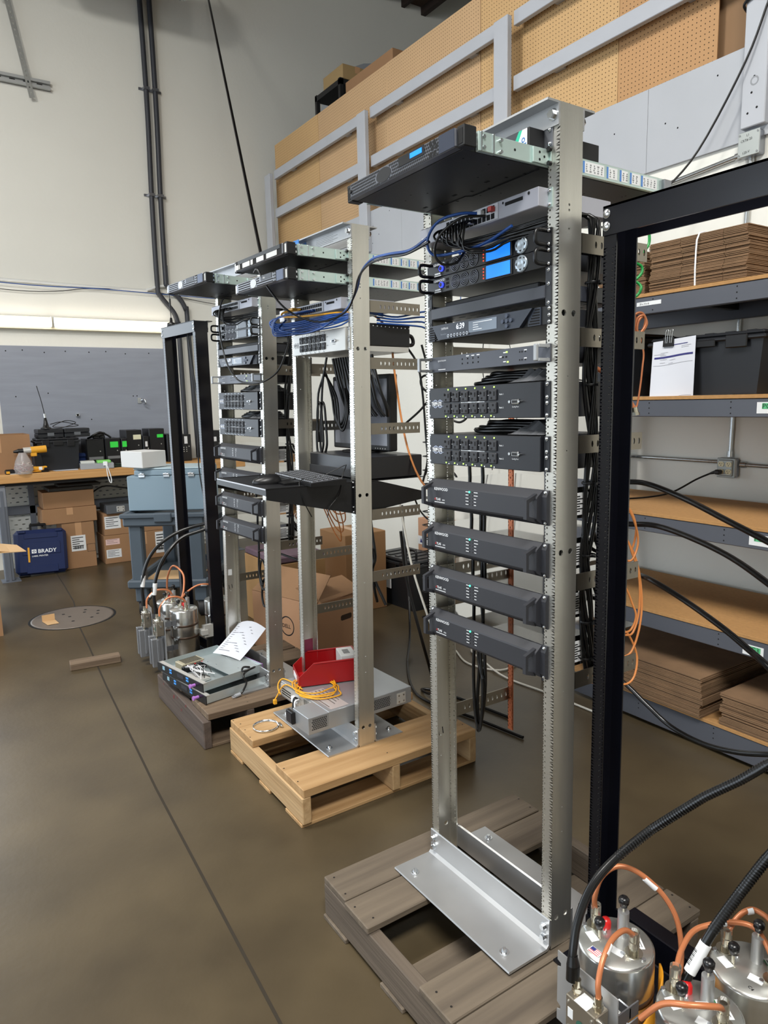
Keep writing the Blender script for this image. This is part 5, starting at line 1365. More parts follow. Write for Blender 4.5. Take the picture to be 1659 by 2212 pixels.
# ================================================================ CAVITY FILTERS
CAV = mat('spun_aluminium', '#c9c9c6', .25, .95, var=.04, vs=3, stretch=(2, 2, 30))
CAVT = mat('cavity_top', '#c4c4bf', .32, .85)
NICK = mat('nickel', '#cfcab9', .2, 1.0)
CLRP = mat('clear_sleeve', '#ece8e0', .15, trans=.92)
REDP = mat('red_cap', '#c01a1a', .3)
KNOB = mat('knob_black', '#101012', .3)
BAND = mat('strap_band', '#4a3a30', .35, .5)
def knob(g, c, h=.028):
    c = Vector(c); g.lathe([(0, 0), (.008, 0), (.009, .006), (.012, .010), (.0125, .019), (.009, .024), (0, .025)], c, n=10)
def cavity(label, x, y, top, R=.085, rot=0., flag=True, red=True, tag_=None):
    t = thing('cavity_filter', label, 'radio filter', T(x, y, 0) @ RZ(rot), 'aluminium cavity filters')
    g = G(); g.lathe([(0, .0), (R, .0), (R, top-.006), (R-.002, top-.002), (R-.005, top)], (0, 0, 0), n=40); g.build('can', CAV, t)
    g = G(); g.lathe([(R-.005, 0), (R-.006, .0012), (0, .0012)], (0, 0, top-.0005), n=40); g.build('top_plate', CAVT, t)
    for z in (top-.095, top-.17):
        g = G(); g.lathe([(R+.0003, -.0065), (R+.0012, -.006), (R+.0012, .006), (R+.0003, .0065)], (0, 0, z), n=40); b = g.build('strap_band', BAND, t)
        g = G(); g.box(.045, .07, -R-.0, -R+.03, z-.008, z+.008, 0, .003); g.cyl((.04, -R+.014, z), (.085, -R+.014, z), .005, n=8); g.build('clamp_screw', BOLT, b)
    # connectors, tuning post, knobs, labels
    for i, (cx, cy) in enumerate(((-.062, .005), (.045, .005))):
        g = G(); g.cyl((cx, cy, top), (cx, cy, top+.004), .020, n=18); g.cyl((cx, cy, top+.004), (cx, cy, top+.03), .0105, n=14); g.cyl((cx, cy, top+.03), (cx, cy, top+.05), .0075, n=12)
        c = g.build('connector', NICK, t)
        g = G(); g.cyl((cx, cy, top+.018), (cx, cy, top+.055), .0118, n=14, cap=False); g.build('heat_shrink', CLRP, c)
        for a in (0, 2.1, 4.2):
            g = G(); g.cyl((cx+.026*math.cos(a), cy+.026*math.sin(a), top), (cx+.026*math.cos(a), cy+.026*math.sin(a), top+.005), .005, n=8); g.build('screw', BOLT, t)
    g = G(); g.cyl((-.004, .03, top), (-.004, .03, top+.062), .013, n=18); g.build('tuning_post', ALU2, t)
    g = G(); g.cyl((-.004, .03, top+.062), (-.004, .03, top+.078), .0025, n=8); g.cyl((-.03, -.02, top), (-.03, -.02, top+.03), .0035, n=8); g.build('tuning_rod', NICK, t)
    for c in ((-.004, .03, top+.074), (-.03, -.02, top+.025)):
        g = G(); knob(g, c); g.build('knob', KNOB, t)
    if red:
        g = G(); g.lathe([(.0125, 0), (.0125, .014), (.009, .021), (0, .023)], (-.045, .02, top), n=14); plab(g.build('red_cap', REDP, t), 'red plastic cap')
    def lab(x0, y0, w, h, a, m, z=.0016):
        g = G(); c, s = math.cos(a), math.sin(a)
        g.add([(x0+c*p-s*q, y0+s*p+c*q, top+z) for p, q in ((0, 0), (w, 0), (w, h), (0, h))], [(0, 1, 2, 3)]); return g.build('sticker', m, t)
    L1 = lab(.0, .045, .05, .022, -.6, LABEL); lab(-.06, -.035, .032, .02, -.35, LABEL); lab(.01, -.035, .03, .02, .2, LABEL)
    g = G(); c, s = math.cos(-.6), math.sin(-.6)
    for k in range(3): g.add([(.0+c*p-s*q, .045+s*p+c*q, top+.0019) for p, q in ((.005, .006+k*.005), (.044, .006+k*.005), (.044, .0075+k*.005), (.005, .0075+k*.005))], [(0, 1, 2, 3)])
    g.add([(.0+c*p-s*q, .045+s*p+c*q, top+.0019) for p, q in ((0, .0), (.05, .0), (.05, .0025), (0, .0025))], [(0, 1, 2, 3)], 1)
    stuff(g.build('print', [BLKM, mat('green_print', '#2f7a4a', .6)], L1))
    if flag:
        a = -.75; F = lab(-.022, -.072, .030, .019, a+.75, LABEL); g = G(); c, s = 1, 0
        for k in range(7): g.add([(-.020+p, -.071+q, top+.0019) for p, q in ((0, k*.0024), (.026, k*.0024), (.026, k*.0024+.0024), (0, k*.0024+.0024))], [(0, 1, 2, 3)], k % 2)
        g.add([(-.020+p, -.071+q, top+.0022) for p, q in ((0, .0072), (.0115, .0072), (.0115, .0168), (0, .0168))], [(0, 1, 2, 3)], 2)
        g.build('flag_print', [mat('flag_red', '#d0555a', .6), WHT, mat('flag_blue', '#2b3170', .6)], F)
    if tag_: text(tag_, .011, T(.022, -.055, top+.0016) @ RZ(-.3), BLKM, t)
    return t
cavity('silver cavity filter with flag sticker, just right of nearest rack base', .776, -.067, .385)
cavity('silver cavity filter cut off by the bottom edge of the photo', .985, -.065, .372, flag=False)
cavity('silver cavity filter marked C4 at the bottom right edge', .985, .125, .372, flag=False, red=False, tag_='C4')
cavity('silver cavity filter in front of left black rack, nearest of three', -2.50, -.018, .39, flag=False)
cavity('silver cavity filter behind the nearest one at the left black rack', -2.74, -.03, .385, flag=False)
cavity('silver cavity filter half hidden behind the left black rack post', -2.62, .245, .38, flag=False, red=False)
# notch filter assemblies bolted in front of the cavities
def mount(label, M, bars, plate=(-.06, .105, .20, .375)):
    t = thing('filter_bracket', label, 'radio filter', M)
    x0, x1, z0, z1 = plate
    g = G(); g.prism([(x0, z0), (x1, z0), (x1, z1), (x0, z1), (x0, z1-.022), (x0+.010, z1-.026), (x0+.010, z1-.036), (x0, z1-.04), (x0, z0+.045), (x0+.010, z0+.04), (x0+.010, z0+.03), (x0, z0+.026)], 0, .003, axis=1); g.build('bracket_plate', mat('plate_grey', '#b4b5b6', .4, .6), t)
    g = G()
    for z in (z1-.055, z0+.08): g.box(x1-.003, x1, .003, .07, z-.016, z+.016); g.box(x1-.03, x1, .04, .044, z-.012, z+.012)
    g.build('bracket_arm', STEEL, t)
    g = G(); g.box(.005, .085, -.045, -.003, z1-.125, z1-.035, 0, .002); bx = g.build('tee_block', mat('tee_block', '#9a9284', .35, .8), t)
    for x in (.018, .075):
        g = G(); g.cyl((x, -.024, z1-.036), (x, -.024, z1-.002), .0085, n=12); g.cyl((x, -.024, z1-.03), (x, -.024, z1-.02), .011, n=6, smooth=False); g.build('connector', NICK, bx)
    g = G(); g.cyl((.085, -.024, z1-.06), (.105, -.024, z1-.06), .006, n=8)
    for x, z in ((.012, z1-.05), (.075, z1-.05), (.012, z1-.11), (.075, z1-.11)): g.cyl((x, -.045, z), (x, -.047, z), .0035, n=8)
    g.build('screw', BOLT, bx)
    g = G(); g.box(.012, .026, -.0458, -.045, z1-.085, z1-.062); g.box(.028, .062, -.0455, -.012, z1-.0352, z1-.0345); g.build('sticker', LABEL, bx)
    g = G(); g.lathe([(0, 0), (.013, 0)], (.048, -.0456, z1-.085), (0, -1, 0), n=16); g.build('green_logo', mat('green_logo', '#2d5a4a', .6), bx)
    for x in bars:
        g = G(); g.box(x, x+.030, -.075, -.010, -.02 + z1-.30, z1-.145, 0, .002); g.box(x-.004, x+.034, -.045, -.03, z1-.30, z1-.15, 0, .002); g.build('notch_cell', mat('cell_grey', '#8c8e92', .4, .6), t)
        g = G(); g.cyl((x+.015, -.04, z1-.146), (x+.015, -.04, z1-.124), .006, n=10); g.build('tuning_screw', NICK, t)
    return t
mount('grey notch filter bracket in front of the flag sticker cavity', T(.776, -.192, .008), (.0, .05))
mount('grey notch filter bracket on nearest cavity at left black rack', T(-2.52, -.155, .0) @ RZ(-.05), (-.035, .035), (-.02, .10, .10, .385))
mount('grey notch filter bracket on rear cavity at left black rack', T(-2.76, -.165, .0) @ RZ(-.05), (-.035, .035), (-.02, .10, .10, .38))
g = G(); g.box(-2.47, -2.41, .06, .10, .22, .25); g.prism([(-2.47, .2), (-2.42, .2), (-2.415, .28), (-2.47, .27)], .08, .135, axis=1)
tag(g.build('mounting_bracket', SILV), 'bent aluminium bracket joining nearest left cavity to black rack post', 'bracket')
# yellow sheet curved round the first cavity
g = G(); n = 24; vs = []
for k in range(n+1):
    a = math.radians(-110+k*165/n); vs.append((.776+.104*math.cos(a), -.067+.104*math.sin(a), .0))
for k in range(n+1):
    x, y, z = vs[k]; a = -110+k*165/n; vs.append((x, y, .175 if a < -70 else .175+.155*min(1, max(0, (a+70)/95))))
g.add(vs, [(k, k+1, n+2+k, n+1+k) for k in range(n)], 0, True)
yl = tag(g.build('yellow_sheet', mat('yellow_plastic', '#d9931c', .5)), 'yellow plastic sheet curved around the flag sticker cavity filter', 'plastic sheet')
md = yl.modifiers.new('solid', 'SOLIDIFY'); md.thickness = .004
g = G(); g.box(.70, .90, -.24, -.215, .02, .10, 0, .004)
for k in range(9): g.box(.705+k*.021, .712+k*.021, -.262, -.24, .02, .10)
tag(g.build('heat_sink', mat('sink_grey', '#4b5258', .4, .5)), 'dark finned heat sink below the right notch filter bracket', 'heat sink')

# ================================================================ CABLES (each a thing)
def cable(name, label, pts, r, m=CABLE, group=None, sub=5, n=8, ends=None):
    g = G(); g.tube(pts, r, n=n, sub=sub)
    o = tag(g.build(name, m), label, 'cable', group); return o
def ribbed(label, pts, r, lab=None):
    o = thing('coaxial_cable', label, 'cable', None, 'thick black coaxial cables')
    g = G(); g.tube(pts, r, n=10, sub=6); g.build('jacket', mat('coax_black', '#0c0d0e', .28, bump=.0), o)
    return o
R1 = [(.782, -.217, .372), (.776, -.211, .427), (.762, -.179, .487), (.759, -.129, .548), (.776, -.069, .601), (.818, -.006, .667), (.899, .052, .762), (.958, .085, .818), (1.001, .108, .866), (1.087, .176, .971)]
c1_ = ribbed('thick black coaxial cable arching up from the flag sticker cavity bracket', R1, .0095)
g = G(); g.cyl((.783, -.218, .372), (.780, -.214, .405), .0145, n=14); g.cyl((.780, -.214, .405), (.777, -.212, .425), .0145, .0105, n=14); g.build('strain_relief', CABLE, c1_)
g = G(); g.tube([(a, b, c) for a, b, c in R1[5:]], .0102, n=10, sub=26)
R2 = [(.922, -.10, .24), (.925, -.065, .339), (.936, -.029, .406), (.953, .021, .492), (.976, .079, .571), (1.004, .126, .65), (1.072, .197, .798)]
c2_ = ribbed('thick black coaxial cable with white barcode sleeve at the bottom right', R2, .0105)
g = G(); g.cyl((.936, -.029, .406), (.948, .006, .466), .0125, n=16); s_ = g.build('label_sleeve', LABEL, c2_)
g = G()
d_ = V(.012, .035, .06).normalized(); side_ = V(.87, -.49, .1); side_ = (side_-d_*side_.dot(d_)).normalized(); nrm_ = d_.cross(side_); nrm_ = nrm_ if nrm_.dot(V(.7, -1.2, 1.2)) > 0 else -nrm_
for k in range(11):
    p = V(.9385, -.022, .418)+d_*(k*.0034); a = p+nrm_*.0128-side_*.005; b = p+nrm_*.0128+side_*.005; w = d_*(.0012+.0008*(k % 3 == 0))
    g.add([a, b, b+w, a+w], [(0, 1, 2, 3)])
stuff(g.build('print', BLKM, s_))
# corrugation rings on the two thick coaxial cables
for par, pts, r in ((c1_, R1[4:9], .0098), (c2_, R2[3:6], .0108)):
    P = [Vector(p) for p in pts]; g = G()
    for a, b in zip(P[:-1], P[1:]):
        m = int((b-a).length/.0062); d = (b-a).normalized()
        for k in range(m): q = a+(b-a)*(k/m); g.cyl(q, q+d*.003, r+.0006, n=10, cap=False)
    stuff(g.build('corrugation', mat('coax_ring', '#17181a', .25), par))
ribbed('black coaxial cable sweeping right past the third shelf, top one', [(.20, .56, 1.34), (.265, .601, 1.349), (.334, .612, 1.345), (.470, .590, 1.316), (.645, .515, 1.283), (.791, .453, 1.255), (.934, .387, 1.227)], .0085)
ribbed('black coaxial cable sweeping right across the third shelf beam', [(.2, .56, 1.21), (.281, .587, 1.216), (.361, .617, 1.217), (.516, .573, 1.204), (.664, .515, 1.183), (.803, .442, 1.153), (.949, .374, 1.107)], .0085)
ribbed('black coaxial cable crossing the PG3 shelf label', [(.22, .55, 1.05), (.308, .583, 1.058), (.403, .545, 1.061), (.522, .532, 1.028), (.672, .475, .998), (.772, .435, .971), (.842, .392, .960), (.973, .352, .900)], .0085)
ribbed('black coaxial cable sagging in front of the lowest shelf beam', [(.25, .53, .73), (.304, .564, .691), (.381, .576, .641), (.458, .588, .597), (.574, .578, .591), (.681, .563, .615), (.780, .542, .657), (.895, .546, .705)], .0075)
L1_ = [(-2.505, -.18, .385), (-2.51, -.185, .52), (-2.515, -.142, .657), (-2.52, -.066, .763), (-2.53, .02, .825), (-2.50, .12, .857), (-2.44, .25, .90)]
L2_ = [(-2.745, -.19, .38), (-2.75, -.19, .52), (-2.74, -.15, .66), (-2.72, -.08, .755), (-2.70, .02, .82), (-2.66, .13, .86), (-2.55, .27, .90)]
for P_, lb in ((L1_, 'black coaxial cable arching from nearest bracket at left black rack'), (L2_, 'black coaxial cable arching from rear bracket at left black rack')):
    c = ribbed(lb, P_, .0105)
    g = G(); g.cyl(P_[0], V(*P_[0])+V(0, 0, .03), .017, n=12); g.build('strain_relief', CABLE, c)
    g = G(); g.cyl(V(*P_[1])-V(0, 0, .02), V(*P_[1])+V(-.002, .012, .05), .0135, n=12); g.build('label_sleeve', LABEL, c)
def copper(label, pts, r=.0062, band=None):
    t = thing('copper_cable', label, 'cable', None, 'copper coloured coaxial jumpers')
    g = G(); g.tube(pts, r, n=9, sub=6); g.build('jacket', COPC, t)
    if band is not None:
        a, b = V(*pts[band]), V(*pts[band+1]); g = G(); g.cyl(a.lerp(b, .25), a.lerp(b, .75), r+.0012, n=12); g.build('label_sleeve', LABEL, t)
    return t
copper('long copper jumper arching over the flag sticker cavity', [(.714, -.062, .42), (.711, -.064, .455), (.714, -.045, .502), (.732, -.01, .526), (.767, .021, .517), (.808, .053, .475), (.839, .067, .423), (.858, .062, .354), (.875, .03, .30)], band=4)
copper('short copper jumper from bracket to the flag sticker cavity', [(.851, -.216, .378), (.846, -.212, .41), (.835, -.185, .442), (.822, -.14, .458), (.815, -.09, .452), (.819, -.065, .432), (.821, -.062, .425)], band=2)
copper('copper jumper arching over the cavity cut off by bottom edge', [(.923, -.06, .40), (.895, -.0, .41), (.885, .057, .425), (.898, .099, .432), (.926, .143, .437), (.957, .17, .435), (.99, .16, .43), (1.03, .13, .415)], band=3)
copper('copper jumper arching up from the C4 cavity', [(.923, .13, .41), (.923, .16, .43), (.931, .185, .447), (.945, .207, .45), (.98, .21, .44), (1.0, .19, .41)], band=2)
copper('copper jumper at the bottom right edge near lowest cavity', [(1.03, -.06, .41), (1.03, -.09, .43), (1.0, -.13, .432), (.955, -.15, .41), (.92, -.17, .36)], band=1)
copper('copper jumper looping above the nearest left cavity', [(-2.445, -.18, .37), (-2.46, -.17, .43), (-2.47, -.12, .475), (-2.46, -.07, .48), (-2.455, -.03, .46), (-2.455, -.013, .43)], band=1)
copper('copper jumper looping above the rear left cavity', [(-2.685, -.19, .37), (-2.70, -.18, .43), (-2.71, -.13, .47), (-2.70, -.08, .475), (-2.695, -.04, .46), (-2.695, -.025, .43)], band=1)
copper('tall copper jumper between the two left cavities', [(-2.80, -.025, .42), (-2.79, -.02, .52), (-2.75, .0, .60), (-2.70, .02, .605), (-2.64, .04, .56), (-2.59, .02, .48), (-2.56, -.01, .43)])
copper('copper jumper running behind the left black rack post', [(-2.56, -.013, .43), (-2.56, .03, .47), (-2.55, .1, .505), (-2.54, .17, .50), (-2.57, .24, .46), (-2.575, .25, .42)], band=2)
# orange loops behind the amplifiers
ORL = [[(.320, .505, 1.298), (.338, .533, 1.240), (.346, .545, 1.174), (.350, .519, 1.127), (.341, .504, 1.118), (.340, .487, 1.130)],
       [(.328, .504, 1.191), (.346, .518, 1.141), (.361, .536, 1.061), (.372, .525, .962), (.376, .495, .902), (.370, .465, .896)],
       [(.350, .478, 1.046), (.365, .502, .987), (.375, .508, .951), (.373, .495, .916), (.370, .468, .905)],
       [(.33, .5, 1.19), (.345, .544, 1.108), (.366, .545, 1.001), (.379, .523, .920), (.382, .490, .853), (.377, .458, .832)],
       [(.366, .464, .910), (.376, .488, .878), (.386, .505, .821), (.394, .484, .768), (.389, .452, .748)],
       [(.30, .5, 1.29), (.307, .550, 1.271), (.325, .561, 1.213), (.325, .543, 1.149), (.310, .528, 1.178)]]
OL = ('top orange cable loop behind the amplifiers of nearest rack', 'large orange cable loop between second and third side-on amplifiers', 'small orange cable loop beside the fourth side bracket', 'longest orange cable loop reaching furthest right behind amplifiers', 'lowest orange cable loop hanging past the fifth side bracket', 'inner orange cable loop just below the top orange loop')
for k, P_ in enumerate(ORL):
    P2_ = [(.33, .31, P_[0][2]+.04), (.33, .42, P_[0][2]+.03)]+P_+[(P_[-1][0]-.02, .41, P_[-1][2]+.01), (P_[-1][0]-.03, .31, P_[-1][2]+.03)]
    cable('optical_cable', OL[k], P2_, .0034, ORGC, 'orange cables behind the nearest rack')
for k in range(5):
    b = -.02*k; cable('optical_cable', 'thin orange cable looped behind the left rack near the floor', [tuple(RM[2] @ V(*p)) for p in ((.40+b, .29, 1.19-.1334*min(k, 3)), (.42+b, .42, 1.1), (.45+b, .52, 1.02-.05*k), (.40+b, .58, .92-.06*k), (.3, .55, .88-.04*k), (.28+b, .45, .98), (.28+b, .30, 1.03-.1334*min(k, 2)))], .0035, ORGC, 'orange cables behind the left rack')
# copper jumper at the rear right of the nearest rack
copper('coiled copper jumper hanging behind right post of the nearest rack', [(.20, .45, 1.80), (.228, .630, 1.843), (.232, .645, 1.872), (.243, .663, 1.877), (.252, .671, 1.857), (.252, .663, 1.828), (.248, .652, 1.811), (.241, .645, 1.826), (.241, .653, 1.854), (.247, .669, 1.866), (.256, .672, 1.842), (.248, .654, 1.815), (.235, .64, 1.82), (.237, .65, 1.86), (.249, .667, 1.868), (.255, .668, 1.84), (.246, .64, 1.80)], .0042)
copper('thin straight copper wire hanging below the second side bracket', [(.255, .645, 1.80), (.261, .655, 1.753), (.264, .648, 1.713), (.267, .637, 1.655), (.269, .622, 1.595), (.266, .614, 1.58)], .0028)
t = copper('thick copper cable with brass connector ending behind the right black post', [(.18, .5, 1.72), (.22, .58, 1.67), (.247, .601, 1.635), (.256, .605, 1.601), (.264, .611, 1.583)], .0075)
g = G(); g.cyl((.264, .611, 1.583), (.268, .613, 1.562), .012, n=12); g.cyl((.267, .6125, 1.567), (.2685, .613, 1.558), .0145, n=8, smooth=False); g.build('connector', NICK, t)
cable('ground_wire', 'green ground wire curling behind the right post of nearest rack', [(.226, .64, 2.145), (.226, .700, 2.130), (.229, .708, 2.108), (.228, .699, 2.080), (.222, .655, 2.045), (.215, .645, 2.036), (.225, .677, 2.023), (.228, .676, 2.001), (.218, .66, 1.982), (.206, .65, 1.985), (.225, .668, 1.969), (.233, .669, 1.951), (.222, .65, 1.925), (.2, .55, 1.88), (.2, .4, 1.85)], .0045, GRNC)
# vertical cable bundles strapped behind the right posts
for i, wh in ((0, 'nearest'), (2, 'left')):
    t = thing('cable_bundle', 'vertical bundle of black cables strapped behind right post of the %s rack' % wh, 'cable', RM[i])
    random.seed(3+i)
    for k in range(6):
        ph = random.uniform(0, 6); pts = []
        for j in range(15):
            w = 1.90-j*.0835; pts.append((.494+.010*math.sin(ph+j*.9)*(.6+.1*(k % 3)), .15+.014*math.cos(ph+j*.7)+.006*math.sin(j), w))
        if k < 2: pts = [(.40, .05, 1.915), (.45, .10, 1.915)]+pts
        g = G(); g.tube(pts, .0052, n=6, sub=3); g.build('strand', CABLE, t)
    for w in (1.75, 1.5, 1.25, 1.06, .88, .78):
        g = G(); g.lathe([(.020, -.003), (.021, 0), (.020, .003)], (.494, .15, w), n=12); g.box(.508, .52, .145, .155, w-.003, w+.003); g.build('cable_tie', BLKP, t)
    for k in range(4):
        g = G(); w = 1.19-.1334*k; g.tube([(.494, .17, w+.06), (.492, .2, w+.01), (.49, .26, w-.01), (.485, .30, w)], .005, n=6); g.build('branch', CABLE, t)
# black cables from the network switches (nearest and left)
for i, wh in ((0, 'nearest'), (2, 'left')):
    t = thing('cable_bundle', 'loop of black network cables plugged into switch of the %s rack' % wh, 'cable', EQ(i, 10, 1)); random.seed(9+i)
    for k in range(11):
        x0 = .138+k*.0115; d = random.uniform(-.004, .004); z = -.018-.0042*k+d
        pts = [(x0, -.036, .014), (x0-.004, -.065, .012), (x0-.006+.012*(k % 3), -.08, -.003), (x0+.012+.01*(k % 2), -.075-.001*k, z), (x0+.07, -.05, z-.010), (.36, -.02, z-.008+.02*(k/11)), (.465, .025, -.012-.003*k), (.475, .085, -.004), (.474, .13, .0)]
        g = G(); g.tube(pts, .0032, n=6, sub=4); g.build('strand', CABLE, t)
        g = G(); g.box(x0-.005, x0+.005, -.052, -.0365, .009, .018, 0, .001); g.build('plug', WHT if k % 4 == 1 else BLKP, t)
    if i == 0:
        g = G(); g.box(.311, .325, -.05, -.0365, .022, .034, 0, .001); g.build('plug', mat('red_plug', '#b3403a', .5), t)
        g = G(); g.box(.272, .286, -.05, -.0365, .022, .033, 0, .001); g.build('plug', mat('clear_plug', '#d5d8dc', .3), t)
B1 = [tuple(RM[0] @ V(*p)) for p in ((.29, -.04, 1.938), (.26, -.08, 1.94), (.21, -.11, 1.93), (.17, -.115, 1.90), (.165, -.11, 1.865), (.19, -.09, 1.85), (.30, -.05, 1.858), (.40, -.035, 1.885))]
cable('network_cable', 'blue network cable looping from the switch of the nearest rack', B1, .0038, BLUC)
cable('network_cable', 'black network cable looping low in front of nearest rack fans', [tuple(RM[0] @ V(*p)) for p in ((.31, -.04, 1.928), (.27, -.09, 1.925), (.215, -.115, 1.89), (.19, -.11, 1.85), (.20, -.09, 1.825), (.22, -.06, 1.83), (.23, -.04, 1.86))], .0034, CABLE)
# long cables strung from the middle rack to the nearest rack
LX = [(-1.14, .10, 1.975), (-1.10, .05, 1.93), (-.98, .09, 1.905), (-.85, .10, 1.91), (-.76, .10, 1.925), (-.66, .12, 1.965), (-.55, .10, 2.02), (-.42, .04, 2.055), (-.26, -.02, 2.065), (-.10, -.06, 2.05), (.03, -.08, 2.035), (.14, -.10, 2.045)]
cable('network_cable', 'long blue network cable strung from middle rack across to nearest rack', LX, .004, BLUC)
cable('network_cable', 'long black network cable strung from middle rack to nearest rack', [(-1.02, -.09, 2.14), (-.96, -.10, 2.14), (-.92, -.08, 2.07), (-.88, -.03, 1.99), (-.83, .03, 1.945), (-.76, .075, 1.93), (-.65, .11, 1.955), (-.55, .09, 2.005), (-.42, .03, 2.04), (-.26, -.03, 2.05), (-.10, -.07, 2.04), (.03, -.09, 2.025), (.16, -.11, 2.03)], .0038, CABLE)
# blue bundle of the middle rack
t = thing('cable_bundle', 'coils of blue network cable hanging in front of the middle rack switch', 'cable', EQ(1, 8, 1)); random.seed(21)
for k in range(12):
    x0 = .135+k*.012; d = random.uniform(-.01, .01); z = -.005-.007*(k % 8)
    pts = [(x0, -.04, .012), (x0-.03, -.085, .008), (.07-.004*k+d, -.11, -.004), (.04-.003*k+d, -.11, z-.01), (.07+d, -.10, z-.022), (.2, -.075+d, z-.022+d*.5), (.34, -.055, z-.016), (.45, -.02, z-.006+d), (.474, .06, -.01), (.474, .16, -.008+d)]
    g = G(); g.tube(pts, .0031, n=6, sub=4); g.build('strand', BLUC, t)
    g = G(); g.box(x0-.005, x0+.005, -.052, -.0365, .009, .018, 0, .001); g.build('plug', BLUC if k % 3 else mat('red_plug', '#b3403a', .5), t)
for k in range(4):
    g = G(); g.tube([(.474, .13, -.012-.012*k), (.49, .22, -.02-.01*k), (.47, .36, .01-.02*k), (.42, .5, .03-.03*k), (.3, .56, .06+.02*k)], .004, n=6, sub=4); g.build('strand', BLUC, t)
g = G(); g.box(-.012, .035, -.06, -.04, -.01, .038, 0, .002); g.build('bracket_end', mat('white_plastic', '#d9dade', .5), t)
g = G(); g.tube([(.15, -.04, .03), (.09, -.09, .02), (.1, -.1, .002), (.2, -.085, -.008), (.33, -.06, -.012), (.45, -.02, -.012), (.474, .06, -.01)], .004, n=6); g.build('strand', YELC, t)
g = G(); g.box(.10, .14, -.075, -.0365, .026, .036, 0, .002); plab(g.build('plug', YELC, t), 'yellow boot plug')
cable('optical_cable', 'yellow-orange cable hanging behind the middle rack right post', [(-1.0, .42, 2.0), (-.94, .44, 1.98), (-.86, .45, 1.90), (-.83, .45, 1.75), (-.80, .46, 1.55), (-.76, .47, 1.40), (-.70, .49, 1.28), (-.62, .52, 1.21), (-.60, .50, 1.20)], .0045, ORGC)
# power cords hanging from the white outlet strip and around the monitor
t = thing('cable_bundle', 'thick bunch of black power cords hanging below the silver outlet strip', 'cable', RM[1]); random.seed(33)
for k in range(16):
    u = .12+k*.021; d = random.uniform(-.02, .02)
    pts = [(u, .14, 1.655), (u+.004, .15, 1.60), (u+.02+d, .16, 1.52), (u+.03+d, .18+d, 1.44), (min(.46, u+.05+d), .2, 1.40)]
    g = G(); g.tube(pts, .0065, n=6, sub=4); g.build('strand', CABLE, t)
for (a, b, c) in ((.02, .09, 1.40), (.035, .10, 1.39)):
    g = G(); g.tube([(.10, .12, 1.66), (.085, .11, 1.58), (a+.05, b, 1.50), (a+.04, b, 1.40), (a+.025, b, 1.32), (a+.03, b, 1.24), (a+.055, b, 1.22), (a+.085, b, 1.27), (a+.08, b, 1.36), (a+.07, b, 1.44), (a+.05, b, 1.46), (a+.035, b, 1.40), (a+.04, b, 1.28)], .0052, n=6); g.build('strand', CABLE, t)
for k in range(3):
    g = G(); g.tube([(.06, .13, 1.60-.01*k), (.10, .12, 1.57), (.14+.02*k, .12, 1.48), (.16+.02*k, .12, 1.40-.02*k), (.19+.015*k, .13, 1.36-.01*k), (.22+.01*k, .14, 1.42), (.20, .15, 1.52)], .0052, n=6); g.build('strand', CABLE, t)
t = thing('cable_bundle', 'black monitor and computer cords tangled behind the middle rack monitor', 'cable', RM[1])
for P_ in ([(.40, .34, 1.70), (.43, .38, 1.62), (.44, .40, 1.5), (.44, .42, 1.3), (.45, .42, 1.2), (.44, .40, 1.1)], [(.46, .38, 1.70), (.47, .42, 1.55), (.47, .44, 1.35), (.47, .42, 1.22), (.46, .40, 1.14)],
           [(.36, .36, 1.36), (.42, .4, 1.42), (.47, .44, 1.49), (.52, .48, 1.53), (.53, .46, 1.50), (.49, .42, 1.49), (.44, .40, 1.52), (.43, .40, 1.56), (.46, .42, 1.57), (.50, .46, 1.52), (.56, .5, 1.44), (.60, .52, 1.40), (.57, .5, 1.37), (.53, .47, 1.40), (.52, .46, 1.48), (.54, .48, 1.66)],
           [(.52, .46, 1.50), (.58, .5, 1.45), (.66, .54, 1.405)], [(.49, .40, 1.12), (.5, .42, 1.16), (.54, .46, 1.17), (.58, .48, 1.13), (.55, .46, 1.09), (.5, .42, 1.10)]):
    g = G(); g.tube(P_, .0048, n=6, sub=5); g.build('strand', CABLE, t)
# coils of power cable lying on the outlet strips of the nearest and left racks
for i, wh in ((0, 'nearest'), (2, 'left')):
    for k, nm in ((0, 'upper'), (-3, 'lower')):
        t = thing('cable_coil', 'coil of black power cord lying on the %s outlet strip of %s rack' % (nm, wh), 'cable', EQ(i, k, 0)); random.seed(40+k+i)
        for j in range(4):
            pts = []
            for q in range(14):
                a = 2*PI*q/14+j; pts.append((.26+(.16-.015*j+random.uniform(-.01, .01))*math.cos(a), .13+(.10-.012*j)*math.sin(a), .007+.0075*j+random.uniform(0, .004)))
            g = G(); g.tube(pts, .006, n=6, sub=3, closed=True); g.build('loop', CABLE, t)
        g = G(); random.seed(5+k); vs = []
        nx, ny = 12, 8
        for b in range(ny+1):
            for a in range(nx+1):
                ex = min(a, nx-a)/3; ey = min(b, ny-b)/2; h = min(1, ex)*min(1, ey); vs.append((.33+.125*a/nx, .0+.16*b/ny, .002+h*.035*(.55+.45*random.random())))
        g.add(vs, [(b*(nx+1)+a, b*(nx+1)+a+1, (b+1)*(nx+1)+a+1, (b+1)*(nx+1)+a) for b in range(ny) for a in range(nx)]); g.build('plastic_wrap', mat('crumpled_plastic', '#8d8f93', .12, .55), t)
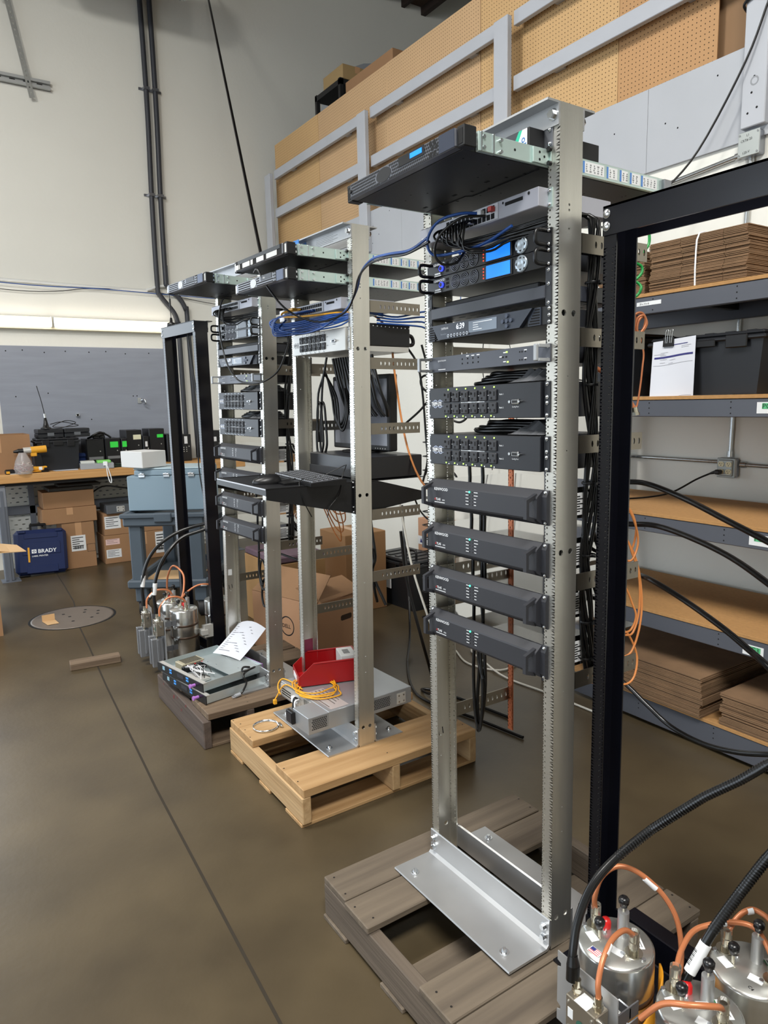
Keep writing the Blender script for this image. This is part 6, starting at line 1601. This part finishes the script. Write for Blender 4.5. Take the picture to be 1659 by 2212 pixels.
# rear hanging cords of the nearest rack
t = thing('power_cable', 'black power cords dangling in loops under the lowest amplifier of nearest rack', 'cable', RM[0])
for P_ in ([(.05, .12, 1.34), (.055, .13, 1.0), (.06, .13, .74), (.055, .13, .62), (.06, .13, .50), (.075, .13, .42), (.09, .13, .45), (.10, .13, .55), (.09, .13, .68), (.10, .13, .76)], [(.08, .14, 1.2), (.09, .14, .9), (.095, .14, .72), (.10, .14, .58), (.085, .14, .47), (.07, .14, .44), (.062, .14, .52), (.075, .14, .66), (.07, .14, .75)],
           [(.10, .13, 1.32), (.10, .14, 1.0), (.085, .13, .75), (.08, .13, .66), (.10, .13, .60)]):
    g = G(); g.tube(P_, .0055, n=6, sub=5); g.build('strand', CABLE, t)
t = thing('power_cable', 'long black cord hanging in a narrow loop beside near post of nearest rack', 'cable', RM[0])
g = G(); g.tube([(.36, .2, .77), (.36, .19, .6), (.355, .19, .4), (.35, .19, .20), (.36, .19, .13), (.375, .19, .14), (.385, .19, .25), (.38, .19, .45), (.375, .2, .65), (.375, .21, .78)], .006, n=7); g.build('strand', CABLE, t)
# rear hanging cords of the left rack and the long cord in front of it
t = thing('power_cable', 'black cord looped into a knot under lowest amplifier of left rack', 'cable', RM[2])
for P_ in ([(.16, .13, 1.0), (.17, .13, .8), (.175, .13, .66), (.17, .13, .55), (.19, .13, .46), (.23, .13, .44), (.26, .13, .50), (.24, .13, .58), (.20, .13, .60), (.18, .13, .52), (.21, .13, .46)], [(.20, .14, .95), (.22, .14, .75), (.25, .14, .62), (.24, .14, .52), (.20, .14, .48), (.18, .14, .40), (.20, .14, .34), (.24, .14, .36), (.245, .14, .46), (.22, .14, .54)], [(.17, .13, .64), (.22, .12, .66), (.30, .13, .67), (.4, .16, .66), (.5, .2, .64)]):
    g = G(); g.tube(P_, .0062, n=6, sub=5); g.build('strand', CABLE, t)
cable('power_cable', 'long black cord drooping in a U in front of the left rack', [tuple(RM[2] @ V(*p)) for p in ((.30, -.05, 1.975), (.27, -.085, 1.96), (.255, -.10, 1.86), (.26, -.09, 1.74), (.30, -.08, 1.64), (.36, -.06, 1.57), (.46, -.05, 1.55), (.60, -.04, 1.555), (.70, -.02, 1.60), (.74, .0, 1.68), (.75, .02, 1.76), (.73, .04, 1.86), (.71, .05, 1.95), (.70, .06, 2.06))], .0042, CABLE)
t = thing('power_cable', 'pair of black cords running down behind the middle rack left post', 'cable', RM[1])
for P_ in ([(-.02, .42, 1.2), (-.05, .44, .9), (-.06, .45, .7), (-.05, .46, .52), (-.08, .5, .42)], [(-.06, .42, 1.2), (-.04, .44, .85), (-.02, .45, .68), (-.06, .46, .58), (.0, .5, .42)], [(-.1, .4, .75), (-.06, .41, .66), (-.02, .42, .62), (.01, .42, .66), (-.02, .43, .72)]):
    g = G(); g.tube(P_, .008, n=6, sub=5); g.build('strand', CABLE, t)
t = thing('power_cable', 'thin black cord hanging through the left black rack down to floor', 'cable', None)
g = G(); g.tube([(-2.62, .16, 2.06), (-2.60, .17, 1.85), (-2.57, .18, 1.6), (-2.60, .17, 1.25), (-2.54, .18, .95), (-2.545, .18, .7), (-2.52, .19, .5), (-2.5, .2, .3)], .0045, n=6); g.build('strand', CABLE, t)
t = thing('antenna', 'small black whip antenna standing on the left black rack top bar', 'antenna', T(-2.83, .13, 2.113))
g = G(); g.lathe([(0, 0), (.028, 0), (.026, .022), (.010, .028), (.006, .055), (0, .055)], (0, 0, 0), n=12); g.build('magnetic_base', BLKP, t)
g = G(); g.tube([(0, 0, .055), (.0, .0, .13), (.0, -.002, .37)], .0022, n=5); g.build('whip', BLKM, t)
g = G(); g.cyl((0, 0, .12), (0, 0, .17), .006, n=8); g.build('loading_coil', BLKP, t)

# ================================================================ THINGS LYING ON THE PALLETS
# two open electronics chassis
ZCH = mat('zinc_chassis', '#c3cdcf', .36, .6, var=.08, vs=5)
def tray(label, M, open_):
    t = thing('radio_chassis', label, 'equipment', M, 'electronics chassis on the dark pallet'); W_, D_, h = .44, .36, .043
    g = G(); g.box(0, W_, .004, D_, 0, .002); g.box(0, .0015, .004, D_, .002, h); g.box(W_-.0015, W_, .004, D_, .002, h); g.box(0, W_, D_-.0015, D_, .002, h); g.build('tray', ZCH, t)
    g = G(); g.box(-.012, W_+.012, 0, .004, -.001, h+.001, 0, .001); g.box(-.005, W_+.005, .004, .028, h-.002, h, 1); f = g.build('front_panel', [BLKP, SILV], t)
    g = G()
    for x, z in ((.12, .028), (.132, .028), (.12, .014), (.132, .014), (.29, .030), (.303, .030), (.29, .016), (.303, .016)): g.box(x, x+.010, -.002, 0, z, z+.009, 0, .001)
    g.build('blue_key', mat('light_blue_key', '#3f8fe0', .4, emit=.25), f)
    g = G(); g.box(.045, .068, -.001, 0, .015, .035); g.build('display', mat('pale_display', '#8db4c4', .3), f)
    g = G(); g.box(.20, .262, -.001, 0, .016, .035); g.build('window', mat('dark_window', '#20222c', .15), f)
    g = G(); g.cyl((.375, -.022, .02), (.375, 0, .02), .008, n=10); g.cyl((.375, -.03, .02), (.375, -.022, .02), .011, n=10); plab(g.build('purple_knob', mat('purple_plastic', '#a86fc0', .45), f), 'purple knob')
    if open_:
        g = G(); g.box(.14, W_-.002, .17, D_-.002, .034, .036); g.build('cover_plate', ZCH, t)
        g = G(); g.box(.05, .13, .07, .20, .004, .04, 0, .002); ps = g.build('power_supply', mat('psu_cream', '#b9b29a', .5, .3), t)
        g = G()
        for k in range(9): g.box(.052+k*.0086, .057+k*.0086, .09, .19, .04, .0406)
        stuff(g.build('vent_slot', VOID, ps))
        g = G(); g.box(.135, .16, .06, .20, .004, .034, 0, .002); tb = g.build('terminal_block', BLKP, t)
        g = G()
        for k in range(6): g.cyl((.148, .075+.02*k, .034), (.148, .075+.02*k, .037), .005, n=6, mi=k % 2)
        g.build('terminal_screw', [BOLT, REDP], tb)
        g = G(); random.seed(8)
        for k in range(16):
            a = (.17+random.uniform(0, .03), .07+random.uniform(0, .08), .025); b = (.28+random.uniform(0, .06), .05+random.uniform(0, .10), .022)
            g.tube([a, (.21+random.uniform(-.02, .02), random.uniform(.04, .14), .045+random.uniform(0, .012)), (.25, random.uniform(.05, .14), .05), b], .0022, n=5, mi=k % 3)
        stuff(g.build('wire', [WHT, mat('grey_wire', '#a7a7ab', .5), CABLE], t))
        g = G(); g.box(.22, .34, .04, .11, .004, .02, 0, .002); g.build('circuit_module', SILV, t)
        g = G()
        for k in range(18): g.box(.16+k*.0155, .170+k*.0155, D_+.0, D_+.010, .012, .040, 0, .001)
        plab(stuff(g.build('purple_connector', mat('purple_plastic', '#a86fc0', .45), t)), 'row of purple connectors')
        g = G()
        for x, y in ((.2, .3), (.3, .32), (.38, .25), (.25, .2), (.41, .34), (.18, .19)): g.cyl((x, y, .036), (x, y, .038), .004, n=6)
        g.build('screw', BOLT, t)
    return t
tray('closed electronics chassis lying at bottom of two on dark pallet', T(-1.945, -.315, .178) @ RZ(.17), False)
tray('open electronics chassis with exposed wiring on top of another chassis', T(-1.99, -.325, .224) @ RZ(.20), True)
t = thing('power_cable', 'black power cable with grey plug draped over edge of the open chassis', 'cable', None)
g = G(); g.tube([(-1.62, .04, .27), (-1.60, .0, .285), (-1.565, -.02, .28), (-1.55, .03, .29), (-1.58, .05, .28), (-1.57, .0, .27), (-1.53, -.03, .265), (-1.52, -.02, .235), (-1.515, -.04, .20), (-1.51, -.06, .185)], .0055, n=6); g.build('cord', CABLE, t)
g = G(); g.tube([(-1.51, -.06, .186), (-1.505, -.09, .184)], .010, n=8, sub=1); g.cyl((-1.506, -.09, .186), (-1.504, -.107, .186), .0028, n=6); g.cyl((-1.497, -.09, .183), (-1.495, -.107, .183), .0028, n=6); g.build('plug', mat('grey_plug', '#9a9da2', .4), t)
# printed sheet leaning behind them
g = G(); vs = []; n = 6
for j in range(n+1):
    for i in range(n+1):
        u, v = i/n, j/n; vs.append((-.11+.22*u, .20*v, .02*math.sin(u*3)*(.4+v)+.10*v+.02*v*v))
g.add(vs, [(j*(n+1)+i, j*(n+1)+i+1, (j+1)*(n+1)+i+1, (j+1)*(n+1)+i) for j in range(n) for i in range(n)], 0, True)
ps_ = tag(g.build('paper_sheet', PAPER, None, T(-1.86, .005, .262) @ RZ(.35)), 'white printed sheet curling up behind the open electronics chassis', 'paper')
g = G()
for k in range(13):
    v = .12+.06*k
    for a, b in ((.1, .5+.04*(k*7 % 9)),):
        pts = []
        for i in (0, 1):
            for u in ((a, b) if i == 0 else (b, a)): vv = v+(.014 if i else 0); pts.append((-.11+.22*u, .20*vv, .02*math.sin(u*3)*(.4+vv)+.10*vv+.02*vv*vv+.0028))
        g.add(pts, [(0, 1, 2, 3)])
stuff(g.build('print', mat('grey_ink', '#77777f'), ps_))
# grey server chassis on the middle rack base
SGR = mat('server_grey', '#a6aaae', .35, .55, var=.04, vs=6)
sv = thing('server_chassis', 'bare grey steel server chassis lying between the middle rack posts', 'server', T(-1.222, .035, .253) @ RZ(.035))
g = G(); g.box(0, .435, 0, .44, 0, .076, 0, .002); g.build('case', SGR, sv)
g = G(); g.box(.30, .435, -.10, .0, 0, .075, 0, .002); pb = g.build('power_bay', SGR, sv)
rows = [(.014+.008*k, .0075, [(.014+.009*j+(.0045 if k % 2 else 0), .0034, .0034) for j in range(9)]) for k in range(7)]
g = G(); g.holed((.4358, -.095, .006), (0, 1, 0), (0, 0, 1), (-1, 0, 0), .09, .064, rows, n=6, th=.0005); g.holed((.4358, .13, .006), (0, 1, 0), (0, 0, 1), (-1, 0, 0), .20, .064, [(.014+.008*k, .0075, [(.014+.009*j+(.0045 if k % 2 else 0), .0034, .0034) for j in range(20)]) for k in range(6)], n=6, th=.0005)
g.build('vent_panel', SGR, sv)
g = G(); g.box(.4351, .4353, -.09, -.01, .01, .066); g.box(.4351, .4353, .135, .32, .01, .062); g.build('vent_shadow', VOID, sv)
g = G(); g.box(.27, .325, -.118, -.10, .01, .065, 0, .003); fx_ = g.build('fan_module', BLKP, sv)
g = G(); g.box(.275, .32, -.1195, -.118, .018, .058); g.build('fan_face', mat('fan_face', '#1a1a22', .5), fx_)
g = G(); g.box(.0, .29, -.003, 0, .012, .066); g.build('rear_panel', SILV, sv)
g = G()
for k in range(6):
    for j in range(8): g.disc((.225+k*.008, -.0034, .018+j*.006), (0, -1, 0), .0026, 6)
for a, b, c, d in ((.01, .10, .018, .024), (.01, .10, .030, .036), (.01, .1, .042, .048)): g.box(a, b, -.0034, -.003, c, d)
stuff(g.build('rear_opening', VOID, sv))
g = G(); g.box(.13, .17, -.02, -.003, .02, .05, 0, .003); g.build('connector', WHT, sv)
g = G(); g.tube([(.18, -.01, .05), (.185, -.03, .06), (.19, -.04, .03), (.195, -.04, .01), (.2, -.02, .005)], .005, n=6); g.tube([(.19, -.01, .05), (.20, -.035, .05), (.205, -.04, .02)], .004, n=6, mi=1); g.build('lead', [CABLE, WHT], sv)
g = G(); g.box(.436, .438, .355, .405, .01, .062, 0, .003); er = g.build('side_plate', SILV, sv)
g = G()
for y, z in ((.367, .022), (.393, .022), (.367, .05), (.393, .05)): g.cyl((.438, y, z), (.440, y, z), .004, n=8)
g.build('screw', BOLT, er)
g = G(); g.box(.20, .42, .02, .11, .0762, .0768); lb = g.build('rating_label', mat('label_greybrown', '#a59a97', .5), sv)
g = G(); random.seed(2)
for k in range(9): g.box(.21, .21+random.uniform(.08, .19), .026+k*.009, .029+k*.009, .0768, .0770, k % 2)
stuff(g.build('print', [BLKM, mat('faint_print', '#a8a8a8')], lb))
# red parts bin with white boxes, yellow patch leads, clamp ring
RED = mat('red_bin', '#980f14', .32, 0, var=.05, vs=8)
rb = thing('parts_bin', 'red plastic parts bin lying on the grey server chassis', 'bin', T(-1.17, .09, .334) @ RZ(-.30))
a = .004; g = G()
g.box(-.085, .085, 0, .29, 0, a)
for s in (-1, 1):
    g.prism([(0, 0), (.29, 0), (.29, .105), (.07, .105), (.0, .045)], s*.085-a/2, s*.085+a/2, axis=0); g.box(s*.085-.006, s*.085+.006, .07, .29, .1, .106, 0, .002)
g.box(-.085, .085, .286, .29, 0, .105); g.box(-.09, .09, .283, .294, .1, .106, 0, .002); g.box(-.085, .085, -.002, .002, 0, .045, 0, .001); g.build('bin_shell', RED, rb)
g = G(); g.box(-.05, .03, -.0045, -.002, .010, .032); g.build('bin_label', LABEL, rb)
g = G(); g.box(-.055, .06, .205, .28, .005, .115, 0, .002)
wb_ = tag(g.build('white_box', mat('white_carton', '#dfe0de'), None, T(-1.17, .09, .334) @ RZ(-.30)), 'small white carton standing inside back of the red bin', 'box')
g = G()
for k in range(4): g.box(-.02+.015*k, -.012+.015*k, .225, .255, .115, .1154)
stuff(g.build('print', BLKM, wb_))
g = G(); g.box(-.06, .0, .05, .12, .004, .025, 0, .004); g.box(-.02, .05, .09, .15, .004, .03, 0, .006)
tag(g.build('small_parts', BLKP, None, T(-1.17, .09, .334) @ RZ(-.30)), 'small black plastic parts lying in the red bin', 'parts')
yc = thing('patch_cable', 'loops of yellow patch cable lying under and before the red bin', 'cable', None); random.seed(14)
for k in range(4):
    pts = []
    for q in range(12):
        A = 2*PI*q/12+k; pts.append((-1.0-.02*k+.11*math.cos(A)+random.uniform(-.01, .01), .12+.09*math.sin(A)+random.uniform(-.012, .012), .336+.003*k))
    g = G(); g.tube(pts, .0032, n=6, sub=4, closed=True); g.build('loop', YELC, yc)
g = G(); g.tube([(-1.05, .06, .338), (-1.15, .06, .337), (-1.22, .045, .336), (-1.235, .028, .315), (-1.225, .02, .29), (-1.19, .015, .278)], .0034, n=6); g.tube([(-1.0, .05, .338), (-1.08, .035, .338), (-1.16, .032, .33), (-1.2, .022, .30), (-1.21, .01, .27), (-1.215, -.005, .245)], .0034, n=6); g.build('lead', YELC, yc)
g = G(); g.box(-1.222, -1.207, -.012, .004, .225, .248, 0, .002); g.build('plug', YELC, yc)
hc = thing('hose_clamp', 'steel hose clamp ring lying on the pine pallet', 'clamp', T(-1.137, -.09, .163))
g = G(); g.lathe([(.057, 0), (.058, 0), (.058, .012), (.057, .012), (.057, 0)], (0, 0, 0), n=36); g.build('band', BOLT, hc)
g = G(); g.box(.015, .04, .048, .066, 0, .014, 0, .002); g.cyl((.008, .06, .007), (.05, .06, .007), .005, n=8); g.build('worm_screw', BOLT, hc)

# ================================================================ BEHIND THE MIDDLE AND LEFT RACKS
def flap(t, poly, M, name='flap', m=None):
    g = G(); g.prism(poly, 0, .005); return g.build(name, m or CARD, t, M)
de = carton('cardboard_box', 'large tan carton with round logo and raised flaps behind the left rack', -2.716, -2.096, .576, .996, 0, .385, tape=False, rot=.28, open_=True, m=mat('carton_pink', '#b88c69', .85, var=.04, vs=4))
flap(de, [(-.31, 0), (.31, 0), (.28, .22), (-.25, .22)], T(0, -.208, .385) @ RX(.75))
flap(de, [(0, -.21), (.22, -.19), (.22, .19), (0, .21)], T(.308, 0, .385) @ RY(.30) @ T(-.2, 0, .02))
g = G(); g.lathe([(.058, 0), (.062, .0006), (.066, 0)], (.03, -.2105, .20), (0, -1, 0), n=32); g.build('logo_ring', BLKM, de)
text('DELL', .036, T(-.018, -.2110, .187) @ FRONT, BLKM, de, bold=.01)
g = G(); g.prism([(.05+.05*c_, .25+.018*s_) for c_, s_ in ((-1, -.6), (-.8, -1), (.8, -1), (1, -.6), (1, .6), (.8, 1), (-.8, 1), (-1, .6))], .3102, .3108, axis=0); g.build('hand_hole', mat('hole_brown', '#3c2a1c', .9), de)
g = G(); g.box(.16, .28, -.14, -.02, .392, .3935); g.build('label_sticker', LABEL, de)
ca = carton('cardboard_box', 'tan carton standing behind the large carton with round logo', -3.30, -2.75, .72, 1.12, 0, .50, m=mat('carton_tan2', '#a98355', .85, var=.04, vs=4))
g = G(); g.box(-.27, .27, -.2, .2, .0, .05, 0, .01); tag(g.build('folded_blanket', mat('mauve_cloth', '#6a5560', .9, var=.1, vs=30), None, T(-3.02, .92, .503)), 'folded mauve cloth lying on the tan carton behind left rack', 'cloth')
cc = carton('cardboard_box', 'brown carton with handwritten code standing behind the raised flaps', -3.25, -2.85, 1.35, 1.72, 0, .62, m=mat('carton_brown', '#8f6a45', .85, var=.05, vs=4))
text('CCQS-1-68', .052, T(.2005, .03, .50) @ SIDE @ RZ(-PI/2), BLKM, cc, bold=.02)
g = G(); g.box(.2002, .2010, -.12, -.09, .36, .42); g.box(.2002, .2010, -.12, -.09, .29, .345); g.build('label_sticker', LABEL, cc)
t2 = tote('equipment_case', 'black plastic equipment case with handle on floor beneath slotted brackets', T(-2.84, 1.94, 0) @ RZ(.05), .52, .34, .40)
g = G(); g.tube([(.08, -.1, .40), (.08, -.1, .45), (.10, -.1, .47), (.19, -.1, .47), (.21, -.1, .45), (.21, -.1, .40)], .010, n=8); g.build('handle', BLKP, t2)
g = G(); g.prism([(-.12, .14), (-.02, .14), (-.02, .27), (-.12, .27)], -.176, -.175, axis=1); g.build('label_sticker', LABEL, t2)
tb_ = carton('cardboard_box', 'upright carton wrapped with white tape standing on floor by the wall', -2.98, -2.68, 2.13, 2.29, 0, .66, tape=False, m=mat('carton_pinkish', '#b58a6c', .85, var=.03, vs=4))
g = G(); g.box(-.151, .151, -.081, -.080, .44, .51); tp_ = g.build('white_tape', LABEL, tb_)
g = G()
for k in range(3): g.prism([(-.12+.1*k, .455), (-.09+.1*k, .455), (-.105+.1*k, .495)], -.0818, -.081, axis=1)
g.build('print', mat('navy_print', '#2b2a6e'), tp_)
up = thing('shelf_upright', 'grey perforated steel upright standing behind the middle rack', 'upright', T(-2.58, 2.10, 0))
g = G(); g.box(0, .05, 0, .003, 0, .95); g.box(.047, .05, 0, .05, 0, .95); g.box(-.02, .09, -.03, .07, 0, .004); g.build('angle_post', TGR, up)
cm = thing('cable_manager', 'black vertical cable manager with finger rings leaning behind middle rack', 'cable manager', T(-2.32, 1.72, 0.0) @ RY(.03))
g = G(); g.box(0, .012, 0, .09, 0, 1.42); g.box(0, .08, .08, .09, 0, 1.42); g.box(.06, .07, 0, .09, 0, 1.42); g.build('back_channel', BLK, cm)
for k in range(14):
    g = G(); z = .06+k*.098; g.tube([(.012, -.0, z), (.012, -.05, z), (.025, -.06, z), (.05, -.06, z), (.062, -.05, z), (.062, .0, z)], .004, n=6, sub=3); g.build('finger_ring', BLKP, cm)
cable('white_cable', 'white cable hanging diagonally behind the middle rack brackets', [(-1.62, 1.0, 1.10), (-1.55, .98, .95), (-1.42, .95, .7), (-1.28, .95, .45), (-1.2, .98, .25), (-1.3, 1.05, .1), (-1.5, 1.2, .006)], .0065, mat('white_cord', '#c9c6bc', .5))
cable('white_cable', 'loop of white cable lying on floor behind the nearest rack', [(-1.72, 1.5, .008), (-1.5, 1.42, .008), (-1.3, 1.5, .008), (-1.35, 1.7, .008), (-1.6, 1.75, .008), (-1.68, 1.6, .008), (-1.45, 1.5, .02), (-1.2, 1.45, .008), (-.9, 1.48, .008), (-.5, 1.5, .008)], .006, mat('white_cord', '#c9c6bc'))
cable('power_cable', 'black cord dropping behind middle rack and curving along the floor', [(-1.05, .62, 1.0), (-1.05, .65, .75), (-1.0, .7, .45), (-1.05, .8, .2), (-1.2, .9, .05), (-1.35, .95, .009), (-1.3, 1.0, .009), (-1.1, 1.05, .009), (-.8, 1.1, .009)], .008, CABLE)
cable('power_cable', 'second black cord curving from the black case to the pine pallet', [(-2.3, 1.5, .9), (-2.2, 1.45, .6), (-2.1, 1.4, .35), (-1.95, 1.3, .1), (-1.7, 1.1, .01), (-1.4, .92, .01), (-1.2, .88, .01), (-.9, .95, .01), (-.6, 1.0, .01)], .008, CABLE)
cable('power_cable', 'black cord hanging down under the middle rack keyboard shelf', [tuple(RM[1] @ V(*p)) for p in ((.501, .30, 1.07), (.45, .38, .98), (.50, .40, .94), (.53, .42, .96), (.52, .43, 1.0))], .004, CABLE)
# floor details
mh = thing('floor_cover', 'round steel access cover with small holes set in the concrete floor', 'floor cover', T(-4.12, -.40, 0))
g = G(); g.lathe([(.30, .0), (.30, .003), (.285, .003), (0, .004)], (0, 0, 0), n=40); g.build('cover_plate', mat('cover_steel', '#7d736a', .5, .4, var=.05, vs=9), mh)
g = G(); g.lathe([(.302, .0005), (.316, .001), (.318, .0)], (0, 0, .0006), n=40); g.build('dark_gap', VOID, mh)
g = G()
for x, y in ((.1, .12), (.12, -.02), (.02, .18), (-.08, .1), (-.02, -.02), (-.12, -.05), (.05, -.14), (-.06, .2), (-.15, .12)): g.disc((x, y, .0045), (0, 0, 1), .013, 8)
g.build('hole', VOID, mh)
g = G(); g.prism([(0, 0), (.12, .02), (.12, .10), (.01, .09)], 0, .003); g.box(.0, .003, .0, .09, .0, .05)
tag(g.build('paper_scrap', mat('kraft_light', '#cba678'), None, T(-4.12, -.62, .006)), 'folded tan cardboard scrap lying on the round floor cover', 'scrap')
g = G(); g.box(0, .09, 0, .30, 0, .045, 0, .004)
tag(g.build('wood_offcut', WDRK, None, T(-2.98, -.62, 0) @ RZ(-.1)), 'dark wooden offcut lying on floor left of the dark pallet', 'wood')
